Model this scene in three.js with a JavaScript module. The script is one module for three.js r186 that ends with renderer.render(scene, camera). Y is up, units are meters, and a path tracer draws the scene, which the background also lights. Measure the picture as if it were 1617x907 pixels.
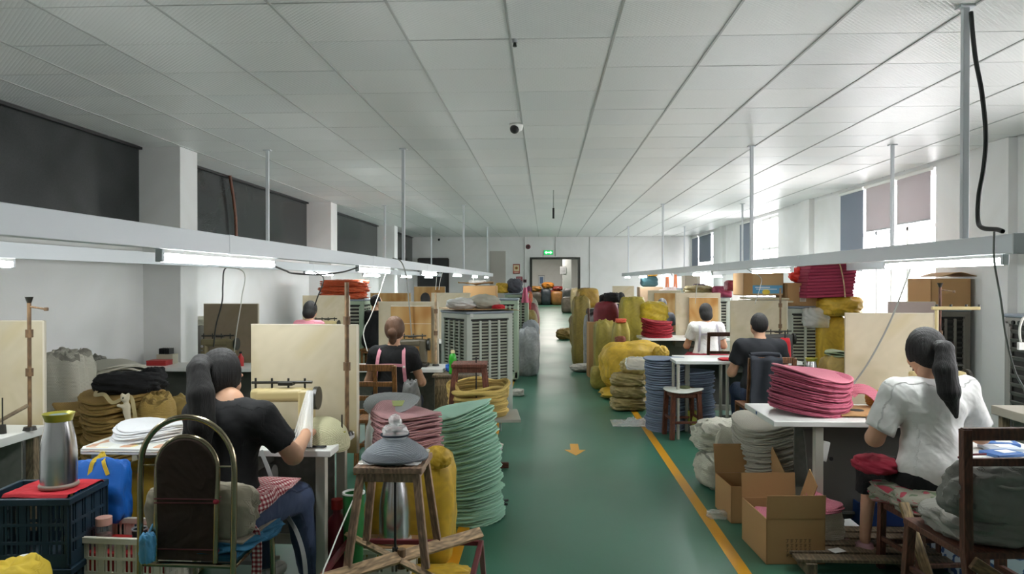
import * as THREE from 'three';
import { RoundedBoxGeometry } from 'three/addons/geometries/RoundedBoxGeometry.js';
import { mergeGeometries, mergeVertices } from 'three/addons/utils/BufferGeometryUtils.js';
import { RectAreaLightUniformsLib } from 'three/addons/lights/RectAreaLightUniformsLib.js';
import { FontLoader } from 'three/addons/loaders/FontLoader.js';

// ---------- camera, sky, exposure ----------
const scene = new THREE.Scene();
const FOCAL = 1160, IMG_W = 1617, IMG_H = 907, EYE = 1.6;
const camera = new THREE.PerspectiveCamera(2 * Math.atan(IMG_H / 2 / FOCAL) * 180 / Math.PI, IMG_W / IMG_H, 0.05, 200);
camera.position.set(0, EYE, 0);
camera.rotation.order = 'YXZ';
camera.rotation.set(-0.47 * Math.PI / 180, 2.59 * Math.PI / 180, 0);
scene.add(camera); camera.updateMatrixWorld(true);
RectAreaLightUniformsLib.init();
const renderer = new THREE.WebGLRenderer({ antialias: true });
renderer.toneMapping = THREE.LinearToneMapping;
renderer.toneMappingExposure = 1.32;
renderer.shadowMap.enabled = true;
scene.background = new THREE.Color(1.0, 0.98, 1.0).multiplyScalar(8.5);     // overcast daylight outside the windows
const TUBE_GLOW = 44, TUBE_LIGHT = 21, TUBE_COLOR = new THREE.Color(0.95, 1.0, 1.0);

// ---------- helpers ----------
let seed = 7;
const rnd = () => { seed |= 0; seed = seed + 0x6D2B79F5 | 0; let t = Math.imul(seed ^ seed >>> 15, 1 | seed); t = t + Math.imul(t ^ t >>> 7, 61 | t) ^ t; return ((t ^ t >>> 14) >>> 0) / 4294967296; };
const rr = (a, b) => a + (b - a) * rnd();
const V = (x, y, z) => new THREE.Vector3(x, y, z);
const D2R = Math.PI / 180;
// the place of a photographed point at a known depth (P) or at a known height (F)
function sight(px, py) { return V((px - IMG_W / 2) / FOCAL, (IMG_H / 2 - py) / FOCAL, -1).applyQuaternion(camera.quaternion); }
const P = (px, py, Z) => { const r = sight(px, py); return r.multiplyScalar(-Z / r.z).add(camera.position); };
const F = (px, py, h = 0) => { const r = sight(px, py); return r.multiplyScalar((h - EYE) / r.y).add(camera.position); };
// value noise
function hash3(x, y, z) { let h = Math.imul(x, 374761393) + Math.imul(y, 668265263) + Math.imul(z, 2147483647 - 1274126177); h = Math.imul(h ^ h >>> 13, 1274126177); return ((h ^ h >>> 16) >>> 0) / 4294967296; }
function noise(x, y, z = 0) {
  const xi = Math.floor(x), yi = Math.floor(y), zi = Math.floor(z), s = (t) => t * t * (3 - 2 * t), fx = s(x - xi), fy = s(y - yi), fz = s(z - zi), L = (a, b, t) => a + (b - a) * t;
  const c = (i, j, k) => hash3(xi + i, yi + j, zi + k);
  return L(L(L(c(0, 0, 0), c(1, 0, 0), fx), L(c(0, 1, 0), c(1, 1, 0), fx), fy), L(L(c(0, 0, 1), c(1, 0, 1), fx), L(c(0, 1, 1), c(1, 1, 1), fx), fy), fz) * 2 - 1;
}
const fbm = (x, y, z = 0, o = 4) => { let s = 0, a = 0.5; for (let i = 0; i < o; i++, x *= 2.03, y *= 2.03, z *= 2.03, a *= 0.5) s += a * noise(x, y, z); return s; };
// tiling noise for textures
const tnoise = (u, v, f, s = 0) => { const q = (x) => x * Math.PI * 2, k = f / (Math.PI * 2); return noise(Math.cos(q(u)) * k + s, Math.sin(q(u)) * k + Math.cos(q(v)) * k + s * 1.7, Math.sin(q(v)) * k + 3.1 * s); };
function tex(w, h, fn, metres, srgb = true) {
  const d = new Uint8Array(w * h * 4);
  for (let y = 0; y < h; y++) for (let x = 0; x < w; x++) {
    const c = fn(x / w, y / h), o = (y * w + x) * 4;
    if (typeof c === 'number') d[o] = d[o + 1] = d[o + 2] = Math.max(0, Math.min(255, c * 255));
    else for (let i = 0; i < 3; i++) d[o + i] = Math.max(0, Math.min(255, c[i] * 255));
    d[o + 3] = 255;
  }
  const t = new THREE.DataTexture(d, w, h, THREE.RGBAFormat);
  t.wrapS = t.wrapT = THREE.RepeatWrapping; t.magFilter = THREE.LinearFilter; t.minFilter = THREE.LinearMipmapLinearFilter; t.generateMipmaps = true;
  if (srgb) t.colorSpace = THREE.SRGBColorSpace;
  if (metres) t.repeat.set(...(Array.isArray(metres) ? metres : [metres, metres]).map((k) => 1 / k));
  t.needsUpdate = true; return t;
}
const bump = (w, h, fn, metres) => tex(w, h, fn, metres, false);
function canvasTex(w, h, draw) {
  const c = document.createElement('canvas'); c.width = w; c.height = h; draw(c.getContext('2d'), w, h);
  const t = new THREE.CanvasTexture(c); t.colorSpace = THREE.SRGBColorSpace; return t;
}
const ORDW = ['topmost', 'second', 'third', 'fourth', 'fifth', 'sixth', 'seventh', 'eighth', 'ninth', 'tenth', 'eleventh', 'twelfth', 'thirteenth', 'fourteenth', 'fifteenth', 'sixteenth', 'seventeenth', 'eighteenth', 'nineteenth'], TENS = ['', '', 'twenty', 'thirty', 'forty', 'fifty'];
const ordinal = (k) => k < 19 ? ORDW[k] : (k + 1) % 10 ? TENS[Math.floor((k + 1) / 10)] + '-' + ['', 'first', 'second', 'third', 'fourth', 'fifth', 'sixth', 'seventh', 'eighth', 'ninth'][(k + 1) % 10] : TENS[(k + 1) / 10].replace(/y$/, 'ieth');
// names
const used = new Map();
const numbered = (n) => { const k = used.get(n) ?? 0; used.set(n, k + 1); return k ? n + '_' + String(k).padStart(3, '0') : n; };
function tag(o, label, category, group, kind) { if (label) o.userData.label = label; if (category) o.userData.category = category; if (group) o.userData.group = group; if (kind) o.userData.kind = kind; return o; }
function shadows(m) { m.castShadow = m.receiveShadow = true; return m; }
function thing(name, label, category, pos = [0, 0, 0], turn = 0, group) {
  const o = new THREE.Group(); o.name = numbered(name); scene.add(o);
  if (pos.isVector3) o.position.copy(pos); else o.position.set(...pos);
  o.rotation.y = turn; return tag(o, label, category, group);
}
function mesh(name, geo, mat, parent) { const m = shadows(new THREE.Mesh(geo, mat)); m.name = parent ? name : numbered(name); (parent ?? scene).add(m); return m; }
const struct = (name, geo, mat, parent) => { const m = mesh(name, geo, mat, parent); m.name = name; if (!parent) m.userData.kind = 'structure'; return m; };
function dup(root, pos, turn, label, group) {
  const r = root.clone(); r.name = numbered(root.name.replace(/_\d{3}$/, '')); r.userData = { ...root.userData }; scene.add(r);
  if (pos) { if (pos.isVector3) r.position.copy(pos); else r.position.set(...pos); }
  if (turn !== undefined) r.rotation.y = turn;
  if (label) r.userData.label = label; if (group) r.userData.group = group; return r;
}
// geometry
function uvBox(g) {
  const p = g.attributes.position, n = g.attributes.normal, uv = new Float32Array(p.count * 2);
  for (let i = 0; i < p.count; i++) {
    const ax = Math.abs(n.getX(i)), ay = Math.abs(n.getY(i)), az = Math.abs(n.getZ(i));
    if (ay >= ax && ay >= az) { uv[2 * i] = p.getX(i); uv[2 * i + 1] = p.getZ(i); } else if (ax >= az) { uv[2 * i] = p.getZ(i); uv[2 * i + 1] = p.getY(i); } else { uv[2 * i] = p.getX(i); uv[2 * i + 1] = p.getY(i); }
  }
  g.setAttribute('uv', new THREE.BufferAttribute(uv, 2)); return g;
}
const _m = new THREE.Matrix4(), _q = new THREE.Quaternion(), _e = new THREE.Euler();
class MB {                                             // collects pieces of one part
  constructor() { this.l = []; }
  add(g, pos = [0, 0, 0], rot = [0, 0, 0], keepUV) {
    if (g.index) g = g.toNonIndexed();
    for (const k of Object.keys(g.attributes)) if (!['position', 'normal', 'uv'].includes(k)) g.deleteAttribute(k);
    if (!g.attributes.normal) g.computeVertexNormals();
    if (!keepUV) uvBox(g);
    g.applyMatrix4(_m.compose(V(...pos), _q.setFromEuler(_e.set(...rot)), V(1, 1, 1))); this.l.push(g); return this;
  }
  box(w, h, d, pos, rot, r = 0.004) { const q = Math.min(r, w / 2.2, h / 2.2, d / 2.2); return this.add(q < 0.0008 ? new THREE.BoxGeometry(w, h, d) : new RoundedBoxGeometry(w, h, d, 1, q), pos, rot); }
  cyl(r0, r1, h, pos, rot, n = 20) { return this.add(new THREE.CylinderGeometry(r0, r1, h, n), pos, rot); }
  bar(a, b, w, d = w, r = 0.003) { a = V(...a); b = V(...b); const L = a.distanceTo(b), g = new RoundedBoxGeometry(w, L, d, 1, Math.min(r, w / 2.2, d / 2.2)); uvBox(g); g.applyQuaternion(_q.setFromUnitVectors(V(0, 1, 0), b.clone().sub(a).normalize())); g.translate(...a.add(b).multiplyScalar(0.5).toArray()); return this.add(g, undefined, undefined, true); }
  rod(a, b, r, n = 10) { a = V(...a); b = V(...b); const L = a.distanceTo(b), g = new THREE.CylinderGeometry(r, r, L, n); g.applyQuaternion(_q.setFromUnitVectors(V(0, 1, 0), b.clone().sub(a).normalize())); g.translate(...a.add(b).multiplyScalar(0.5).toArray()); return this.add(g); }
  tube(pts, r, n = 8, seg) { return this.add(new THREE.TubeGeometry(new THREE.CatmullRomCurve3(pts.map((p) => p.isVector3 ? p : V(...p))), seg ?? pts.length * 8, r, n)); }
  lathe(pts, pos, n = 32) { return this.add(new THREE.LatheGeometry(pts.map((p) => new THREE.Vector2(...p)), n), pos); }
  geo() { return mergeGeometries(this.l); }
  build(name, mat, parent) { return mesh(name, this.geo(), mat, parent); }
}
const tubeGeo = (pts, r, n = 8, seg) => new MB().tube(pts, r, n, seg).geo();
// a soft closed lump: rounded box of size w h d, its bottom at y = 0, wrinkled
function lump(w, h, d, o = {}) {
  const { e = 0.45, wr = 0.03, f = 5, s = 1, seg = 40, flat = 0.5, top = 1, sag = 0 } = o;
  const g = mergeVertices(new THREE.SphereGeometry(1, seg, Math.round(seg * 0.7))); const p = g.attributes.position, S = (v, k) => Math.sign(v) * Math.pow(Math.abs(v), k);
  const m = Math.min(w, h, d), amp = Math.min(0.13, wr / m * 0.5);
  for (let i = 0; i < p.count; i++) {
    let x = p.getX(i), y = p.getY(i), z = p.getZ(i); const l = Math.max(Math.abs(x), Math.abs(y), Math.abs(z)), k = 1 / Math.pow(Math.pow(Math.abs(x), 2 / e) + Math.pow(Math.abs(y), 2 / e) + Math.pow(Math.abs(z), 2 / e), e / 2);
    x *= k; y *= k; z *= k;
    const n = 1 + (fbm(x * f * 0.5 + s, y * f * 0.5, z * f * 0.5 - s, 4) * 2 + 0.6 * (0.5 - Math.abs(noise(x * f + s * 3, y * f * 0.6, z * f)))) * amp;
    const t = y > 0 ? 1 - (1 - top) * y : 1 - (1 - flat) * 0 * y;
    x *= n * t; z *= n * t; y = y * n - sag * (x * x + z * z);
    y = Math.max(y, -0.97);
    p.setXYZ(i, x * w / 2, (y + 0.97) / 1.97 * h, z * d / 2);
  }
  g.computeVertexNormals(); return uvBox(g);
}
// a thin flexible round mat; warp: [amount, lobes, phase, droop]; its middle lies at y = 0
function matGeo(r, t, warp, s = 0, sx = 1) {
  const [amt, lob, ph, droop] = warp, A = 90, R = 6, pos = [], uv = [], idx = [];
  const yy = (a, q) => amt * Math.sin(lob * a + ph) * q * q + droop * q * q + 0.25 * amt * noise(Math.cos(a) * 2 * q + s, Math.sin(a) * 2 * q, s);
  const ring = (q, side, edge) => { for (let j = 0; j <= A; j++) { const a = j / A * Math.PI * 2, rad = r * q * (1 + 0.025 * noise(Math.cos(a) * 3 + s, Math.sin(a) * 3) + (q > 0.9 ? 0.011 * Math.sin(a * 30) : 0)); pos.push(rad * Math.cos(a) * sx, yy(a, q) + side * t / 2, rad * Math.sin(a)); uv.push(a * r, q * r + (edge ? 0.004 : 0)); } };
  for (let i = 0; i <= R; i++) ring(0.001 + 0.975 * i / R, 1);
  ring(1, 0.45, 1); ring(1, -0.45, 1);
  for (let i = R; i >= 0; i--) ring(0.001 + 0.975 * i / R, -1);
  const n = 2 * R + 4;
  for (let i = 0; i < n - 1; i++) for (let j = 0; j < A; j++) { const a = i * (A + 1) + j, b = a + A + 1; idx.push(a, a + 1, b, b, a + 1, b + 1); }
  const g = new THREE.BufferGeometry(); g.setAttribute('position', new THREE.Float32BufferAttribute(pos, 3)); g.setAttribute('uv', new THREE.Float32BufferAttribute(uv, 2)); g.setIndex(idx); g.computeVertexNormals(); return g;
}
// an irregular sheet of cloth or plastic over a footprint
function sheet(w, d, fn, t = 0.004, n = 24) {
  const pos = [], idx = [];
  for (const side of [1, -1]) for (let j = 0; j <= n; j++) for (let i = 0; i <= n; i++) { const u = i / n - 0.5, v = j / n - 0.5, q = fn(u, v); pos.push(u * w + (q[1] ?? 0), q[0] + side * t / 2, v * d + (q[2] ?? 0)); }
  const N = (n + 1) * (n + 1), at = (i, j) => j * (n + 1) + i;
  for (let j = 0; j < n; j++) for (let i = 0; i < n; i++) { const a = at(i, j), b = at(i + 1, j), c = at(i, j + 1), e = at(i + 1, j + 1); idx.push(a, c, b, b, c, e, N + a, N + b, N + c, N + b, N + e, N + c); }
  for (let i = 0; i < n; i++) { const E = (a, b) => idx.push(a, b, N + a, b, N + b, N + a); E(at(i, 0), at(i + 1, 0)); E(at(i + 1, n), at(i, n)); E(at(0, i + 1), at(0, i)); E(at(n, i), at(n, i + 1)); }
  const g = new THREE.BufferGeometry(); g.setAttribute('position', new THREE.Float32BufferAttribute(pos, 3)); g.setIndex(idx); g.computeVertexNormals(); return uvBox(g);
}

// ---------- materials ----------
const std = (color, roughness = 0.7, o = {}) => new THREE.MeshStandardMaterial({ color, roughness, ...o });
const phy = (o) => new THREE.MeshPhysicalMaterial(o);
const B = {
  weave: bump(128, 128, (u, v) => { const x = u * 16, y = v * 16, o = (Math.floor(x) + Math.floor(y)) % 2; return 0.5 + 0.35 * (o ? Math.sin((x % 1) * Math.PI) : Math.sin((y % 1) * Math.PI)) - 0.2; }, 0.08),
  braid: bump(256, 128, (u, v) => { const k = v * 8, row = Math.floor(k), a = u * 24 + (row % 2) * 0.5, f = k % 1; return 0.15 + 0.8 * Math.sin(f * Math.PI) * (0.45 + 0.55 * Math.abs(Math.sin(Math.PI * (a + (f - 0.5) * 0.9)))); }, [0.24, 0.08]),
  fine: bump(256, 256, (u, v) => 0.5 + 0.5 * hash3(Math.floor(u * 256), Math.floor(v * 256), 3) - 0.25, 0.25),
  wrinkle: bump(256, 256, (u, v) => 0.5 + 0.5 * (0.5 - Math.abs(tnoise(u, v, 9, 4))) + 0.2 * tnoise(u, v, 24, 7) + 0.03 * hash3(Math.floor(u * 256), Math.floor(v * 256), 3), 0.45),
  strand: bump(256, 64, (u, v) => 0.5 + 0.3 * Math.sin(u * 190 + 5 * tnoise(u, v, 3, 2)) * Math.sin(u * 77 + 3 * v) + 0.2 * (hash3(Math.floor(u * 128), 0, 2) - 0.5), [0.12, 0.6]),
  soft: bump(256, 256, (u, v) => 0.5 + 0.35 * tnoise(u, v, 12) + 0.25 * tnoise(u, v, 30, 5), 0.5),
  lozenge: bump(256, 256, (u, v) => { const a = (u * 10 + v * 10), b = (u * 10 - v * 10), w = (x) => Math.pow(Math.abs(Math.sin(Math.PI * x)), 0.6); return 0.1 + 0.85 * w(a) * w(b); }, 0.3),
};
const T = {
  board: tex(512, 512, (u, v) => { const s = Math.max(0, tnoise(u, v, 4, 2) * 0.6 + tnoise(u, v, 9, 6) * 0.4 - 0.05), g = 0.015 * tnoise(u, v, 40, 1), st = Math.max(0, tnoise(u, v, 14, 8)) * 0.05; return [0.80 + g - s * 0.10 - st, 0.76 + g - s * 0.15 - st, 0.665 + g - s * 0.30 - st * 1.3]; }, 1.3),
  boardwood: tex(512, 512, (u, v) => { const n = 0.5 + 0.5 * Math.sin(u * 40 + 3 * tnoise(u, v, 3, 4) + 1.5 * tnoise(u, v, 8)), s = Math.max(0, tnoise(u, v, 5, 9)); return [0.74 - 0.05 * n - 0.12 * s, 0.61 - 0.07 * n - 0.18 * s, 0.40 - 0.08 * n - 0.22 * s]; }, 0.9),
  wood: tex(256, 512, (u, v) => { const n = 0.5 + 0.5 * Math.sin(u * 60 + 5 * tnoise(u, v, 4, 1) + 3 * tnoise(u, v, 16, 2)), g = 0.15 * tnoise(u, v, 30, 5); return 0.72 + 0.2 * n + g; }, [0.25, 0.6]),
  wall: tex(512, 512, (u, v) => { const s = 0.012 * tnoise(u, v, 6, 2) + 0.01 * tnoise(u, v, 20, 3) - 0.02 * Math.max(0, tnoise(u, v, 3, 7)); return [0.90 + s, 0.90 + s, 0.895 + s * 1.2]; }, 3),
  floor: tex(1024, 1024, (u, v) => { const s = 0.05 * tnoise(u, v, 8, 2) * 0.3 + 0.004 * tnoise(u, v, 30, 3) + 0.012 * (hash3(Math.floor(u * 1024), Math.floor(v * 1024), 5) - 0.5), d = Math.max(0, tnoise(u, v, 5, 9)) * 0.02; return [0.235 + s + d, 0.44 + s + d * 0.6, 0.36 + s + d * 0.8]; }, 4),
  floorRough: bump(512, 512, (u, v) => 0.36 + 0.03 * tnoise(u, v, 10, 4), 4),
  glassgrain: tex(256, 256, (u, v) => { const s = 0.03 * (hash3(Math.floor(u * 256), Math.floor(v * 256), 9) - 0.5) + 0.02 * tnoise(u, v, 6); return [0.20 + s, 0.21 + s, 0.21 + s]; }, 1.2),
  floral: tex(256, 256, (u, v) => { const a = tnoise(u, v, 12, 3), b = tnoise(u, v, 12, 11); return a > 0.32 ? [0.72, 0.25, 0.33] : b > 0.36 ? [0.45, 0.52, 0.4] : [0.66, 0.65, 0.60]; }, 0.4),
  gingham: tex(64, 64, (u, v) => { const a = (u * 4 % 1 < 0.5) + (v * 4 % 1 < 0.5); return [[0.9, 0.86, 0.84], [0.72, 0.42, 0.44], [0.5, 0.13, 0.18]][a]; }, 0.08),
  sackcol: tex(256, 256, (u, v) => { const s = 0.10 * tnoise(u, v, 5, 2) + 0.06 * tnoise(u, v, 22, 3); return 0.86 + s; }, 0.5),
};
const wood = (c, r = 0.55) => std(c, r, { map: T.wood, bumpMap: T.wood, bumpScale: 0.0006 });
const sackMat = (c, r = 0.5) => std(c, r, { map: T.sackcol, bumpMap: B.weave, bumpScale: 0.0012 });
const matMat = (c) => std(c, 0.8, { bumpMap: B.braid, bumpScale: 0.004 });
const cloth = (c, r = 0.9) => std(c, r, { bumpMap: B.wrinkle, bumpScale: 0.006 });
const M = {
  wall: std(0xffffff, 0.75, { map: T.wall }), white: std(0xe8e8e4, 0.5), tile: phy({ color: 0xe2e3e1, roughness: 0.34, bumpMap: B.lozenge, bumpScale: 0.002 }),
  runner: std(0xb4b6b4, 0.4, { metalness: 0.3 }), slab: std(0xaaaaaa, 0.9), floor: phy({ color: 0xffffff, map: T.floor, roughnessMap: T.floorRough, roughness: 1, clearcoat: 0 }),
  yellowPaint: std(0xd99a12, 0.4, { bumpMap: B.soft, bumpScale: 0.0005 }), darkglass: phy({ color: 0xffffff, map: T.glassgrain, roughness: 0.16, specularIntensity: 0.5 }), alu: std(0xb9bcbf, 0.38, { metalness: 0.75 }), galv: std(0xd6dade, 0.45, { metalness: 0.1 }),
  tray: std(0xe2e7ec, 0.42, { metalness: 0.05 }), darkframe: std(0x3c3a36, 0.6), black: std(0x141414, 0.5), cable: std(0x232524, 0.55), cord: std(0x8b8d88, 0.6), whitecord: std(0xd8d8d0, 0.6),
  board: std(0xf2f0ec, 0.6, { map: T.board }), boardwood: std(0xffffff, 0.55, { map: T.boardwood }), greyboard: std(0xa69d94, 0.6, { map: T.board }), edge: std(0xcfc6b4, 0.7),
  top: std(0xdfe0dc, 0.35), tableleg: std(0xb9b6aa, 0.5), panel: std(0x94928a, 0.6, { map: T.sackcol }), darkpanel: std(0x686762, 0.6), brownwood: wood(0x6b3f2a), orangewood: wood(0xa06a34), palewood: wood(0xd8b68c), darkwood: wood(0x6e4230), greywood: wood(0x8d7a60),
  machine: std(0xb9a878, 0.4), machineblack: std(0x26251f, 0.35), steel: std(0xd2d2d4, 0.27, { metalness: 1 }), chrome: std(0xa59a80, 0.22, { metalness: 1 }), brass: std(0xa7a03c, 0.35, { metalness: 0.4 }), rust: wood(0x8a6a48, 0.6),
  yellowsack: sackMat(0xe2b836), ochresack: sackMat(0xb4964a), greensack: sackMat(0xbaa94c), redsack: sackMat(0x8b2030), orangesack: sackMat(0xe0663a), greysack: sackMat(0x9a9a98), whitesack: sackMat(0xcfcabf), tanbale: sackMat(0xb9a468),
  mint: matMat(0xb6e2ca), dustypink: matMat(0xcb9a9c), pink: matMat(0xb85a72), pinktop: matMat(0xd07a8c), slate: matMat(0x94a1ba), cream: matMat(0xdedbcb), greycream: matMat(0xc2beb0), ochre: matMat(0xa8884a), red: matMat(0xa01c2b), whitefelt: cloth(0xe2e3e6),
  cardboard: std(0xb18a5c, 0.85, { bumpMap: B.soft, bumpScale: 0.0006 }), cardboardin: std(0x8a6a48, 0.9), cooler: std(0xb4bab0, 0.45), coolergreen: std(0xa4b6a0, 0.45), coolerdark: std(0x2a2926, 0.7), coolertop: std(0x8b94a0, 0.4), louvre: std(0xb2b2a4, 0.5), louvredark: std(0x5a5a55, 0.6),
  skin: std(0xc99a7c, 0.6, { vertexColors: true }), hair: std(0x0e0b0a, 0.72, { bumpMap: B.strand, bumpScale: 0.003 }), hairbrown: std(0x5a3c26, 0.6, { bumpMap: B.strand, bumpScale: 0.003 }), blackcloth: cloth(0x141416), whitecloth: cloth(0xe2e1de), pinkcloth: cloth(0xd88a98), navy: cloth(0x262c3a), jeans: cloth(0x3a4763), greycloth: cloth(0x8f8d84), pinkstrap: cloth(0xcf8b98), gingham: std(0xffffff, 0.9, { map: T.gingham }),
  cushion: cloth(0x9c9583), bluecushion: cloth(0x2a6a8c), floral: std(0xd0d0c8, 0.9, { map: T.floral }), upholstery: cloth(0x3a2a22), bluebag: std(0x1467c4, 0.5, { bumpMap: B.weave, bumpScale: 0.001 }), crateblue: std(0x1c3342, 0.5), cratewhite: std(0xd3cfbf, 0.5), redplastic: std(0xb02a2a, 0.5), redcloth: cloth(0xc52a35), yellowcloth: cloth(0xd4b63a),
  plastic: phy({ color: 0xffffff, roughness: 0.25, transmission: 0.75, thickness: 0 }), clear: phy({ color: 0xf4f8f8, roughness: 0.08, transmission: 0.95, thickness: 0 }), greenbottle: phy({ color: 0x3fc23a, roughness: 0.25, transmission: 0.3, thickness: 0 }), rope: matMat(0xeccb76),
  blindblue: std(0x7f8794, 0.85), blindpale: phy({ color: 0xb9b2b4, roughness: 0.9, transmission: 0.25, thickness: 0 }), tube: std(0xffffff, 0.3, { emissive: TUBE_COLOR, emissiveIntensity: TUBE_GLOW }), pane: phy({ color: 0xffffff, roughness: 0.02, transmission: 1, thickness: 0 }),
};
// ---------- the room ----------
const LEFT = -4.2, RIGHT = 4.58, FAR = -23.3, NEAR = 1.2, CEIL = 3.0, WT = 0.24;
const FAR2 = -52;                                       // end of the next hall seen through the door
struct('floor', new MB().box(RIGHT - LEFT + 2 * WT, 0.2, NEAR - FAR2 + 1, [(LEFT + RIGHT) / 2, -0.1, (NEAR + FAR2) / 2], [0, 0, 0], 0).geo(), M.floor);
for (const [x, n] of [[-0.525, 'left'], [1.09, 'right']]) tag(mesh('floor_marking', new MB().box(0.075, 0.002, 20.5, [x, 0.001, -12.2], [0, 0, 0], 0).geo(), M.yellowPaint), 'yellow painted line along the ' + n + ' side of the aisle', 'floor line').userData.kind = 'structure';
{ const s = new THREE.Shape([[-0.04, 0.16], [0.04, 0.16], [0.04, 0], [0.10, 0], [0, -0.14], [-0.10, 0], [-0.04, 0]].map((p) => new THREE.Vector2(...p)));
  const g = new THREE.ExtrudeGeometry(s, { depth: 0.002, bevelEnabled: false }); g.rotateX(-Math.PI / 2); const a = mesh('floor_arrow', uvBox(g), M.yellowPaint); const p = F(908, 711); a.position.set(p.x, 0, p.z); a.scale.set(1, 1, 1.6);
  tag(a, 'yellow arrow painted on the green aisle floor pointing nearer', 'floor arrow'); a.userData.kind = 'structure'; }
// ceiling: slab above, one mesh per tile, metal runners
const ceiling = struct('ceiling', new MB().box(RIGHT - LEFT + 2 * WT, 0.2, NEAR - FAR + 0.5, [(LEFT + RIGHT) / 2, CEIL + 0.14, (NEAR + FAR) / 2], [0, 0, 0], 0).geo(), M.slab);
const TW = 0.594, TX0 = -0.203, TZ0 = -3.66;
{
  const base = [0, 1, 2].map((k) => uvBox(new RoundedBoxGeometry(TW - 0.008, 0.014, TW - 0.008, 1, 0.003)));
  const tones = [0xe2e3e1, 0xdfe1e0, 0xe5e6e4].map((c) => { const m = M.tile.clone(); m.color.set(c); return m; });
  const list = [];
  for (let k = -2; k <= 33; k++) for (let i = -7; i <= 8; i++) {
    let x0 = TX0 + (i - 0) * TW, x1 = x0 + TW, z1 = TZ0 - k * TW, z0 = z1 - TW; x0 = Math.max(x0, LEFT); x1 = Math.min(x1, RIGHT); z0 = Math.max(z0, FAR);
    if (x1 - x0 < 0.06 || z1 - z0 < 0.06) continue;
    const full = x1 - x0 > TW - 0.01 && z1 - z0 > TW - 0.01, x = (x0 + x1) / 2, z = (z0 + z1) / 2, q = V(x, CEIL, z).project(camera);
    list.push({ x, z, w: x1 - x0, d: z1 - z0, full, see: Math.abs(q.x) < 1.12 && q.y < 1.15 });
  }
  const vis = list.filter((t) => t.see).sort((a, b) => b.z - a.z), near = new Set(vis.slice(0, 296)), rest = new MB();
  list.forEach((t, n) => {
    if (near.has(t)) { const m = mesh('ceiling_tile', t.full ? base[n % 3] : uvBox(new THREE.BoxGeometry(t.w - 0.008, 0.014, t.d - 0.008).toNonIndexed()), tones[(n * 7 + Math.floor(rnd() * 3)) % 3], ceiling); m.position.set(t.x, CEIL + 0.007 + rr(-0.0012, 0.0012), t.z); m.rotation.set(rr(-0.0012, 0.0012), 0, rr(-0.0012, 0.0012)); }
    else rest.add(new THREE.BoxGeometry(t.w - 0.008, 0.014, t.d - 0.008), [t.x, CEIL + 0.007, t.z]);
  });
  rest.build('ceiling_tile_field', M.tile, ceiling).userData.kind = 'stuff';
  for (let i = -6; i <= 8; i++) { const x = TX0 + i * TW; if (x > LEFT + 0.05 && x < RIGHT - 0.05) new MB().box(0.014, 0.012, NEAR - FAR, [x, CEIL + 0.001, (NEAR + FAR) / 2], [0, 0, 0], 0.001).build('runner', M.runner, ceiling); }
  const c = new MB(); for (let k = -6; k <= 33; k++) { const z = TZ0 - k * TW; if (z < NEAR) c.box(RIGHT - LEFT, 0.006, 0.008, [(LEFT + RIGHT) / 2, CEIL + 0.006, z], [0, 0, 0], 0); } c.build('cross_runner', M.runner, ceiling);
}
// left wall with columns and dark windows under the ceiling
const COLZ = [-7.5, -12.9, -18.4], SILL = 2.12;
{
  const w = new MB(); w.box(WT, SILL, NEAR - FAR, [LEFT - WT / 2, SILL / 2, (NEAR + FAR) / 2], [0, 0, 0], 0);
  w.box(WT, CEIL - SILL, 0.5, [LEFT - WT / 2, (CEIL + SILL) / 2, NEAR - 0.25], [0, 0, 0], 0);
  struct('wall_left', w.geo(), M.wall);
  COLZ.forEach((z, i) => struct(['column_1', 'column_2', 'column_3'][i], new MB().box(0.74, CEIL + 0.02, 0.38, [LEFT + 0.03, (CEIL + 0.02) / 2, z - 0.19], [0, 0, 0], 0.006).geo(), M.wall));
  const ends = [0.6, ...COLZ.flatMap((z) => [z + 0.0, z - 0.38]), FAR];
  for (let i = 0; i < 4; i++) {
    const z1 = ends[2 * i], z0 = ends[2 * i + 1]; const g = new THREE.Group(); g.name = 'window_' + (i + 1); g.userData.kind = 'structure'; scene.add(g);
    new MB().box(0.02, CEIL - SILL, z1 - z0, [LEFT - 0.05, (CEIL + SILL) / 2, (z0 + z1) / 2], [0, 0, 0], 0).build('pane', M.darkglass, g);
    new MB().box(0.06, 0.035, z1 - z0, [LEFT - 0.03, SILL + 0.017, (z0 + z1) / 2]).box(0.06, 0.03, z1 - z0, [LEFT - 0.03, CEIL - 0.015, (z0 + z1) / 2]).build('window_frame', M.black, g);
    new MB().box(WT, CEIL - SILL, z1 - z0, [LEFT - WT / 2 - 0.06, (CEIL + SILL) / 2, (z0 + z1) / 2], [0, 0, 0], 0).build('backing', M.black, g);
  }
  const a = P(363, 277, 9.0), b = P(373, 371, 9.0), k = (p, py) => V(LEFT + 0.02, CEIL, 0).setZ(p.z * (LEFT + 0.02) / p.x).setY(EYE + (p.y - EYE) * (LEFT + 0.02) / p.x);
  tag(mesh('tape_strip', new MB().tube([k(a), k(P(368, 310, 9)), k(P(372, 345, 9)), k(b), k(P(374, 400, 9))], 0.022, 6).geo(), wood(0x7d4a32)), 'brown peeling strip hanging down the dark window glass', 'strip');
}
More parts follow.
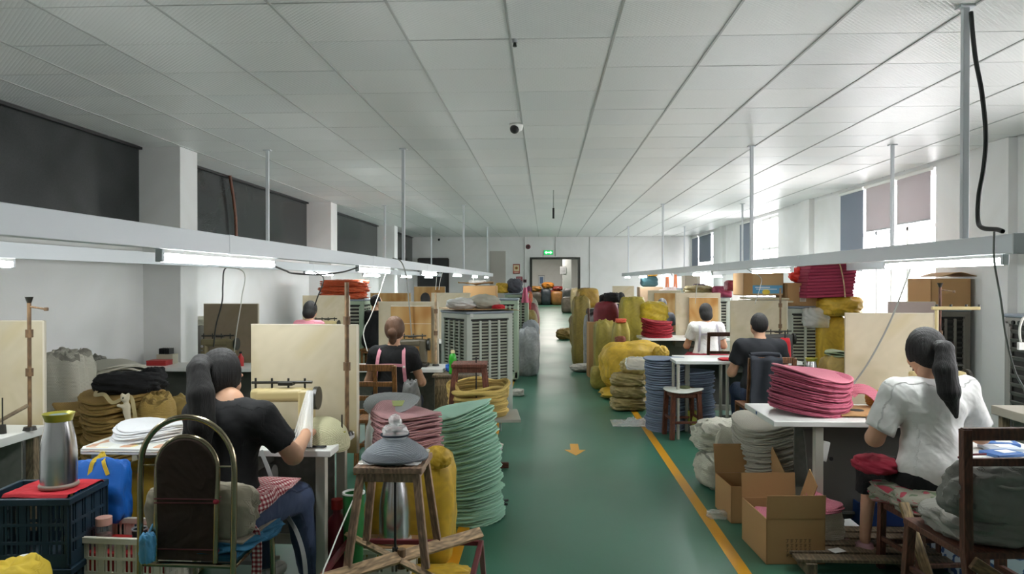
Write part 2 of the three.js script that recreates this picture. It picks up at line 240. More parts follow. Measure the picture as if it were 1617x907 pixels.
// right wall with daylight windows
const WINS = [[-3.0, -5.8], [-8.85, -11.6], [-14.7, -17.5], [-20.3, -23.1]], WSILL = 0.95, WTOP = 2.94;
{
  const w = new MB(), x = RIGHT + WT / 2, seg = (z1, z0, y0, y1) => w.box(WT, y1 - y0, z1 - z0, [x, (y0 + y1) / 2, (z0 + z1) / 2], [0, 0, 0], 0);
  seg(NEAR, FAR, 0, WSILL); seg(NEAR, FAR, WTOP, CEIL + 0.1); let z = NEAR;
  for (const [a, b] of WINS) { seg(z, a, WSILL, WTOP); z = b; } seg(z, FAR, WSILL, WTOP);
  struct('wall_right', w.geo(), M.wall);
  [-7.35, -12.75, -18.9].forEach((q, i) => struct('pilaster_' + (i + 1), new MB().box(0.1, CEIL, 0.42, [RIGHT - 0.04, CEIL / 2, q - 0.21], [0, 0, 0], 0.005).geo(), M.wall));
  WINS.forEach(([a, b], i) => {
    const g = new THREE.Group(); g.name = 'window_' + (i + 5); g.userData.kind = 'structure'; scene.add(g);
    const fr = new MB(), L = a - b, xx = RIGHT + 0.15, H = WTOP - WSILL, yc = (WTOP + WSILL) / 2;
    fr.box(0.06, 0.05, L, [xx, WSILL + 0.025, (a + b) / 2]).box(0.06, 0.05, L, [xx, WTOP - 0.025, (a + b) / 2]).box(0.06, 0.05, L, [xx, 2.28, (a + b) / 2]);
    for (const t of [0, 1 / 3, 0.5, 2 / 3, 1]) fr.box(0.06, H, 0.05, [xx, yc, a - 0.025 - (L - 0.05) * t]);
    fr.build('window_frame', M.white, g);
    for (let k = 0; k < 4; k++) { const ts = [0, 1 / 3, 0.5, 2 / 3, 1], z1 = a - L * ts[k], z0 = a - L * ts[k + 1]; new MB().box(0.005, H - 0.1, z1 - z0 - 0.05, [xx, yc, (z0 + z1) / 2], [0, 0, 0], 0).build('pane', M.pane, g); }
    new MB().box(0.2, 0.03, L + 0.04, [RIGHT + 0.08, WSILL - 0.012, (a + b) / 2]).build('window_sill', M.white, g);
  });
}
// roller blinds
function blind(z1, z0, yb, mat, label) {
  const L = z1 - z0 - 0.05, t = thing('roller_blind', label, 'blind', [RIGHT - 0.03, 0, (z1 + z0) / 2]);
  new MB().box(0.003, WTOP - yb, L, [0, (WTOP + yb) / 2, 0], [0, 0, 0], 0).build('fabric', mat, t);
  new MB().rod([0, WTOP - 0.01, -L / 2 - 0.02], [0, WTOP - 0.01, L / 2 + 0.02], 0.026, 14).build('roller', M.white, t);
  new MB().rod([0, yb, -L / 2], [0, yb, L / 2], 0.01, 10).build('bottom_bar', M.alu, t);
}
blind(-10.72, -11.58, 1.75, M.blindblue, 'blue-grey roller blind drawn far down on the window above the red bundle');
blind(-9.78, -10.68, 2.3, M.blindpale, 'pale roller blind half lowered beside the blue-grey one');
blind(-8.88, -9.76, 2.33, M.blindpale, 'pale roller blind half lowered, nearest one on the right wall');
blind(-16.3, -17.45, 1.75, M.blindblue, 'blue-grey roller blind on the second window from the far end');
blind(-22.1, -23.05, 1.75, M.blindblue, 'dark roller blind fully lowered on the window at the far corner');
blind(-20.4, -22.0, 2.15, M.blindblue, 'grey roller blind half lowered on the window at the far corner');
blind(-3.1, -5.7, 2.4, M.blindpale, 'pale roller blind on the window beside the camera');
// far wall with the doorway, end wall, near wall
const D0 = P(839, 440, -FAR).x, D1 = P(914, 440, -FAR).x, DH = P(870, 409, -FAR).y;
{
  const w = new MB(), seg = (x0, x1, y0, y1) => w.box(x1 - x0, y1 - y0, WT, [(x0 + x1) / 2, (y0 + y1) / 2, FAR - WT / 2], [0, 0, 0], 0);
  seg(LEFT - WT, D0, 0, 3.7); seg(D1, RIGHT + WT, 0, 3.7); seg(D0, D1, DH, 3.7); struct('wall_far', w.geo(), M.wall);
  const d = new THREE.Group(); d.name = 'door_1'; d.userData.kind = 'structure'; scene.add(d);
  new MB().box(0.07, DH + 0.05, WT + 0.06, [D0 - 0.01, (DH + 0.05) / 2, FAR - WT / 2]).box(0.07, DH + 0.05, WT + 0.06, [D1 + 0.01, (DH + 0.05) / 2, FAR - WT / 2]).box(D1 - D0, 0.06, WT + 0.06, [(D0 + D1) / 2, DH + 0.02, FAR - WT / 2]).build('door_frame', M.darkframe, d);
  const l = P(661, 420, -FAR).x, r = P(708, 420, -FAR).x, h = P(690, 410, -FAR).y, d2 = new THREE.Group(); d2.name = 'door_2'; d2.userData.kind = 'structure'; scene.add(d2);
  new MB().box(r - l, h, 0.04, [(l + r) / 2, h / 2, FAR + 0.02]).build('door_leaf', std(0x333436, 0.5), d2);
  new MB().box(0.05, h + 0.05, 0.07, [l, h / 2, FAR + 0.03]).box(0.05, h + 0.05, 0.07, [r, h / 2, FAR + 0.03]).box(r - l, 0.05, 0.07, [(l + r) / 2, h + 0.02, FAR + 0.03]).build('door_frame', M.darkframe, d2);
  const sg = new MB(); for (const [px, y0] of [[828, 0], [877, DH + 0.08], [931, 0]]) sg.box(0.03, CEIL - y0, 0.02, [P(px, 400, -FAR).x, (CEIL + y0) / 2, FAR + 0.005]); struct('trim_1', sg.geo(), std(0xb9b9b6, 0.7));
  struct('wall_patch', new MB().box(P(800, 400, -FAR).x - P(775, 400, -FAR).x, 1.9, 0.012, [P(786, 400, -FAR).x, 1.6, FAR + 0.004]).geo(), std(0xb8b3ac, 0.85));
  struct('wall_near', new MB().box(RIGHT - LEFT + 2 * WT, CEIL + 0.2, WT, [(LEFT + RIGHT) / 2, CEIL / 2, NEAR + WT / 2], [0, 0, 0], 0).geo(), M.wall);
  // next hall
  const H2 = 3.6, zc = (FAR - WT + FAR2) / 2, L2 = FAR - WT - FAR2;
  struct('wall_hall_end', new MB().box(9.3, H2, WT, [0.2, H2 / 2, FAR2 - WT / 2], [0, 0, 0], 0).geo(), M.wall);
  struct('wall_hall_left', new MB().box(WT, H2, L2, [LEFT - WT / 2, H2 / 2, zc], [0, 0, 0], 0).geo(), M.wall);
  struct('wall_hall_right', new MB().box(WT, H2, L2, [RIGHT + WT / 2, H2 / 2, zc], [0, 0, 0], 0).geo(), M.wall);
  struct('ceiling_hall', new MB().box(9.3, 0.15, L2 + 0.4, [0.2, H2 + 0.075, zc], [0, 0, 0], 0).geo(), M.white);
  struct('column_hall', new MB().box(0.55, H2, 0.5, [P(888, 430, 48).x + 0.3, H2 / 2, -48], [0, 0, 0], 0).geo(), M.wall);
  for (let i = 0; i < 4; i++) {
    const z = -26.5 - i * 7, t = thing('ceiling_light', ['first', 'second', 'third', 'fourth'][i] + ' ceiling panel light beyond the doorway', 'ceiling light', [0.3, H2, z]);
    new MB().box(1.3, 0.06, 1.3, [0, -0.03, 0]).build('housing', M.white, t); new MB().box(1.2, 0.01, 1.2, [0, -0.064, 0], [0, 0, 0], 0).build('diffuser', std(0xffffff, 0.4, { emissive: 0xfff8f0, emissiveIntensity: 3 }), t);
    const l = new THREE.RectAreaLight(0xfff6ee, 22, 1.2, 1.2); l.position.set(0.3, H2 - 0.08, z); l.lookAt(0.3, 0, z); l.name = 'hall_light'; scene.add(l);
  }
}
// ---------- trunking with hanger posts, tube lamps ----------
const ORD = ['first', 'second', 'third', 'fourth', 'fifth', 'sixth', 'seventh', 'eighth'];
const TY0 = 1.725, TY1 = 1.815;
function trunking(x, z1, z0, posts, label) {
  const t = thing('cable_trunking', label, 'cable trunking', [x, 0, 0]);
  const L = z1 - z0, n = Math.round(L / 3), s = L / n;
  for (let i = 0; i < n; i++) new MB().box(0.05, TY1 - TY0, s - 0.003, [0, (TY0 + TY1) / 2, z1 - s * (i + 0.5)], [0, 0, 0], 0.003).build('trunking_section', M.tray, t);
  for (let i = 1; i < n; i++) { new MB().box(0.054, TY1 - TY0 + 0.004, 0.05, [0, (TY0 + TY1) / 2, z1 - s * i], [0, 0, 0], 0.001).build('joint_plate', M.tray, t); }
  new MB().box(0.056, TY1 - TY0 + 0.006, 0.012, [0, (TY0 + TY1) / 2, z1 + 0.004]).build('end_cap', M.galv, t);
  for (const z of posts) { const p = new MB().box(0.032, CEIL - TY0 - 0.01, 0.032, [0.0, (CEIL + TY0 + 0.01) / 2, z]); p.box(0.08, 0.012, 0.06, [0, CEIL - 0.006, z]); p.build('hanger_post', M.galv, t); }
  return t;
}
const PZ = [-7.72, -13.46, -19.0];
trunking(-1.5, -0.5, -20.8, PZ, 'pale grey trunking hanging nearest the aisle on the left side');
trunking(-2.96, -0.5, -20.8, PZ, 'pale grey trunking hanging along the outer left row of tables');
trunking(2.135, -3.42, -20.4, [-3.85, ...PZ], 'pale grey trunking hanging nearest the aisle on the right side');
trunking(3.56, -6.95, -20.4, PZ, 'pale grey trunking hanging along the right wall windows');
function lamp(x, z1, row, i) {
  const t = thing('tube_lamp', `${ORD[i]} lit tube lamp from the camera under the ${row} trunking`, 'tube lamp', [x, TY0 - 0.035, z1 - 0.61], 0);
  new MB().box(0.03, 0.02, 1.18, [0, 0.027, 0]).build('batten', M.white, t);
  new MB().cyl(0.016, 0.016, 1.16, [0, 0, 0], [Math.PI / 2, 0, 0], 14).build('tube', M.tube, t);
  for (const s of [-1, 1]) { const h = new MB().box(0.03, 0.055, 0.022, [0, 0.012, s * 0.592]); h.build('lamp_holder', M.galv, t); }
  const l = new THREE.RectAreaLight(TUBE_COLOR, TUBE_LIGHT, 0.05, 1.14); l.position.set(x, TY0 - 0.055, z1 - 0.61); l.lookAt(x, 0, z1 - 0.61); l.name = 'tube_light'; scene.add(l);
}
[-2.78, -5.8, -8.8, -11.8, -14.9, -17.9].forEach((z, i) => lamp(-1.5, z, 'inner left', i));
[-2.75, -8.9, -11.8, -14.9, -17.9].forEach((z, i) => lamp(-2.96, z, 'outer left', i));
[-3.5, -6.45, -9.5, -12.5, -15.5, -18.5].forEach((z, i) => lamp(2.135, z, 'inner right', i));
[-8.9, -11.9, -14.9, -17.9].forEach((z, i) => lamp(3.56, z, 'outer right', i));
function cordThing(name, label, pts, r, mat) { return tag(mesh(name, tubeGeo(pts, r, 8, pts.length * 10), mat), label, 'cord'); }
cordThing('power_cable', 'thick black cable running down beside the nearest right hanger post', [P(1526, 22, 3.84), P(1528, 50, 3.8), P(1533, 95, 3.78), P(1543, 150, 3.78), P(1549, 220, 3.78), P(1545, 270, 3.78), P(1538, 310, 3.79), P(1537, 350, 3.76), P(1545, 361, 3.65), P(1566, 363, 3.55), P(1575, 366, 3.5)].map((v) => v.add(V(0.012, 0, 0.02))), 0.011, M.cable);
cordThing('thin_cable', 'thin grey cable hanging from the right trunking past the air cooler', [P(1570, 366, 3.35), P(1570, 410, 3.35), P(1580, 470, 3.4), P(1590, 540, 3.45), P(1604, 590, 3.5), P(1617, 615, 3.55), P(1625, 640, 3.6)], 0.005, M.cord);
cordThing('power_wire', 'grey cord slanting down across the board before the white-shirted woman', [P(1440, 416, 4.75), P(1432, 440, 4.8), P(1418, 478, 4.9), P(1400, 520, 5.0), P(1370, 575, 5.05), P(1345, 610, 5.05), P(1335, 622, 5.0), P(1330, 640, 4.9)], 0.006, M.cord);
cordThing('power_wire', 'dark twisted wire hanging before the grey board on the left', [V(-2.96, 1.73, -7.0), P(356, 424, 7.0), P(352, 450, 7.0), P(351, 475, 7.0), P(341, 515, 7.0), P(337, 548, 7.0)], 0.007, M.cable);
cordThing('hanging_wire', 'white cord hanging before the grey board on the left', [V(-2.96, 1.73, -6.5), P(385, 430, 6.5), P(382, 470, 6.5), P(374, 520, 6.6), P(368, 572, 6.9)], 0.005, M.whitecord);
cordThing('hanging_wire', 'pale cord slanting down to the pink-aproned woman from the lamps', [V(-1.5, 1.73, -7.0), P(609, 433, 7.0), P(600, 460, 7.0), P(585, 500, 7.0), P(574, 525, 7.0), P(580, 555, 7.0)], 0.005, M.whitecord);
cordThing('power_wire', 'cord sagging between the tube lamps on the left side', [P(434, 421, 4.2), P(452, 428, 4.6), P(465, 432, 5.0), P(500, 434, 5.2), P(540, 430, 5.5), P(564, 423, 5.8)], 0.006, M.cable);
cordThing('power_wire', 'thin cord hanging behind the pink-shirted worker on the left', [V(-2.96, 1.73, -9.2), P(510, 438, 9.2), P(509, 450, 9.2), P(502, 468, 9.3), P(497, 482, 9.4)], 0.008, M.cable);
cordThing('power_wire', 'cord looping over the inner left trunking down to a machine', [P(620, 408, 7.3), P(632, 412, 7.3), P(640, 430, 7.3), P(645, 470, 7.35), P(650, 530, 7.35)], 0.006, M.cord);
for (const [a, b, z, s] of [[1102, 1098, 10.9, 'before the third right board'], [1202, 1192, 7.9, 'above the black-shirted man']]) cordThing('power_wire', 'thin cord hanging ' + s, [V(2.135, 1.73, -z), P(a, 440, z), P(a - 2, 455, z), P(b, 480, z)], 0.004, M.cord);
for (const [px, q, z, nth] of [[690, 688, 10.5, 'first'], [697, 693, 10.7, 'second'], [748, 746, 15.5, 'third'], [771, 769, 17.5, 'farthest']]) cordThing('hanging_wire', nth + ' pale wire hanging below the far lamps of the inner left trunking', [V(-1.5, 1.73, -z), P(px, 436, z), P((px + q) / 2, 444, z), P(q, 458, z)], 0.005, M.whitecord);
// ceiling devices
{ const p = F(812, 204, 2.93); p.y = 0; const t = thing('dome_camera', 'round white and black security camera on the ceiling over the aisle', 'security camera', [F(815, 196, CEIL).x, CEIL, F(815, 196, CEIL).z]);
  new MB().lathe([[0, 0], [0.062, 0], [0.064, -0.02], [0.056, -0.05], [0.03, -0.07], [0, -0.075]], [0, 0, 0]).build('housing', M.white, t);
  new MB().add(new THREE.SphereGeometry(0.042, 20, 14), [-0.012, -0.05, 0.03]).build('lens', M.black, t);
  const q = F(813, 62, CEIL), s = thing('sprinkler', 'small dark fitting on the ceiling tile nearest the camera', 'ceiling fitting', [q.x, CEIL, q.z]); new MB().cyl(0.016, 0.016, 0.02, [0, -0.01, 0]).build('plate', M.alu, s); new MB().cyl(0.008, 0.012, 0.025, [0, -0.03, 0]).build('nozzle', M.black, s);
  const r = F(874, 300, CEIL), u = thing('hanging_microphone', 'thin black stick hanging from the ceiling before the far wall', 'hanging fitting', [r.x, CEIL, r.z]); new MB().rod([0, 0, 0], [0, -0.28, 0], 0.004).build('wire', M.cable, u); new MB().rod([0, -0.28, 0], [0, -0.44, 0], 0.016, 12).build('body', M.black, u);
}
// signs on the far wall
function panelSign(name, label, cat, pt, w, h, draw, glow, W = 256) {
  const t = thing(name, label, cat, pt); new MB().box(w, h, 0.02, [0, 0, 0.01]).build('panel', M.darkframe, t);
  const tx = canvasTex(W, Math.round(W * h / w), draw), m = std(0xffffff, 0.5, { map: tx }); if (glow) { m.emissive.set(0xffffff); m.emissiveMap = tx; m.emissiveIntensity = glow; }
  const f = mesh('face', new THREE.PlaneGeometry(w * 0.96, h * 0.94), m, t); f.position.z = 0.0215; return t;
}
const onFar = (px, py) => P(px, py, -FAR - 0.001);
panelSign('exit_sign', 'glowing green exit sign with a white arrow above the doorway', 'exit sign', onFar(866, 399), 0.30, 0.15, (c, w, h) => { c.fillStyle = '#0d9a4a'; c.fillRect(0, 0, w, h); c.fillStyle = '#c8ffd8'; c.beginPath(); c.moveTo(20, h / 2); c.lineTo(75, 18); c.lineTo(75, h * 0.36); c.lineTo(180, h * 0.36); c.lineTo(180, 18); c.lineTo(236, h / 2); c.lineTo(180, h - 18); c.lineTo(180, h * 0.64); c.lineTo(75, h * 0.64); c.lineTo(75, h - 18); c.fill(); }, 1.4);
panelSign('poster', 'orange-framed safety poster left of the doorway', 'poster', onFar(815.5, 425), 0.22, 0.31, (c, w, h) => { c.fillStyle = '#b5482f'; c.fillRect(0, 0, w, h); c.fillStyle = '#e6d9b5'; c.fillRect(22, 26, w - 44, h * 0.66); c.fillStyle = '#c98a3a'; c.beginPath(); c.arc(w / 2, h * 0.4, 62, 0, 7); c.fill(); c.fillStyle = '#6b4a2a'; c.beginPath(); c.arc(w / 2, h * 0.4, 36, 0, 7); c.fill(); c.fillStyle = '#e8d8c8'; c.fillRect(30, h * 0.82, w - 60, 18); c.fillRect(50, h * 0.9, w - 100, 12); });
panelSign('poster', 'small dark red notice lower left of the doorway', 'notice', onFar(820, 441), 0.2, 0.16, (c, w, h) => { c.fillStyle = '#8a2434'; c.fillRect(0, 0, w, h); c.fillStyle = '#d9b5b8'; c.fillRect(30, 40, w - 60, 18); c.fillRect(30, 80, w - 90, 14); c.fillRect(30, 120, w - 60, 14); });
panelSign('poster', 'white and blue notice on the end wall beyond the doorway', 'notice', P(855, 443, 51.995), 0.45, 0.7, (c, w, h) => { c.fillStyle = '#d9dde2'; c.fillRect(0, 0, w, h); c.fillStyle = '#5f7ea8'; c.fillRect(60, 60, w - 120, h - 120); }, 0);
panelSign('poster', 'grey printed notice on the pillar beyond the doorway', 'notice', P(889, 427, 47.745), 0.4, 0.5, (c, w, h) => { c.fillStyle = '#cfcfd2'; c.fillRect(0, 0, w, h); c.fillStyle = '#888'; for (let i = 0; i < 6; i++) c.fillRect(30, 40 + i * 40, w - 60, 16); }, 0);
{ const a = thing('alarm_bell', 'dark red alarm sounder on the wall above left of the doorway', 'alarm', onFar(834, 390)); new MB().cyl(0.07, 0.08, 0.06, [0, 0, 0.03], [Math.PI / 2, 0, 0]).build('bell', std(0x5a2028, 0.4), a); new MB().cyl(0.03, 0.03, 0.03, [0, 0, 0.07], [Math.PI / 2, 0, 0]).build('knob', M.black, a);
  const b = thing('alarm_button', 'dark red call point low on the wall by the doorway', 'alarm', onFar(829, 444)); new MB().box(0.1, 0.1, 0.05, [0, 0, 0.025]).build('box', std(0x6a2030, 0.4), b); new MB().cyl(0.03, 0.03, 0.02, [0, 0, 0.055], [Math.PI / 2, 0, 0]).build('button', M.black, b);
  const c = thing('bullet_camera', 'small black camera high in the far left corner', 'security camera', onFar(694, 377)); new MB().rod([0, 0, 0], [0, -0.02, 0.09], 0.015).build('bracket', M.white, c); new MB().rod([0, -0.03, 0.08], [0.01, -0.05, 0.2], 0.035, 14).build('body', M.black, c); }
// ---------- furniture builders ----------
function sewingTable(x0, x1, zBack, depth, label, o = {}) {
  const w = x1 - x0, t = thing('sewing_table', label, 'sewing table', [(x0 + x1) / 2, 0, -zBack + depth / 2], 0); // -z is away from the camera
  const H = o.h ?? 0.75, ins = o.inset ?? 0, hw = w / 2, hd = depth / 2, th = o.th ?? 0.035;
  const tp = new MB().box(w, th, depth, [0, H - th / 2, 0], [0, 0, 0], 0.005).build('tabletop', o.top ?? M.top, t);
  tag(new MB().box(w + 0.002, th - 0.008, 0.004, [0, H - th / 2, hd + 0.001], [0, 0, 0], 0).build('edge_band', o.edge ?? M.white, tp));
  for (const [sx, sz] of [[-1, 1], [1, 1], [-1, -1], [1, -1]]) new MB().box(0.05, H - th, 0.05, [sx * (hw - 0.06) + (sx < 0 ? (sz < 0 ? ins * 2 : ins) : 0), (H - th) / 2, sz * (hd - 0.05)]).build('leg', o.leg ?? M.tableleg, t);
  new MB().box(w - 0.2 - ins, 0.06, 0.03, [ins / 2, 0.16, -hd + 0.06]).build('foot_rail', M.tableleg, t);
  new MB().box(w - 0.17 - ins, 0.52, 0.012, [ins / 2, 0.46, -hd + 0.1]).build('modesty_panel', o.panel ?? M.panel, t);
  if (o.motor !== false) { const m = new MB().box(0.34, 0.1, 0.22, [0.05, H - th - 0.06, -0.02]); m.cyl(0.06, 0.06, 0.16, [0.18, H - 0.2, -0.02], [0, 0, Math.PI / 2]); m.build('motor', M.darkpanel, t); }
  new MB().box(0.42, 0.02, 0.26, [0.05, 0.11, 0.02], [-0.25, 0, 0]).build('treadle', M.darkpanel, t);
  return t;
}
function partition(x0, x1, z, yTop, label, mat = M.board, y0 = 0.68) {
  const t = thing('partition_board', label, 'partition board', [(x0 + x1) / 2, 0, -z]);
  new MB().box(x1 - x0, yTop - y0, 0.015, [0, (y0 + yTop) / 2, 0], [0, 0, 0], 0.002).build('panel', mat, t);
  new MB().box(0.012, yTop - y0, 0.019, [(x1 - x0) / 2, (y0 + yTop) / 2, 0], [0, 0, 0], 0.001).box(x1 - x0, 0.006, 0.019, [0, yTop, 0], [0, 0, 0], 0.001).build('edge_strip', M.edge, t);
  return t;
}
function sewingMachine(pos, label, turn = 0, mat = M.machine) {
  const t = thing('sewing_machine', label, 'sewing machine', pos, turn);
  new MB().box(0.36, 0.035, 0.16, [0, 0.0175, 0], [0, 0, 0], 0.008).build('bed', M.machineblack, t);
  new MB().box(0.075, 0.24, 0.10, [0.13, 0.15, 0], [0, 0, 0], 0.02).build('pillar', mat, t);
  new MB().box(0.30, 0.075, 0.085, [-0.01, 0.235, 0], [0, 0, 0.03], 0.028).build('arm', mat, t);
  new MB().box(0.062, 0.16, 0.08, [-0.14, 0.19, 0], [0, 0, 0], 0.02).build('head', mat, t);
  new MB().rod([-0.14, 0.12, 0.01], [-0.14, 0.045, 0.01], 0.005).box(0.02, 0.006, 0.03, [-0.14, 0.045, 0.01]).build('needle_bar', M.steel, t);
  new MB().cyl(0.062, 0.062, 0.022, [0.185, 0.22, 0], [0, 0, Math.PI / 2], 24).build('handwheel', M.machineblack, t);
  const r = new MB().rod([-0.17, 0.30, 0], [0.16, 0.305, 0], 0.008); for (const x of [-0.15, -0.06, 0.03, 0.12]) r.rod([x, 0.27, 0], [x, 0.325, 0], 0.006); r.box(0.08, 0.02, 0.05, [0.02, 0.297, 0]); r.build('thread_rail', M.machineblack, t);
  new MB().cyl(0.014, 0.014, 0.02, [-0.14, 0.2, 0.05], [Math.PI / 2, 0, 0]).cyl(0.01, 0.01, 0.02, [-0.14, 0.16, 0.05], [Math.PI / 2, 0, 0]).build('tension_knob', M.steel, t);
  return t;
}
function threadStand(pos, h, label, o = {}) {
  const t = thing('thread_stand', label, 'thread stand', pos, o.turn ?? 0);
  new MB().cyl(0.03, 0.036, 0.02, [0, 0.01, 0]).build('foot', M.machineblack, t);
  new MB().rod([0, 0.01, 0], [0, h, 0], o.r ?? 0.011, 10).build('pole', o.mat ?? M.rust, t);
  for (const q of [0.45, 0.75]) new MB().cyl(0.02, 0.02, 0.045, [0, h * q, 0]).build('clamp', M.rust, t);
  if (o.arm) { new MB().rod([0, h - 0.03, 0], [o.arm, h - 0.045, 0], 0.006).box(0.02, 0.02, 0.02, [o.arm, h - 0.045, 0]).build('arm', M.rust, t); new MB().cyl(0.022, 0.006, 0.05, [0, h, 0]).build('cone', M.machineblack, t); }
  return t;
}
function airCooler(pos, w, h, d, turn, label, o = {}) {
  const t = thing('air_cooler', label, 'air cooler', pos, turn), body = o.mat ?? M.cooler, c = o.cols ?? 4, n = o.rows ?? 24;
  const f = new MB(); // dark inside and pale frame
  new MB().box(w - 0.06, h - 0.12, d - 0.06, [0, h / 2, 0], [0, 0, 0], 0.004).build('inner_pad', M.coolerdark, t);
  f.box(w, 0.12, d, [0, 0.1, 0], [0, 0, 0], 0.01).box(w, 0.06, d, [0, h - 0.05, 0], [0, 0, 0], 0.01);
  for (const sx of [-1, 1]) for (const sz of [-1, 1]) f.box(0.06, h - 0.1, 0.06, [sx * (w / 2 - 0.03), h / 2, sz * (d / 2 - 0.03)], [0, 0, 0], 0.008);
  f.build('housing', body, t);
  new MB().box(w + 0.02, 0.03, d + 0.02, [0, h - 0.005, 0], [0, 0, 0], 0.012).build('top_cover', o.top ?? M.coolertop, t);
  const faces = o.faces ?? [[0, 0], [Math.PI / 2, 1]];
  for (const [a, side] of faces) {
    const fw = side ? d : w, off = (side ? w : d) / 2 - 0.012, iw = fw - 0.12, cw = iw / c, q = new THREE.Quaternion().setFromAxisAngle(V(0, 1, 0), a);
    const y0 = 0.18, y1 = h - 0.1, s = (y1 - y0) / n;
    for (let k = 0; k <= c; k++) { const g = new MB().box(0.03, y1 - y0, 0.02, [-iw / 2 + k * cw, (y0 + y1) / 2, off]).geo(); g.applyQuaternion(q); mesh('divider', g, body, t); }
    const sg = new THREE.BoxGeometry(cw - 0.02, s * 0.42, 0.014); uvBox(sg);
    const all = new MB();
    for (let k = 0; k < c; k++) for (let j = 0; j < n; j++) {
      const p = V(-iw / 2 + (k + 0.5) * cw, y0 + (j + 0.5) * s, off - 0.002).applyQuaternion(q);
      if (o.slats) { const m = mesh('slat', sg, o.louvre ?? M.louvre, t); m.position.copy(p); m.quaternion.copy(q); m.rotateX(0.5); }
      else { const g = sg.clone(); g.rotateX(0.5); g.applyQuaternion(q); g.translate(p.x, p.y, p.z); all.add(g); }
    }
    if (!o.slats) all.build('louvre_slats', o.louvre ?? M.louvre, t).userData.kind = 'stuff';
  }
  for (const sx of [-1, 1]) for (const sz of [-1, 1]) new MB().cyl(0.03, 0.03, 0.03, [sx * (w / 2 - 0.06), 0.03, sz * (d / 2 - 0.06)], [0, 0, Math.PI / 2]).build('caster', M.black, t);
  return t;
}
function woodChair(pos, turn, label, o = {}) {
  const t = thing('wooden_chair', label, 'chair', pos, turn), m = o.mat ?? M.orangewood, w = o.w ?? 0.42, sh = 0.45, bh = o.bh ?? 0.92, hw = w / 2, hd = 0.2;
  new MB().box(w, 0.03, 0.42, [0, sh - 0.015, 0]).build('seat', m, t);
  for (const s of [-1, 1]) { new MB().bar([s * (hw - 0.02), 0, -hd], [s * (hw - 0.02), sh - 0.03, -hd + 0.01], 0.038).build('leg', m, t); const l = new MB().bar([s * (hw - 0.02), 0, hd + 0.03], [s * (hw - 0.02), sh, hd - 0.01], 0.038); l.bar([s * (hw - 0.02), sh - 0.01, hd - 0.01], [s * (hw - 0.02), bh, hd + 0.06], 0.036); l.build('leg', m, t); }
  const y = (q) => [0, sh + (bh - sh) * q, hd + 0.06 * q];
  for (const q of o.rails ?? [0.96, 0.5, 0.2]) new MB().box(w - 0.04, q > 0.9 ? 0.055 : 0.04, 0.022, y(q), [0, 0, 0]).build('back_rail', m, t);
  if (o.center) new MB().bar([0, sh, hd], [0, bh - 0.03, hd + 0.055], 0.035, 0.015).build('back_slat', m, t);
  for (const s of [-1, 1]) new MB().box(0.022, 0.03, 0.4, [s * (hw - 0.02), 0.2, 0.01]).build('stretcher', m, t);
  new MB().box(w - 0.05, 0.03, 0.022, [0, 0.24, hd + 0.01]).build('stretcher', m, t);
  return t;
}
function stool(pos, w, h, splay, label, mat, turn = 0, o = {}) {
  const t = thing('wooden_stool', label, 'stool', pos, turn);
  new MB().box(w, 0.03, w, [0, h - 0.015, 0], [0, 0, 0], 0.006).build('seat', mat, t);
  new MB().box(w - 0.05, 0.045, w - 0.05, [0, h - 0.05, 0]).build('apron_frame', mat, t);
  for (const sx of [-1, 1]) for (const sz of [-1, 1]) new MB().bar([sx * (w / 2 - 0.025 + splay), 0, sz * (w / 2 - 0.025 + splay)], [sx * (w / 2 - 0.03), h - 0.03, sz * (w / 2 - 0.03)], o.leg ?? 0.036).build('leg', mat, t);
  if (!o.bare) { const q = w / 2 - 0.025 + splay * 0.65; for (const s of [-1, 1]) { new MB().box(2 * q, 0.025, 0.018, [0, h * 0.35, s * q]).build('stretcher', mat, t); new MB().box(0.018, 0.025, 2 * q, [s * q, h * 0.42, 0]).build('stretcher', mat, t); } }
  return t;
}
function thermos(pos, label, s = 1) {
  const t = thing('thermos_flask', label, 'thermos flask', pos); t.scale.setScalar(s);
  new MB().lathe([[0, 0.012], [0.075, 0.012], [0.078, 0.02], [0.078, 0.13], [0.077, 0.17], [0.072, 0.22], [0.064, 0.265], [0.057, 0.3], [0.055, 0.315]], [0, 0, 0], 48).build('body', M.steel, t);
  new MB().lathe([[0.072, 0], [0.084, 0], [0.086, 0.012], [0.08, 0.02], [0.074, 0.02]], [0, 0, 0], 40).build('base_ring', std(0x9a8f82, 0.5), t);
  new MB().lathe([[0.055, 0.31], [0.058, 0.312], [0.06, 0.322], [0.067, 0.342], [0.07, 0.347], [0.066, 0.347], [0.052, 0.33], [0.045, 0.32]], [0, 0, 0], 40).build('neck_ring', M.brass, t);
  new MB().cyl(0.04, 0.036, 0.03, [0, 0.325, 0]).build('stopper', std(0x6a7a74, 0.5), t);
  return t;
}
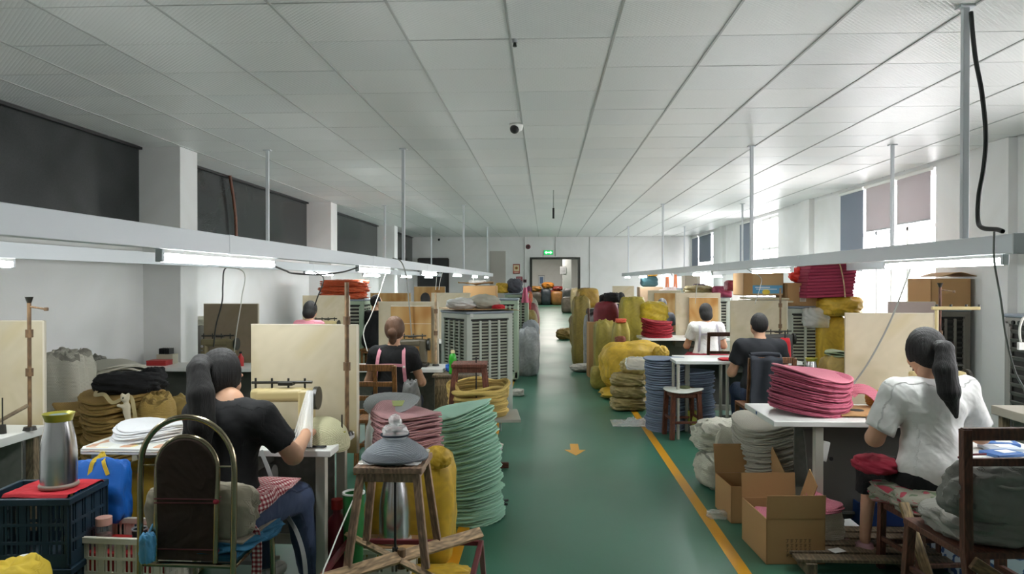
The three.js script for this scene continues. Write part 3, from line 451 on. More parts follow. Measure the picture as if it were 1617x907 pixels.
function crate(pos, w, h, d, turn, label, mat, o = {}) {
  const t = thing('plastic_crate', label, 'crate', pos, turn); const nb = o.bars ?? 9;
  new MB().box(w - 0.02, 0.012, d - 0.02, [0, 0.008, 0]).build('base', mat, t);
  const rim = new MB(); for (const s of [-1, 1]) rim.box(w, 0.03, 0.022, [0, h - 0.015, s * (d / 2 - 0.01)]).box(0.022, 0.03, d, [s * (w / 2 - 0.01), h - 0.015, 0]); rim.build('rim', mat, t);
  for (const [a, len, off] of [[0, w, d], [Math.PI, w, d], [Math.PI / 2, d, w], [-Math.PI / 2, d, w]]) {
    const m = new MB(), z = off / 2 - 0.012; for (const q of [0.1, 0.36, 0.62]) m.box(len - 0.02, q === 0.1 ? h * 0.2 : 0.014, 0.008, [0, h * q, z], [0, 0, 0], 0.001);
    for (let i = 0; i <= nb; i++) m.box(i % 4 === 0 ? 0.03 : 0.009, h - 0.03, 0.007, [-len / 2 + 0.014 + (len - 0.028) * i / nb, h / 2, z], [0, 0, 0], 0.001);
    const g = m.geo(); g.rotateY(a); mesh('side_wall', g, mat, t);
  }
  return t;
}
function carton(pos, w, h, d, turn, label, o = {}) {
  const t = thing('cardboard_box', label, 'cardboard box', pos, turn), th = 0.006, m = o.mat ?? M.cardboard;
  const b = new MB(); b.box(w, h, th, [0, h / 2, d / 2 - th / 2], [0, 0, 0], 0.001).box(w, h, th, [0, h / 2, -d / 2 + th / 2], [0, 0, 0], 0.001).box(th, h, d, [w / 2 - th / 2, h / 2, 0], [0, 0, 0], 0.001).box(th, h, d, [-w / 2 + th / 2, h / 2, 0], [0, 0, 0], 0.001).box(w, th, d, [0, th / 2, 0], [0, 0, 0], 0.001);
  b.build('walls', m, t);
  if (o.open) {
    for (const [fw, fh, p, r] of o.open) new MB().box(fw, fh, 0.005, [0, fh / 2, 0], [0, 0, 0], 0.001).build('flap', m, t).position.set(...p), t.children[t.children.length - 1].rotation.set(...r);
  } else { for (const s of [-1, 1]) new MB().box(w, 0.005, d / 2 - 0.002, [0, h + 0.002, s * d / 4], [0, 0, 0], 0.001).build('flap', m, t); new MB().box(0.05, 0.002, d + 0.004, [0, h + 0.006, 0], [0, 0, 0], 0).rotate; new MB().box(w + 0.002, 0.002, 0.05, [0, h + 0.006, 0], [0, 0, 0], 0).build('tape', std(0xc9b28a, 0.3), t); }
  if (o.print) { const g = new THREE.PlaneGeometry(o.print.w, o.print.h), q = mesh('print', g, std(0xffffff, 0.8, { map: o.print.map }), t); q.position.set(o.print.x ?? 0, o.print.y ?? h / 2, d / 2 + 0.0015); }
  return t;
}
// a pile of mats, each a thing of its own; pts gives the pile's axis from bottom to top
function matPile(axis, n, r, t, mats, warp, name, labels, group, o = {}) {
  const curve = new THREE.CatmullRomCurve3(axis), base = [0, 1, 2].map((k) => matGeo(r, t, [warp[0] * (0.9 + 0.1 * k), warp[1], warp[2], warp[3]], k + (o.s ?? 0) * 5, o.sx ?? 1));
  for (let i = 0; i < n; i++) {
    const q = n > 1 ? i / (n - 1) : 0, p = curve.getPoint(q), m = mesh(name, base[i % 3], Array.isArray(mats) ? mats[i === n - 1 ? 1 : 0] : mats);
    m.position.copy(p).add(V(rr(-1, 1) * (o.jit ?? 0.012), 0, rr(-1, 1) * (o.jit ?? 0.012)));
    const tilt = o.tilt ? o.tilt(q) : [0, 0]; m.rotation.set(tilt[0] + rr(-0.02, 0.02), rr(-0.12, 0.12), tilt[1] + rr(-0.025, 0.025), 'XZY');
    const s = rr(0.965, 1.03); m.scale.set(s, 1, s);
    const nth = ordinal(n - 1 - i) + ' from the top'; tag(m, i === n - 1 ? labels[1] : i === 0 && labels[2] ? labels[2] : labels[0].replace(/(mat|sheet)( |$)/, '$1, ' + nth + ',$2'), o.cat ?? 'mat', group);
  }
}
function sack(pos, w, h, d, turn, label, mat, o = {}) {
  const t = thing(o.name ?? 'woven_sack', label, o.cat ?? 'sack', pos, turn);
  mesh('body', lump(w, h, d, { wr: 0.035, ...o }), mat, t);
  if (o.tie) { const g = new MB().lathe([[0.02, 0], [0.035, 0.02], [0.025, 0.05], [0.055, 0.1], [0.07, 0.12], [0.05, 0.1]].map(([a, b]) => [a * o.tie, b * o.tie]), [0, 0, 0], 14).geo(); g.translate(0, h - 0.012, 0); mesh('neck', g, mat, t); }
  if (o.band) { const m = new MB(); m.tube([[-w / 2 - 0.005, h * 0.5, 0], [0, h * 1.0 + 0.004, d * 0.1], [w / 2 + 0.005, h * 0.5, 0]], 0.006, 6); m.build('string', M.whitecord, t); }
  if (o.tilt) t.rotation.set(o.tilt[0], turn, o.tilt[1]);
  return t;
}
// ---------- people ----------
function surfaceNet(f, lo, hi, cell) {
  const n = [0, 1, 2].map((i) => Math.ceil((hi[i] - lo[i]) / cell) + 1), [nx, ny, nz] = n, val = new Float32Array(nx * ny * nz);
  for (let k = 0, q = 0; k < nz; k++) for (let j = 0; j < ny; j++) for (let i = 0; i < nx; i++, q++) val[q] = f(lo[0] + i * cell, lo[1] + j * cell, lo[2] + k * cell);
  const id = new Int32Array(nx * ny * nz).fill(-1), pos = [], idx = [], at = (i, j, k) => i + nx * (j + ny * k);
  const E = [[0, 1], [0, 2], [0, 4], [1, 3], [1, 5], [2, 3], [2, 6], [3, 7], [4, 5], [4, 6], [5, 7], [6, 7]];
  for (let k = 0; k < nz - 1; k++) for (let j = 0; j < ny - 1; j++) for (let i = 0; i < nx - 1; i++) {
    let mask = 0; const v = []; for (let c = 0; c < 8; c++) { const x = val[at(i + (c & 1), j + (c >> 1 & 1), k + (c >> 2))]; v.push(x); if (x < 0) mask |= 1 << c; }
    if (!mask || mask === 255) continue; let x = 0, y = 0, z = 0, m = 0;
    for (const [a, b] of E) if ((mask >> a & 1) !== (mask >> b & 1)) { const t = v[a] / (v[a] - v[b]); x += (a & 1) + t * ((b & 1) - (a & 1)); y += (a >> 1 & 1) + t * ((b >> 1 & 1) - (a >> 1 & 1)); z += (a >> 2) + t * ((b >> 2) - (a >> 2)); m++; }
    id[at(i, j, k)] = pos.length / 3; pos.push(lo[0] + (i + x / m) * cell, lo[1] + (j + y / m) * cell, lo[2] + (k + z / m) * cell);
  }
  const quad = (a, b, c, d, flip) => { if (a < 0 || b < 0 || c < 0 || d < 0) return; flip ? idx.push(a, c, b, a, d, c) : idx.push(a, b, c, a, c, d); };
  for (let k = 1; k < nz - 1; k++) for (let j = 1; j < ny - 1; j++) for (let i = 1; i < nx - 1; i++) {
    const s = val[at(i, j, k)] < 0;
    if (s !== val[at(i + 1, j, k)] < 0) quad(id[at(i, j - 1, k - 1)], id[at(i, j, k - 1)], id[at(i, j, k)], id[at(i, j - 1, k)], !s);
    if (s !== val[at(i, j + 1, k)] < 0) quad(id[at(i - 1, j, k - 1)], id[at(i - 1, j, k)], id[at(i, j, k)], id[at(i, j, k - 1)], !s);
    if (s !== val[at(i, j, k + 1)] < 0) quad(id[at(i - 1, j - 1, k)], id[at(i, j - 1, k)], id[at(i, j, k)], id[at(i - 1, j, k)], !s);
  }
  const g = new THREE.BufferGeometry(); g.setAttribute('position', new THREE.Float32BufferAttribute(pos, 3)); g.setIndex(idx); g.computeVertexNormals(); return uvBox(g);
}
const capsule = (a, b, ra, rb = ra) => { const bx = b[0] - a[0], by = b[1] - a[1], bz = b[2] - a[2], L = bx * bx + by * by + bz * bz || 1e-9; return (x, y, z) => { const px = x - a[0], py = y - a[1], pz = z - a[2]; let t = (px * bx + py * by + pz * bz) / L; t = t < 0 ? 0 : t > 1 ? 1 : t; return Math.hypot(px - bx * t, py - by * t, pz - bz * t) - (ra + (rb - ra) * t); }; };
const ellip = (c, r) => (x, y, z) => { const q = Math.hypot((x - c[0]) / r[0], (y - c[1]) / r[1], (z - c[2]) / r[2]); return (q - 1) * Math.min(r[0], r[1], r[2]); };
const blend = (fs, k) => (x, y, z) => { let d = 1e3; for (const f of fs) { const e = f(x, y, z), h = Math.max(k - Math.abs(d - e), 0) / k; d = Math.min(d, e) - h * h * k * 0.25; } return d; };
const cut = (f, p, n) => (x, y, z) => Math.max(f(x, y, z), (x - p[0]) * n[0] + (y - p[1]) * n[1] + (z - p[2]) * n[2]);
const box3 = (pts, pad) => [[0, 1, 2].map((i) => Math.min(...pts.map((p) => p[i])) - pad), [0, 1, 2].map((i) => Math.max(...pts.map((p) => p[i])) + pad)];
const paint = (g, fn) => { const p = g.attributes.position, c = new Float32Array(p.count * 3); for (let i = 0; i < p.count; i++) c.set(fn(p.getX(i), p.getY(i), p.getZ(i)), i * 3); g.setAttribute('color', new THREE.BufferAttribute(c, 3)); return g; };
// one head (centre of the skull at the origin, facing -z) and one hand (wrist at the origin, fingers along -z, thumb at -x), shared by all
const headGeo = (() => {
  let f = blend([ellip([0, 0.01, 0.005], [0.074, 0.098, 0.092]), ellip([0, -0.055, -0.03], [0.054, 0.06, 0.056]), capsule([0, -0.1, -0.058], [0, -0.098, -0.05], 0.022), capsule([-0.04, -0.035, -0.055], [0.04, -0.035, -0.055], 0.026)], 0.03);
  f = blend([f, capsule([0, 0.005, -0.086], [0, -0.032, -0.104], 0.008, 0.013), capsule([-0.013, -0.036, -0.094], [0.013, -0.036, -0.094], 0.008), capsule([-0.02, -0.064, -0.082], [0.02, -0.064, -0.082], 0.008), capsule([-0.045, 0.022, -0.078], [0.045, 0.022, -0.078], 0.008), ellip([0.076, -0.012, 0.008], [0.01, 0.032, 0.02]), ellip([-0.076, -0.012, 0.008], [0.01, 0.032, 0.02])], 0.012);
  const eyes = [ellip([0.031, 0, -0.09], [0.016, 0.012, 0.018]), ellip([-0.031, 0, -0.09], [0.016, 0.012, 0.018])];
  const g = surfaceNet((x, y, z) => { let d = f(x, y, z); for (const e of eyes) d = Math.max(d, -e(x, y, z)); for (const s of [-1, 1]) d = Math.min(d, Math.hypot(x - s * 0.031, y, z + 0.078) - 0.0125); return d; }, [-0.1, -0.14, -0.13], [0.1, 0.125, 0.11], 0.004);
  return paint(g, (x, y, z) => { for (const s of [-1, 1]) { const e = Math.hypot(x - s * 0.031, y); if (z < -0.083 && e < 0.006) return [0.05, 0.04, 0.04]; if (z < -0.079 && e < 0.0125) return [1.2, 1.3, 1.4]; if (z < -0.07 && Math.abs(y - 0.024) < 0.004 && Math.abs(Math.abs(x) - 0.032) < 0.016) return [0.12, 0.1, 0.09]; } if (z < -0.08 && Math.abs(y + 0.064) < 0.007 && Math.abs(x) < 0.022) return [0.8, 0.5, 0.5]; return [1, 1, 1]; });
})();
const handGeo = (() => {
  const fs = [blend([capsule([0, 0, 0.03], [0, 0, 0], 0.026, 0.025), capsule([-0.014, 0, -0.01], [-0.02, 0, -0.075], 0.017, 0.013), capsule([0, 0, -0.01], [0, 0.002, -0.08], 0.017, 0.013), capsule([0.016, 0, -0.01], [0.024, 0, -0.07], 0.016, 0.012)], 0.018)];
  [[-0.026, 1], [-0.008, 1.1], [0.01, 1.02], [0.027, 0.8]].forEach(([x, l]) => { const a = [x, 0.001, -0.075], b = [x * 1.15, -0.006, -0.075 - 0.036 * l], c = [x * 1.2, -0.022, -0.075 - 0.058 * l], d = [x * 1.2, -0.04, -0.075 - 0.07 * l]; fs.push(capsule(a, b, 0.0095, 0.0085), capsule(b, c, 0.0085, 0.008), capsule(c, d, 0.008, 0.0065)); });
  fs.push(capsule([-0.022, -0.004, -0.02], [-0.042, -0.014, -0.05], 0.013, 0.0105), capsule([-0.042, -0.014, -0.05], [-0.043, -0.025, -0.08], 0.0105, 0.008));
  return paint(surfaceNet(blend(fs, 0.006), [-0.07, -0.06, -0.17], [0.05, 0.04, 0.07], 0.003), () => [1, 1, 1]);
})();
const strip = (g) => { for (const k of Object.keys(g.attributes)) if (!['position', 'normal', 'uv', 'color'].includes(k)) g.deleteAttribute(k); return g; };
// a seated worker, facing -z before turn; the thing's origin is on the floor below the hips
function seated(pos, turn, label, o) {
  const t = thing('person', label, 'person', pos, turn), c = o.cell ?? 0.013, lean = o.lean ?? 0.06, sh = o.seat ?? 0.45, S = o.size ?? 1, bw = o.build ?? 1;
  const hip = sh + 0.10, up = (q) => hip + q * S, fz = (q) => -lean * q / 0.5;
  const neck = [0, up(0.50), fz(0.5)], head = [o.headX ?? 0, up(o.headUp ?? 0.635), fz(0.5) - 0.035], sx = 0.155 * S * bw, sy = up(0.43);
  const sho = [[-sx, sy, fz(0.43)], [sx, sy, fz(0.43)]];
  const elb = o.elbow ?? [[-sx - 0.085, up(0.17), fz(0.3) - 0.07], [sx + 0.085, up(0.17), fz(0.3) - 0.07]];
  const wri = o.wrist ?? [[-0.13, Math.max(up(0.24), 0.81), fz(0.3) - 0.30], [0.13, Math.max(up(0.24), 0.81), fz(0.3) - 0.30]];
  const hips = [[-0.085 * bw, hip - 0.01, 0], [0.085 * bw, hip - 0.01, 0]], knee = [[-0.13, sh + 0.055, -0.40], [0.13, sh + 0.055, -0.40]], ank = o.ankle ?? [[-0.13, 0.09, -0.36], [0.13, 0.09, -0.36]], toe = ank.map((a) => [a[0] * 1.15, 0.035, a[2] - 0.14]);
  // skin: neck, arms, legs and trunk as one field, head and hands on finer grids
  const trunk = (g) => [ellip([0, hip + 0.02, 0.0], [0.155 * bw + g, 0.12 + g, 0.125 + g]), ellip([0, up(0.17), fz(0.17)], [0.135 * bw + g, 0.16, 0.10 * bw + g]), ellip([0, up(0.36), fz(0.36)], [0.155 * bw * S + g, 0.15, 0.105 * bw + g]), capsule(sho[0], sho[1], 0.058 * bw + g)];
  const arm = (i) => [capsule(sho[i], elb[i], 0.046 * bw, 0.038 * bw), capsule(elb[i], wri[i], 0.038 * bw, 0.026)];
  const leg = (i, g = 0) => [capsule(hips[i], knee[i], 0.082 * bw + g, 0.058 + g), capsule(knee[i], ank[i], 0.054 + g, 0.036 + g)];
  const neckF = [capsule(neck, [head[0], head[1] - 0.07, head[2] + 0.015], 0.053, 0.05)];
  const skinF = blend([...trunk(-0.012), ...neckF, ...arm(0), ...arm(1), ...leg(0, -0.006), ...leg(1, -0.006), ...[0, 1].map((i) => capsule([ank[i][0], 0.05, ank[i][2] + 0.03], toe[i], 0.036, 0.028))], 0.03);
  const [lo, hi] = box3([...sho, ...elb, ...wri, ...knee, ...ank, ...toe, head, [0, sh, 0.12]], 0.13);
  const body = paint(surfaceNet(skinF, lo, hi, c), () => [1, 1, 1]);
  const hg = headGeo.clone(); hg.rotateY(o.headTurn ?? 0); hg.rotateX(-(o.nod ?? 0.35)); hg.translate(...head);
  const hands = [0, 1].map((i) => { const h = handGeo.clone(); if (i === 0) { h.scale(-1, 1, 1); const ix = h.index.array; for (let k = 0; k < ix.length; k += 3) [ix[k], ix[k + 1]] = [ix[k + 1], ix[k]]; h.computeVertexNormals(); } const d = V(...wri[i]).sub(V(...elb[i])).normalize(); h.applyQuaternion(new THREE.Quaternion().setFromUnitVectors(V(0, 0, -1), V(d.x * 0.6, Math.min(0, d.y) - 0.08, d.z).normalize())); h.translate(...wri[i]); return h; });
  const skin = M.skin.clone(); if (o.tone) skin.color.set(o.tone);
  mesh('body', mergeGeometries([body, hg, ...hands].map(strip)), skin, t);
  // hair
  const H = (x, y, z) => { const v = V(x, y, z).applyEuler(_e.set(-(o.nod ?? 0.35), 0, 0)); const w = v.clone().applyAxisAngle(V(0, 1, 0), 0); return [w.x + head[0], w.y + head[1], w.z + head[2]]; };
  const hd = o.hair ?? 'bun', hp = [], th = o.hairThick ?? (hd === 'short' ? 0.008 : 0.014), hc = H(0, 0.012, 0.012);
  const yawHair = o.headTurn ?? 0, cs = Math.cos(yawHair), sn = Math.sin(yawHair);
  const cap = (() => { const a = ellip([0, 0.016, 0.01], [0.076 + th, 0.1 + th, 0.092 + th]), nod = o.nod ?? 0.35, cn = Math.cos(nod), sd = Math.sin(nod); return (x, y, z) => { x -= head[0]; y -= head[1]; z -= head[2]; const y2 = y * cn - z * sd, z2 = y * sd + z * cn, x3 = x * cs - z2 * sn, z3 = x * sn + z2 * cs; return Math.max(a(x3, y2, z3), -(z3 + 0.045 + (y2 - 0.02) * (hd === 'short' ? -0.55 : -0.35)), hd === 'short' ? -(y2 + 0.02 + Math.max(0, Math.min(0.06, z3 * 1.2))) : -(y2 + 0.05 + Math.max(0, Math.min(0.06, z3 * 1.2)))); }; })();
  hp.push(cap); const pts = [head];
  if (hd === 'pony') { const q = o.pony; for (let i = 0; i < q.length - 1; i++) hp.push(capsule(q[i].slice(0, 3), q[i + 1].slice(0, 3), q[i][3], q[i + 1][3])); pts.push(...q.map((v) => v.slice(0, 3))); }
  if (hd === 'bun') { const b = H(0.0, -0.045, 0.105); hp.push(ellip(b, [0.042, 0.042, 0.036]), ellip(H(0.0, -0.09, 0.07), [0.035, 0.05, 0.03])); pts.push(b); }
  if (hd === 'bob') { const b = H(0, -0.05, 0.03); hp.push(ellip(b, [0.085, 0.085, 0.085])); pts.push(b); }
  const [hl, hh] = box3(pts, 0.15), wob = 0.0012, hf = blend(hp, 0.012);
  mesh('hair', surfaceNet((x, y, z) => hf(x, y, z) + wob * Math.sin(x * 260 + y * 14) * Math.sin(z * 240 + y * 9), hl, hh, o.cell ? 0.007 : 0.005), o.hairMat ?? M.hair, t);
  if (o.tieAt) mesh('hair_tie', new MB().add(new THREE.TorusGeometry(0.026, 0.009, 8, 20), o.tieAt, [1.2, 0.2, 0]).geo(), o.tieMat ?? M.navy, t);
  // shirt: trunk plus sleeves that end flat above the elbow
  const g = 0.014, sl = [0, 1].map((i) => { const q = o.sleeve ?? 0.62, e = elb[i], s = sho[i], p = s.map((v, k) => v + (e[k] - v) * q), n = V(...e).sub(V(...s)).normalize().toArray(), far = s.map((v, k) => v + (e[k] - v) * (q + 0.2)); return cut(capsule(s, far, 0.07 * bw, 0.064 * bw), p, n); });
  const shirtCore = blend([...trunk(g), ellip([0, up(0.06), 0.01], [0.165 * bw, 0.12, 0.13])], 0.05), hem = o.hem ?? hip - 0.05;
  const shirt = blend([shirtCore, ...sl], 0.025), sag = (x, y, z) => 0.016 * fbm(x * 5, y * 9 + x * 9, z * 5, 3);
  mesh('shirt', surfaceNet((x, y, z) => Math.max(shirt(x, y, z) + sag(x, y, z), hem - y, (y - neck[1] - 0.015) + (Math.hypot(x, z - neck[2]) < 0.075 ? 0.0 : -0.03), -(Math.hypot(x, z - neck[2] + 0.005) - 0.056) * (y > neck[1] - 0.03 ? 1 : 0) - (y > neck[1] - 0.03 ? 0 : 1)), lo, hi, c), o.shirt ?? M.blackcloth, t);
  // trousers and shoes
  const pants = blend([ellip([0, hip, 0], [0.172 * bw, 0.12, 0.14]), ...[0, 1].flatMap((i) => { const end = o.shorts ? knee[i] : ank[i], k = [capsule(hips[i], knee[i], 0.098 * bw, 0.074)]; if (!o.shorts) k.push(cut(capsule(knee[i], [ank[i][0], -0.05, ank[i][2]], 0.07, 0.056), [0, 0.1, 0], [0, -1, 0])); else k.push(cut(capsule(knee[i], ank[i], 0.074, 0.07), [0, sh - 0.08, 0], [0, -1, 0])); return k; })], 0.03);
  mesh('trousers', surfaceNet((x, y, z) => Math.max(pants(x, y, z) + sag(z, x, y), y - hip - 0.07), lo, hi, c), o.trousers ?? M.navy, t);
  for (const i of [0, 1]) { const sf = blend([cut(capsule([ank[i][0], 0.045, ank[i][2] + 0.035], toe[i], 0.045, 0.038), [0, 0, 0], [0, -1, 0]), capsule([ank[i][0], 0.09, ank[i][2]], [ank[i][0], 0.05, ank[i][2]], 0.044)], 0.02); const [a, b] = box3([ank[i], toe[i]], 0.1); mesh('shoe', surfaceNet((x, y, z) => Math.max(sf(x, y, z), y - 0.1, 0.003 - y), a, b, 0.008), o.shoes ?? M.whitecloth, t); }
  t.userData.j = undefined; delete t.userData.j;
  return { t, sho, elb, wri, neck, head, hip, up, fz, knee };
}
// an apron strap set on the back: two straps over the shoulders and a band across
function apronStraps(p, mat, w = 0.14, low = 0.20, bandQ = 0.34) {
  const m = new MB(), zb = (q) => p.fz(q) + 0.128;
  for (const s of [-1, 1]) m.add(ribbon([[s * w * 0.62, p.up(0.485), p.fz(0.45) + 0.01], [s * w * 0.75, p.up(0.47), zb(0.45) - 0.05], [s * w * 0.8, p.up(0.42), zb(0.4) - 0.012], [s * w * 0.86, p.up(0.32), zb(0.3) + 0.004], [s * w * 0.95, p.up(low), zb(0.2) - 0.004]], 0.03, [0, 0, 1]));
  m.add(ribbon([[-w * 0.84, p.up(bandQ), zb(0.33)], [0, p.up(bandQ) + 0.004, zb(0.33) + 0.006], [w * 0.84, p.up(bandQ), zb(0.33)]], 0.026, [0, 0, 1]));
  return m.build('apron_strap', mat, p.t);
}
function ribbon(pts, w, nrm, t = 0.004) {
  const c = new THREE.CatmullRomCurve3(pts.map((p) => V(...p))), n = pts.length * 5, pos = [], idx = [], N = V(...nrm);
  for (let i = 0; i <= n; i++) { const p = c.getPoint(i / n), d = c.getTangent(i / n), s = d.clone().cross(N).normalize().multiplyScalar(w / 2), k = s.clone().cross(d).normalize().multiplyScalar(t / 2); for (const [a, b] of [[1, 1], [-1, 1], [-1, -1], [1, -1]]) pos.push(...p.clone().addScaledVector(s, a).addScaledVector(k, b).toArray()); }
  for (let i = 0; i < n; i++) for (let j = 0; j < 4; j++) { const a = i * 4 + j, b = i * 4 + (j + 1) % 4; idx.push(a, b, a + 4, b, b + 4, a + 4); }
  idx.push(0, 2, 1, 0, 3, 2, n * 4, n * 4 + 1, n * 4 + 2, n * 4, n * 4 + 2, n * 4 + 3);
  const g = new THREE.BufferGeometry(); g.setAttribute('position', new THREE.Float32BufferAttribute(pos, 3)); g.setIndex(idx); const q = g.toNonIndexed(); q.computeVertexNormals(); return uvBox(q);
}
// ---------- tables, boards, machines ----------
const X = (px, py, Z) => P(px, py, Z).x, Y = (py, Z, px = 861) => P(px, py, Z).y;
sewingTable(-2.36, -1.075, 4.10, 0.47, 'white-topped sewing table of the black-shirted woman with the ponytail');
sewingTable(-2.2, -0.985, 7.5, 0.47, 'sewing table of the woman with pink apron straps');
sewingTable(-2.2, -1.0, 10.75, 0.47, 'sewing table behind the large louvred cooler on the left');
sewingTable(-2.3, -1.1, 14.1, 0.47, 'fourth sewing table from the camera on the inner left row');
sewingTable(-4.12, -2.93, 4.2, 0.58, 'worn wood-edged sewing table cut by the left picture edge', { edge: M.greywood, leg: M.greywood, th: 0.05 });
sewingTable(-4.1, -2.72, 7.5, 0.5, 'dark-panelled sewing table in front of the grey board by the white column', { panel: M.darkpanel });
sewingTable(-4.1, -2.8, 10.75, 0.47, 'sewing table of the pink-shirted worker by the left wall');
sewingTable(-4.0, -2.5, 14.1, 0.47, 'sewing table of the black-shirted man standing out on the left');
sewingTable(1.385, 2.66, 5.17, 0.66, 'white-topped sewing table bearing the dark pink pile of mats', { inset: 0.22 });
sewingTable(1.45, 2.7, 8.5, 0.66, 'sewing table of the man in black on the right', { panel: M.darkpanel });
sewingTable(1.43, 2.72, 11.6, 0.66, 'sewing table bearing the bright red pile of mats', { panel: M.darkpanel });
sewingTable(1.45, 2.72, 14.9, 0.66, 'sewing table of the grey-haired worker on the right');
sewingTable(1.45, 2.72, 18.2, 0.66, 'farthest sewing table on the right, under the teal sack');
sewingTable(3.05, 4.3, 5.17, 0.6, 'wood-edged table at the right picture edge before the dark air cooler', { edge: M.greywood, leg: M.greywood, th: 0.06, top: std(0x9d988c, 0.6) });
const bd = (l, r, top, Z, label, mat, y0) => partition(X(l, top, Z), X(r, top, Z), Z, Y(top, Z, (l + r) / 2), label, mat, y0);
bd(397, 565, 513, 4.13, 'stained cream board standing behind the black-shirted woman’s machine', undefined, 0.62);
bd(-60, 70, 507, 4.23, 'yellow-stained cream board at the left picture edge');
bd(322, 408, 480, 7.53, 'dull grey-brown board beside the white column on the left', M.greyboard);
bd(598, 692, 477, 7.53, 'cream board behind the woman with pink straps');
{ const t = thing('plywood_sheet', 'yellow wood-grained sheet leaning on the cream board behind the pink straps', 'board', [0, 0, 0]); const z = 7.47, x0 = X(617, 483, z), x1 = X(681, 483, z); new MB().box(x1 - x0, Y(484, z) - 0.76, 0.012, [(x0 + x1) / 2, (Y(484, z) + 0.76) / 2, -z], [0, 0, 0], 0.002).build('sheet', M.boardwood, t); new MB().box(x1 - x0, 0.012, 0.016, [(x0 + x1) / 2, Y(484, z), -z]).box(x1 - x0, 0.008, 0.014, [(x0 + x1) / 2, Y(512, z), -z]).build('edge_strip', M.edge, t); }
bd(478, 552, 467, 10.8, 'cream board in front of the pink-shirted worker');
bd(585, 649, 463, 14.2, 'tan plywood board beyond the black-shirted man', M.boardwood);
bd(654, 703, 453, 14.25, 'tan plywood board with a dark-haired worker before it', M.boardwood);
bd(681, 742, 463, 10.8, 'pale board behind the top of the large louvred cooler');
bd(1334, 1475, 495, 5.22, 'plain cream board before the white-shirted woman with the ponytail');
bd(1153, 1243, 475, 8.55, 'cream board before the man in black on the right');
bd(1067, 1137, 463, 11.65, 'cream board before the woman in the white apron-tied shirt');
{ const t = thing('plywood_sheet', 'tan sheet fixed on the cream board before the apron-tied woman', 'board'); const z = 11.6, x0 = X(1088, 470, z), x1 = X(1134, 470, z); new MB().box(x1 - x0, Y(470, z) - 0.76, 0.012, [(x0 + x1) / 2, (Y(470, z) + 0.76) / 2, -z]).build('sheet', M.boardwood, t); new MB().box(x1 - x0, 0.012, 0.016, [(x0 + x1) / 2, Y(470, z), -z]).build('edge_strip', M.edge, t); }
bd(1023, 1075, 459, 14.95, 'cream board in front of the grey-haired worker');
{ const t = thing('plywood_sheet', 'tan sheet fixed on the board in front of the grey-haired worker', 'board'); const z = 14.9, x0 = X(1033, 462, z), x1 = X(1066, 462, z); new MB().box(x1 - x0, Y(463, z) - 0.76, 0.012, [(x0 + x1) / 2, (Y(463, z) + 0.76) / 2, -z]).build('sheet', M.boardwood, t); }
bd(967, 1001, 452, 18.25, 'farthest pale board on the right beside the aisle sacks');
bd(1402, 1476, 477, 7.9, 'pinkish board standing below the bright window', std(0xc9b4ae, 0.7));
{ const t = thing('board_stack', 'two pale boards laid flat on top of the cooler under the printed carton', 'board', [0, 0, 0]); const z = 9.1; for (const [l, r, y, d] of [[1176, 1240, 474, 0], [1180, 1236, 470, 0.05]]) { const x0 = X(l, y, z), x1 = X(r, y, z); new MB().box(x1 - x0, 0.02, 0.6, [(x0 + x1) / 2, Y(y, z) - 0.01, -z - d]).build('board', M.board, t); } }
sewingMachine([X(447, 690, 3.9), 0.75, -3.9], 'beige sewing machine beside the black-shirted woman’s bare arm');
sewingMachine([X(648, 570, 7.25), 0.75, -7.25], 'dark sewing machine beside the woman with pink straps', 0, std(0x57503f, 0.45));
sewingMachine([X(345, 560, 7.2), 0.75, -7.2], 'olive sewing machine before the grey-brown board', 0, std(0x7a7050, 0.5));
sewingMachine([X(515, 505, 10.5), 0.75, -10.5], 'small machine before the pink-shirted worker', 0, M.machine);
sewingMachine([X(1480, 600, 4.85), 0.75, -4.85], 'pale sewing machine hidden before the ponytailed woman in white');
sewingMachine([X(1226, 560, 8.1), 0.75, -8.1], 'dark sewing machine at the right elbow of the man in black', 0, std(0x4a4a48, 0.5));
threadStand([X(548, 680, 4.0), 0.75, -4.0], Y(446, 4.0, 548) - 0.75, 'rusty thread pole in front of the stained cream board', { r: 0.012 });
threadStand([X(47, 670, 4.05), 0.75, -4.05], Y(476, 4.05, 47) - 0.75, 'rusty thread pole with a small arm at the left picture edge', { arm: 0.1, r: 0.011 });
threadStand([X(688, 565, 7.3), 0.75, -7.3], Y(463, 7.3, 688) - 0.75, 'pale thread pole at the right end of the wood-grained sheet', { mat: M.palewood });
threadStand([X(1232, 560, 8.3), 0.75, -8.3], Y(455, 8.3, 1232) - 0.75, 'thin wooden thread pole before the louvred cooler on the right', { mat: M.rust });
threadStand([X(1484, 560, 6.2), 0, -6.2], Y(452, 6.2, 1484), 'brown thread pole with an arm before the dark cooler with cardboard', { arm: 0.11, mat: M.brownwood });
{ const z = 5.0, t = thing('thread_rack', 'pale horizontal thread bar on a post above the ponytailed woman’s head', 'thread rack', [X(1479, 490, z), 0.75, -z]); const h = Y(487, z, 1479) - 0.75, w = X(1549, 487, z) - X(1474, 487, z); new MB().rod([0, 0, 0], [0, h, 0], 0.012).build('post', M.machine, t); new MB().box(w, 0.022, 0.03, [w / 2 - 0.03, h, 0]).build('bar', M.machine, t); for (const q of [0, 0.3, 0.62, 0.9]) new MB().rod([w * q, h, 0], [w * q, h + 0.025, 0], 0.008).build('peg', M.machineblack, t); }
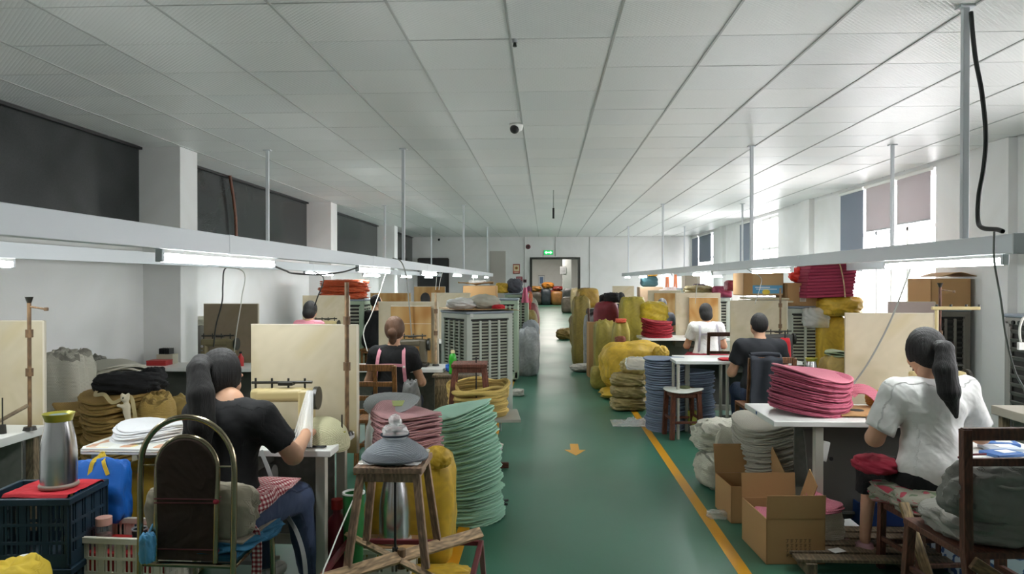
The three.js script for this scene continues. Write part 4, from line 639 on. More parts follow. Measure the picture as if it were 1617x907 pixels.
{ const z = 4.0, t = thing('wood_lath', 'wooden lath lying against the thread pole at the left edge', 'lath'); new MB().bar([X(0, 673, z), 0.80, -z + 0.05], [X(44, 652, z), 0.90, -z], 0.02, 0.012).build('lath', M.greywood, t); new MB().box(0.02, 0.04, 0.02, [X(2, 673, z), 0.77, -z + 0.05]).build('block', M.greywood, t); }
{ const z = 3.95, t = thing('thread_spool', 'thin black spindle on a knob at the left picture edge', 'spindle', [X(4, 672, z), 0.75, -z]); new MB().cyl(0.016, 0.02, 0.05, [0, 0.025, 0]).build('knob', M.machineblack, t); new MB().rod([0, 0.05, 0], [0, 0.2, 0], 0.004).build('spindle', M.machineblack, t); }
tag(mesh('cloth_scrap', sheet(0.36, 0.2, (u, v) => [0.762 + 0.008 * fbm(u * 6, v * 6)], 0.006), M.yellowcloth), 'yellow cloth scrap on the table at the left picture edge', 'cloth').position.set(-3.35, 0, -3.95);
{ const a = thing('thread_spool', 'small brass thread spool on the right end of the near white table', 'spool', [X(540, 690, 3.85), 0.75, -3.85]); new MB().lathe([[0, 0], [0.022, 0], [0.022, 0.008], [0.012, 0.014], [0.012, 0.04], [0.02, 0.046], [0.02, 0.052], [0, 0.052]]).build('spool', M.brass, a); new MB().rod([0, 0.05, 0], [0, 0.14, 0], 0.004).build('pin', M.machineblack, a); }
// straw dish leaning by the machine, plastic strips hanging from the machine
{ const g = new MB().lathe([[0.001, 0.10], [0.06, 0.095], [0.10, 0.07], [0.135, 0.02], [0.14, 0.0], [0.132, 0.002], [0.1, 0.062], [0.06, 0.086], [0.001, 0.09]], [0, 0, 0], 40).geo(), m = mesh('straw_hat', g, matMat(0xc9c5a0)); m.position.copy(P(513, 682, 3.86)); m.position.y = 0.765; m.rotation.set(0.2, 0, -0.42); tag(m, 'pale straw dish leaning on the near white table beside the machine', 'straw dish'); }
{ const t = thing('plastic_strips', 'clear plastic strips hanging over the front edge by the beige machine', 'plastic strips'); for (let i = 0; i < 9; i++) { const x0 = X(484 + i, 630, 3.82), x1 = X(455 + i * 4.4, 708, 3.6); t.add(mesh('strip', ribbon([[x0, 1.02, -3.83], [(x0 * 2 + x1) / 3, 0.93, -3.76], [(x0 + x1 * 2) / 3, 0.83, -3.68], [x1, 0.77, -3.61]], 0.014, [0.2 * (i - 4), 0, 1], 0.0015), M.plastic, t)); } }
{ const t = thing('scissors', 'black thread snips lying on the corner of the near white table', 'snips', [X(498, 712, 3.66), 0.753, -3.68]); new MB().box(0.1, 0.008, 0.014, [0, 0.004, 0], [0, 0.3, 0]).box(0.1, 0.008, 0.014, [0, 0.006, 0.005], [0, -0.2, 0]).build('blades', M.black, t); new MB().add(new THREE.TorusGeometry(0.018, 0.005, 6, 16), [-0.05, 0.008, 0.01], [Math.PI / 2, 0, 0]).build('handle', M.black, t); }
// white mats on the near table and hanging blue bag
{ const c = P(232, 690, 3.86); matPile([V(c.x, 0.757, -3.86), V(c.x + 0.01, 0.83, -3.87)], 7, 0.165, 0.01, M.whitefelt, [0.012, 2, 0.6, -0.006], 'felt_mat', ['white felt mat in the low pile on the near left table', 'topmost white felt mat on the near left table'], 'white felt mats on the near table', { sx: 1.05 }); }
tag(mesh('table_cover', sheet(0.5, 0.47, (u, v) => [0.753 + 0.001 * fbm(u * 8, v * 8) - (v > 0.46 ? (v - 0.46) * 0.5 : 0)], 0.003), std(0xffffff, 0.45, { map: canvasTexRepeat() })), 'printed plastic cover on the left end of the near white table', 'table cover').position.set(-2.11, 0, -3.86);
function canvasTexRepeat() { const t = tex(128, 128, (u, v) => { const k = Math.floor(u * 6); return tnoise(u, v, 6, 3) > 0.1 ? [[0.86, 0.80, 0.5], [0.9, 0.9, 0.88], [0.8, 0.62, 0.5]][k % 3] : [0.88, 0.88, 0.85]; }, 0.35); return t; }
{
  const z = 3.57, c = P(161, 770, z), t = thing('shopping_bag', 'blue woven shopping bag hanging by yellow handles under the table corner', 'bag', [c.x, 0, -z]);
  const y0 = Y(822, z, 160), y1 = Y(728, z, 160); const g = lump(0.25, y1 - y0, 0.12, { e: 0.24, wr: 0.025, f: 4, s: 4, seg: 44 }); const p = g.attributes.position; for (let i = 0; i < p.count; i++) { const q = p.getY(i) / (y1 - y0); if (q > 0.6) p.setZ(i, p.getZ(i) * (1 - (q - 0.6) * 1.6)); } g.computeVertexNormals(); g.translate(0, y0, 0); mesh('body', g, M.bluebag, t);
  for (const s of [-1, 1]) t.add(mesh('handle', ribbon([[-0.05 + s * 0.01, y1 - 0.07, s * 0.04], [-0.03, y1 + 0.0, s * 0.025], [-0.012, 0.72, 0.0], [0.0, 0.735, -0.01], [0.012, 0.72, 0], [0.024, y1 + 0.0, s * 0.025], [0.045 + s * 0.01, y1 - 0.06, s * 0.04]], 0.02, [0, 0, 1], 0.003), M.yellowcloth, t));
}
// crates, flask and basket at lower left
{
  const z = 3.28, c = P(70, 860, z);
  crate([c.x - 0.02, 0, -3.30], 0.42, 0.32, 0.34, 0.12, 'dark blue plastic crate at the bottom of the pair under the flask', M.crateblue, { bars: 16 });
  crate([c.x - 0.02, 0.322, -3.31], 0.42, 0.31, 0.34, 0.08, 'dark blue plastic crate stacked under the steel flask', M.crateblue, { bars: 16 });
  tag(mesh('red_cloth', sheet(0.30, 0.28, (u, v) => [0.641 + 0.006 * Math.abs(fbm(u * 6, v * 6)) - Math.max(0, Math.abs(v) - 0.46) * 0.3], 0.004), M.redcloth), 'red cloth under the steel flask on the dark blue crates', 'cloth').position.set(c.x + 0.03, 0, -3.31);
  thermos([X(91, 772, 3.29), 0.648, -3.30], 'tall steel vacuum flask standing on a red cloth at left', 0.98);
  const cr = crate([X(172, 870, 3.72), 0, -3.78], 0.34, 0.36, 0.3, 0, 'dark blue bin behind the white basket under the blue bag', std(0x1f3f50, 0.5)); cr.position.x += 0.15;
  crate([X(165, 870, 3.35) + 0.10, 0.16, -3.42], 0.52, 0.26, 0.3, -0.05, 'cream plastic basket with a red lining on the floor at left', M.cratewhite, { bars: 22 });
  const q = thing('wood_block', 'low wooden block under the cream plastic basket', 'block', [X(165, 870, 3.35) + 0.10, 0, -3.42]); new MB().box(0.46, 0.158, 0.26, [0, 0.079, 0]).build('block', M.greywood, q);
  const bx = X(165, 870, 3.35) + 0.10;
  const l = thing('basket_lining', 'dark red plastic tray lying in the cream basket', 'tray', [bx, 0.19, -3.42], -0.05); new MB().box(0.46, 0.15, 0.25, [0, 0.075, 0]).build('tray', M.redplastic, l);
  const j = thing('jar', 'clear jar with a pale pink lid in the cream basket', 'jar', [X(160, 860, 3.34), 0.342, -3.36]); new MB().lathe([[0, 0], [0.034, 0], [0.036, 0.01], [0.036, 0.1], [0.03, 0.112], [0.028, 0.11], [0.033, 0.1], [0.033, 0.006], [0, 0.006]]).build('glass', M.clear, j); new MB().cyl(0.036, 0.036, 0.035, [0, 0.128, 0]).build('lid', std(0xd9a89a, 0.4), j); new MB().cyl(0.031, 0.031, 0.06, [0, 0.038, 0]).build('contents', std(0x9a6a60, 0.6), j);
  const k = thing('tape_roll', 'grey tape roll lying beside the jar in the cream basket', 'tape roll', [X(188, 864, 3.34), 0.342, -3.36]); new MB().lathe([[0.022, 0], [0.042, 0], [0.042, 0.03], [0.022, 0.03], [0.022, 0]]).build('roll', std(0x8d8590, 0.3), k); new MB().lathe([[0.018, 0.002], [0.022, 0.002], [0.022, 0.028], [0.018, 0.028], [0.018, 0.002]]).build('core', M.cardboard, k);
  const m = thing('cup', 'dark glass cup at the right end of the cream basket', 'cup', [X(217, 862, 3.34), 0.342, -3.36]); new MB().lathe([[0, 0], [0.03, 0], [0.034, 0.09], [0.031, 0.09], [0.027, 0.006], [0, 0.006]]).build('body', std(0x20282c, 0.15), m); new MB().lathe([[0.031, 0.09], [0.035, 0.09], [0.035, 0.097], [0.031, 0.097], [0.031, 0.09]]).build('rim', M.alu, m);
  const b = thing('plastic_bottle', 'clear bottle with a white cap before the dark blue crates', 'bottle', [X(31, 907, 2.95), 0, -2.98]); b.scale.setScalar(1.5); new MB().lathe([[0, 0], [0.034, 0], [0.036, 0.02], [0.036, 0.2], [0.03, 0.235], [0.014, 0.26], [0.014, 0.275], [0.011, 0.275], [0.011, 0.26], [0.027, 0.23], [0.033, 0.2], [0.033, 0.02], [0, 0.004]]).build('body', M.clear, b); new MB().cyl(0.016, 0.016, 0.022, [0, 0.286, 0]).build('cap', M.white, b);
  sack([X(0, 930, 2.7), 0, -2.75], 0.26, Y(908, 2.65, 20), 0.26, 0.3, 'yellow and white cloth bundle at the bottom left corner', M.yellowcloth, { s: 8, name: 'cloth_bundle', cat: 'bundle' });
}
sack([-2.08, 0, -3.9], 0.5, 0.62, 0.32, 0.1, 'yellow sack standing under the left end of the near white table', M.yellowsack, { s: 3, e: 0.4 });
// straw piles, bundles and charm behind, against the left wall
{
  const g = 'ochre straw mats in the pile behind the near table';
  const c = X(190, 700, 5.1); matPile([V(c, 0.012, -5.15), V(c + 0.01, 0.4, -5.15), V(c + 0.0, 0.80, -5.15)], 34, 0.275, 0.022, M.ochre, [0.03, 2, 1.2, -0.02], 'straw_mat', ['ochre straw mat within the tall pile behind the near left table', 'topmost ochre straw mat, under the black bag', 'lowest ochre straw mat of the tall pile at left'], g, { cat: 'mat', jit: 0.01, s: 2 });
  const c2 = X(105, 700, 5.0); matPile([V(c2, 0.012, -5.3), V(c2, 0.7, -5.32)], 28, 0.25, 0.024, M.ochre, [0.035, 3, 0.2, -0.03], 'straw_mat', ['ochre straw mat within the lower pile beside the steel flask', 'topmost ochre straw mat of the pile beside the steel flask'], 'ochre straw mats in the lower pile', { s: 3 });
  sack([X(243, 640, 5.0), 0, -5.05], 0.22, 0.80, 0.36, 0.2, 'ochre straw bundle leaning at the right of the tall straw pile', matMat(0xa88a48), { s: 5, e: 0.5, name: 'straw_bundle', cat: 'bundle' });
  sack([X(92, 590, 5.5), 0, -5.6], 0.34, Y(560, 5.5, 90), 0.34, 0, 'tall pale grey bundle of mats beside the stained board', M.greycream, { s: 6, e: 0.35, wr: 0.06, f: 9, name: 'mat_bundle', cat: 'bundle' });
  const s1 = sack([X(122, 600, 6.0), 0, -6.15], 0.34, Y(566, 6.1, 120), 0.36, 0.3, 'grey folded bundle in the middle by the left wall', matMat(0x8b8a80), { s: 7, e: 0.5, wr: 0.05, f: 8, name: 'mat_bundle', cat: 'bundle' });
  { const z = 6.0, x = X(180, 600, z); matPile([V(x, 0.74, -z), V(x - 0.02, 0.83, -z), V(x + 0.02, 0.93, -z)], 11, 0.27, 0.018, M.greycream, [0.04, 2, 0.2, -0.05], 'grey_mat', ['grey mat in the drooping pile by the left wall', 'topmost grey mat of the drooping pile by the left wall'], 'grey mats drooping by the left wall', { s: 4 });
    sack([x, 0, -z - 0.02], 0.55, 0.74, 0.45, 0, 'dull ochre sack under the drooping grey mats', M.ochresack, { s: 9, e: 0.4 }); }
  const bz = 5.02, bb = sack([X(195, 620, bz), 0.80, -5.1], 0.44, 0.15, 0.3, 0.1, 'black shoulder bag lying on the ochre straw pile', M.blackcloth, { s: 11, wr: 0.08, f: 7, e: 0.6, name: 'shoulder_bag', cat: 'bag' });
  bb.add(mesh('strap', ribbon([[-0.17, 0.05, 0.1], [-0.14, 0.02, 0.2], [-0.05, 0.03, 0.26], [0.02, -0.02, 0.29], [0.12, 0.02, 0.27], [0.16, -0.08, 0.29], [0.17, -0.18, 0.29]], 0.025, [0, 0.4, 1], 0.004), M.machine, bb));
  sack([X(232, 606, 5.1), 0.80, -5.2], 0.12, 0.17, 0.14, 0, 'small black pouch at the right end of the black bag', M.blackcloth, { s: 12, name: 'pouch', cat: 'pouch' });
  { const t = thing('plush_charm', 'small cream plush charm hanging from the black bag', 'plush charm', [X(200, 655, 4.82), 0, -4.82]); const y = Y(640, 4.82, 200), m = std(0xd9cdb4, 0.95); const B2 = surfaceNet(blend([ellip([0, y - 0.02, 0], [0.026, 0.045, 0.02]), ellip([-0.01, y + 0.045, 0], [0.03, 0.026, 0.022]), capsule([-0.02, y - 0.01, 0.01], [-0.045, y - 0.0, 0.02], 0.011), capsule([0.01, y - 0.05, 0], [0.02, y - 0.1, 0], 0.013), capsule([-0.01, y - 0.05, 0], [0.005, y - 0.1, 0.004], 0.012), ellip([-0.03, y + 0.068, 0], [0.01, 0.012, 0.008]), ellip([0.012, y + 0.07, 0], [0.01, 0.012, 0.008])], 0.012), [-0.08, y - 0.14, -0.05], [0.07, y + 0.1, 0.05], 0.005); mesh('body', B2, m, t); mesh('eye', new MB().add(new THREE.SphereGeometry(0.006, 8, 6), [-0.012, y + 0.05, 0.02]).geo(), M.black, t); tag(t.children[0]); new MB().rod([0, y + 0.06, 0], [0.0, 0.84, -0.03], 0.003).build('cord', M.cable, t); }
}
// things on the outer left second table
{
  const z = 7.25; let t = thing('toolbox', 'red flat tin on the dark-panelled table at left', 'tin', [X(252, 575, z), 0.75, -z]); new MB().box(0.2, 0.04, 0.14, [0, 0.02, 0]).build('box', M.redplastic, t); new MB().box(0.205, 0.012, 0.145, [0, 0.045, 0]).build('lid', M.redplastic, t);
  t = thing('desk_tray', 'pale box with a dark wire rack on the dark-panelled table', 'box', [X(262, 572, 7.35), 0.75, -7.38]); new MB().box(0.17, 0.1, 0.12, [0, 0.05, 0]).build('box', std(0xbdb9a4, 0.6), t); for (let i = 0; i < 6; i++) new MB().box(0.008, 0.06, 0.1, [-0.06 + i * 0.02, 0.13, 0]).build('wire', M.black, t);
  t = thing('bottle', 'small red bottle on the table before the grey-brown board', 'bottle', [X(380, 570, 7.2), 0.75, -7.2]); new MB().lathe([[0, 0], [0.03, 0], [0.032, 0.08], [0.02, 0.1], [0.012, 0.11], [0.012, 0.13], [0, 0.13]]).build('body', M.redplastic, t); new MB().cyl(0.014, 0.014, 0.02, [0, 0.135, 0]).build('cap', M.black, t);
  sack([X(309, 560, 8.1), 0.0, -8.1], 0.34, Y(512, 8.1, 309), 0.34, 0, 'grey rolled bundle standing behind the dark-panelled table', std(0x77756e, 0.9), { e: 0.35, s: 14, name: 'rolled_bundle', cat: 'bundle' });
  sack([X(309, 515, 8.1), Y(513, 8.1, 309) - 0.01, -8.1], 0.27, 0.10, 0.3, 0, 'cream mats on top of the grey rolled bundle', M.cream, { e: 0.6, s: 15, name: 'mat_bundle', cat: 'bundle' });
  sack([X(275, 640, 5.4), 0, -5.5], 0.3, Y(632, 5.4, 275), 0.25, 0.5, 'yellow cloth sack behind the black-shirted woman', M.ochresack, { s: 17 });
}
// ---------- the near left worker, her chair, the spool stand ----------
{
  const z = 3.28, p = seated([X(352, 700, z), 0, -z], -0.26, 'woman in a black top with a long ponytail sewing, checked apron', {
    shirt: M.blackcloth, trousers: M.jeans, hair: 'pony', headTurn: -0.15, headX: -0.085, headUp: 0.6, nod: 0.32, sleeve: 0.72, hairThick: 0.018, build: 1.06, hem: 0.52,
    elbow: [[-0.25, 0.76, -0.12], [0.27, 0.79, -0.15]], wrist: [[-0.16, 0.82, -0.44], [0.13, 0.82, -0.48]], ankle: [[-0.13, 0.2, -0.5], [0.15, 0.2, -0.52]], shoes: M.whitecloth,
    pony: [[-0.085, 1.225, 0.04, 0.045], [-0.055, 1.205, 0.095, 0.046], [-0.015, 1.10, 0.125, 0.058], [0.005, 0.97, 0.14, 0.056], [0.01, 0.85, 0.135, 0.022]], tieAt: [-0.075, 1.222, 0.065],
  });
  const ap = blend([capsule([0.02, 0.57, 0.0], [0.16, 0.52, -0.36], 0.145, 0.10), ellip([0.09, 0.58, -0.02], [0.15, 0.13, 0.14])], 0.03);
  const g = surfaceNet((x, y, zz) => Math.max(ap(x, y, zz) + 0.008 * fbm(x * 9, y * 9, zz * 9), 0.50 - y + (x - 0.1) * 0.6 - zz * 0.2, -(x + 0.02), y - 0.66), [-0.1, 0.35, -0.55], [0.4, 0.8, 0.25], 0.013); mesh('apron', g, M.gingham, p.t);
  p.t.add(mesh('apron_tie', ribbon([[0.18, 0.64, 0.10], [0.21, 0.55, 0.10], [0.225, 0.49, 0.07], [0.225, 0.36, 0.06], [0.22, 0.22, 0.07]], 0.042, [0.3, 0, 1], 0.006), M.gingham, p.t));
  // chair: two nested tube arches around an upholstered back
  const cz = 3.03, cx = X(296, 800, cz), t = thing('tube_chair', 'bronze tube chair with a tall dark arched back', 'chair', [cx, 0, -cz], -0.03);
  const arch = (w, h, n, y0, zz) => { const pts = [V(-w / 2, y0, zz + 0.02), V(-w / 2, y0 + (h - w / 2 - y0) * 0.5, zz + 0.01), V(-w / 2, h - w / 2, zz)]; for (let i = 1; i < n; i++) { const a = Math.PI * (1 - i / n); pts.push(V(Math.cos(a) * w / 2, h - w / 2 + Math.sin(a) * w / 2, zz)); } pts.push(V(w / 2, h - w / 2, zz), V(w / 2, y0 + (h - w / 2 - y0) * 0.5, zz + 0.01), V(w / 2, y0, zz + 0.02)); return pts; };
  const ho = Y(659, cz, 296), hi = Y(690, cz, 296), wo = X(370, 760, cz) - X(221, 760, cz), wi = X(347, 760, cz) - X(251, 760, cz);
  new MB().tube(arch(wo, ho, 12, 0.0, 0), 0.0125, 12, 90).build('outer_arch', M.chrome, t);
  new MB().tube(arch(wi, hi, 12, 0.42, 0), 0.0115, 12, 90).build('inner_arch', M.chrome, t);
  { const s = new THREE.Shape(), w = wi - 0.02, h = hi - 0.012; s.moveTo(-w / 2, 0.43); s.lineTo(-w / 2, h - w / 2); s.absarc(0, h - w / 2, w / 2, Math.PI, 0, true); s.lineTo(w / 2, 0.43); const e = new THREE.ExtrudeGeometry(s, { depth: 0.02, bevelEnabled: true, bevelSize: 0.008, bevelThickness: 0.01, bevelSegments: 3, curveSegments: 24 }); e.translate(0, 0, -0.012); mesh('upholstered_back', uvBox(e), M.upholstery, t); }
  const yb = Y(736, cz, 296); for (const s of [-1, 1]) new MB().rod([s * wi / 2, yb, 0], [s * wo / 2, yb, 0], 0.004).build('spacer_rod', M.chrome, t);
  for (const [yy, d] of [[Y(787, cz, 296), 0.002], [Y(793, cz, 296), 0.004], [Y(866, cz, 296), 0.002]]) new MB().box(wi + 0.012, 0.006, 0.045, [0, yy, -0.002], [0, 0, d * 4]).build('string', std(0x5a2a2e, 0.9), t);
  for (const yy of [Y(790, cz, 296), Y(868, cz, 296)]) new MB().add(new THREE.SphereGeometry(0.013, 10, 8), [wi / 2, yy, 0.012]).build('knot', std(0x9a2a3a, 0.9), t);
  { const m = new MB(); for (const s of [-1, 1]) { m.rod([s * wo / 2, 0.4, 0.0], [s * (wo / 2 - 0.01), 0.42, -0.42], 0.012); m.rod([s * (wo / 2 - 0.01), 0.42, -0.42], [s * (wo / 2 - 0.01), 0.0, -0.44], 0.012); } m.rod([-wo / 2, 0.4, 0], [wo / 2, 0.4, 0], 0.012).build('seat_frame', M.chrome, t); }
  new MB().box(wo - 0.01, 0.035, 0.42, [0, 0.425, -0.22], [0, 0, 0], 0.016).build('seat', M.bluecushion, t);
  const cu = thing('seat_cushion', 'flat blue and grey cushion on the tube chair seat', 'cushion', [cx + 0.05, 0.444, -cz - 0.2], -0.1); mesh('pad', lump(0.46, 0.05, 0.40, { e: 0.4, wr: 0.012, s: 20 }), M.bluecushion, cu); new MB().box(0.4, 0.012, 0.34, [0, 0.045, 0], [0, 0, 0], 0.006).build('cover_patch', M.cushion, cu);
  const pl = thing('pillow', 'grey pillow between the chair back and the seated woman', 'pillow', [cx + 0.03, 0.49, -cz - 0.075], 0); const pg = lump(0.46, 0.24, 0.10, { e: 0.55, wr: 0.02, s: 22, f: 4 }); mesh('pillow_body', pg, M.cushion, pl); new MB().tube([[-0.2, 0.2, 0.0], [0, 0.235, 0], [0.2, 0.2, 0]], 0.004, 6).build('piping', M.greycloth, pl);
  { const g2 = sack([X(239, 878, cz - 0.03), 0.43, -cz + 0.06], 0.055, 0.12, 0.05, 0, 'knotted light blue plastic bag at the left side of the tube chair', std(0x5aa3cf, 0.25), { s: 25, wr: 0.05, f: 8, name: 'plastic_bag', cat: 'bag' }); new MB().rod([0, 0.11, 0], [-0.02, 0.13, -0.08], 0.006).build('knot', std(0x5aa3cf, 0.3), g2); }
  tag(mesh('strap_ribbon', ribbon([P(412, 712, 3.62).toArray(), P(425, 745, 3.57).toArray(), P(445, 800, 3.5).toArray(), P(468, 840, 3.4).toArray(), P(480, 880, 3.3).toArray(), P(483, 925, 3.25).toArray(), [P(484, 990, 3.2).x, 0.01, -3.15]], 0.02, [0.1, 0, 1], 0.003), std(0x9a9c9a, 0.4)), 'grey flat ribbon trailing from the table edge to the floor', 'ribbon');
  tag(mesh('white_thread', tubeGeo([P(569, 765, 3.7), P(540, 830, 3.3), P(520, 880, 3.05), P(508, 915, 2.9), V(X(500, 950, 2.8), 0.004, -2.8)], 0.0035), M.whitecord), 'white thread slanting down beside the wooden spool stand', 'thread');
}
{ // spool stand: red iron frame, wooden cross, tall stool, rod, plastic-wrapped roll
  const z = 3.38, cx = X(634, 870, z), fy = 0.265;
  const f = thing('iron_frame', 'dark red iron frame carrying the wooden cross by the aisle', 'frame', [cx, 0, -z]); const w = 0.34, red = std(0x6a2028, 0.5), redl = std(0x8d6660, 0.5);
  for (const s of [-1, 1]) { new MB().bar([-w, fy, s * w], [w, fy, s * w], 0.024, 0.024).build('rail', red, f); new MB().bar([s * w, fy, -w], [s * w, fy, w], 0.024, 0.024).build('rail', red, f); for (const q of [-1, 1]) new MB().bar([s * (w + 0.02), 0, q * (w + 0.02)], [s * w, fy + 0.01, q * w], 0.026).build('leg', s < 0 ? std(0x9a2a38, 0.45) : redl, f); }
  const c = thing('wooden_cross', 'pale wooden cross laid on the red iron frame', 'wooden cross', [cx, fy + 0.013, -z]); for (const s of [-1, 1]) new MB().bar([-w, 0.014 + (s > 0 ? 0.0 : 0.026), -s * w], [w, 0.014 + (s > 0 ? 0 : 0.026), s * w], 0.055, 0.026).build('plank', M.palewood, c);
  new MB().cyl(0.02, 0.02, 0.09, [0, 0.03, 0]).build('hub', M.rust, c);
  const top = Y(737, z - 0.13, 622), st = stool([X(623, 740, z), fy + 0.066, -z], 0.31, top - fy - 0.066, 0.045, 'brown wooden stand with splayed legs on the wooden cross', wood(0xb8957a), 0.0, { bare: 1, leg: 0.034 });
  const r = thing('spindle_rod', 'thin black rod rising through the wooden stand', 'rod', [X(624, 800, z), 0, -z]); new MB().rod([0, 0.3, 0], [0, Y(664, z, 624), 0], 0.006, 12).build('rod', M.black, r); new MB().cyl(0.014, 0.014, 0.02, [0, 0.35, 0]).build('collar', M.black, r);
  const b = thing('wrapped_roll', 'grey braid roll in clear wrap on the brown wooden stand', 'roll', [X(624, 735, z), top, -z]);
  b.scale.setScalar(1.16); const m = new MB().lathe([[0.01, 0.012], [0.10, 0.0], [0.132, 0.008], [0.134, 0.018], [0.115, 0.042], [0.085, 0.064], [0.055, 0.082], [0.03, 0.092], [0.01, 0.094]], [0, 0, 0], 44).geo(); mesh('braid', m, matMat(0x8f959c), b);
  mesh('wrap', (() => { const g = lump(0.10, 0.07, 0.10, { e: 0.9, wr: 0.06, f: 5, s: 31 }); g.translate(0, 0.075, 0); return g; })(), M.plastic, b);
  mesh('wrap', (() => { const g = lump(0.05, 0.05, 0.05, { e: 0.9, wr: 0.05, f: 5, s: 33 }); g.translate(0.0, 0.13, 0); return g; })(), M.plastic, b);
  mesh('wrap', sheet(0.24, 0.24, (u, v) => [0.006 + 0.018 * Math.abs(fbm(u * 5 + 3, v * 5)), 0.02 * fbm(u * 4, v * 4, 3)], 0.002), M.plastic, b);
  mesh('elastic_band', new MB().add(new THREE.TorusGeometry(0.055, 0.004, 6, 28), [0, 0.10, 0], [Math.PI / 2, 0, 0]).geo(), M.navy, b);
  thermos([X(622, 866, 3.88), 0.2075, -3.9], 'steel vacuum flask standing behind the wooden spool stand', 1.06);
  crate([X(600, 900, 3.9), 0, -3.89], 0.38, 0.2, 0.22, 0.03, 'cream plastic basket under the flask behind the spool stand', M.cratewhite, { bars: 18 });
  const l = thing('lid_board', 'thin board lying across the cream basket behind the stand', 'board', [X(612, 880, 3.9), 0.204, -3.89]); new MB().box(0.34, 0.006, 0.2, [0, 0.0, 0]).build('board', M.cardboard, l);
  const e = thing('fire_extinguisher', 'dim red bottle with a green cup under the table end', 'bottle', [X(528, 850, 3.75), 0, -3.8]); new MB().lathe([[0, 0], [0.055, 0], [0.06, 0.02], [0.06, 0.3], [0.04, 0.36], [0.02, 0.38], [0.02, 0.41], [0, 0.41]]).build('body', std(0x7a1c28, 0.4), e); new MB().cyl(0.03, 0.03, 0.05, [0, 0.43, 0]).build('cap', M.redplastic, e);
  const gb = thing('green_cup', 'green plastic cup standing by the dim red bottle', 'cup', [X(556, 850, 3.72), 0, -3.75]); new MB().lathe([[0, 0], [0.045, 0], [0.055, 0.5], [0.05, 0.5], [0.04, 0.006], [0, 0.006]]).build('body', std(0x2c7a3c, 0.4), gb); new MB().lathe([[0.05, 0.5], [0.058, 0.5], [0.058, 0.51], [0.05, 0.51], [0.05, 0.5]]).build('rim', M.white, gb);
}
{ // yellow sack, pink pile, mint pile by the aisle
  const z = 4.15, xa = X(580, 800, z), xb = X(712, 800, z), top = Y(722, z, 650);
  sack([(xa + xb) / 2, 0, -z - 0.1], xb - xa + 0.02, top, 0.42, 0.05, 'yellow woven sack under the dusty pink mats by the aisle', M.yellowsack, { e: 0.28, wr: 0.03, f: 6, s: 41 });
  sack([X(692, 720, 4.05), top - 0.035, -4.05], 0.13, 0.12, 0.12, 0.4, 'crumpled yellow sack mouth beside the dusty pink mats', M.yellowsack, { e: 0.8, wr: 0.06, s: 43, name: 'sack_mouth', cat: 'sack' });
  tag(mesh('sack_corner', (() => { const g = lump(0.34, 0.07, 0.16, { e: 0.7, wr: 0.03, s: 44 }); return g; })(), M.yellowsack), 'flat yellow sack corner spread on the floor by the aisle line', 'sack').position.set(X(690, 870, 3.85), 0, -3.9);
  const pz = 4.3, pc = X(640, 690, pz), y0 = top - 0.005, y1 = Y(652, pz, 640); matPile([V(pc + 0.01, y0 + 0.01, -pz), V(pc + 0.015, (y0 + y1) / 2, -pz), V(pc, y1, -pz)], 22, 0.2, 0.0105, M.dustypink, [0.022, 2, 0.3, 0.012], 'woven_mat', ['dusty pink woven mat in the pile on the yellow sack', 'topmost dusty pink woven mat, curled, on the yellow sack'], 'dusty pink mats on the yellow sack', { s: 1, tilt: (q) => [0.02, -0.04 - 0.05 * q] });
  const cap = thing('grey_mat', 'grey mat with a yellow-green label on the dusty pink pile', 'mat', [X(618, 650, 4.4), y1 + 0.03, -4.42]); const cm = mesh('disc', matGeo(0.17, 0.012, [0.012, 2, 1, 0.01], 4), matMat(0xb0b3b4), cap); const lb = mesh('label', new MB().box(0.11, 0.003, 0.08, [0.02, 0.012, 0.02]).geo(), std(0xb9c46a, 0.6), cap); cap.rotation.set(0.25, 0, 0.05);
  sack([X(588, 690, 4.5), 0, -4.68], 0.15, y0 + 0.2, 0.18, 0, 'tall grey plastic-wrapped bundle left of the dusty pink mats', M.plastic, { s: 46, wr: 0.05, name: 'plastic_bag', cat: 'bag' });
  const mz = 4.95, n = 46, b = X(745, 800, mz), t1 = X(727, 650, mz), mid = X(742, 720, mz), yt = Y(643, mz, 730);
  matPile([V(b, 0.014, -mz), V(b - 0.005, 0.12, -mz), V(mid, 0.36, -mz), V(mid - 0.03, 0.56, -mz), V(t1, yt, -mz)], n, 0.218, 0.0115, M.mint, [0.014, 2, 0.5, -0.01], 'woven_mat', ['mint green woven mat within the tall pile by the aisle', 'topmost mint green woven mat, sloping down to the left', 'lowest mint green woven mat, spread on the floor'], 'mint green mats in the tall pile', { s: 2, jit: 0.01, tilt: (q) => [0.06, 0.03 + 0.26 * Math.pow(q, 2) - 0.05 * Math.sin(q * 9)] });
}
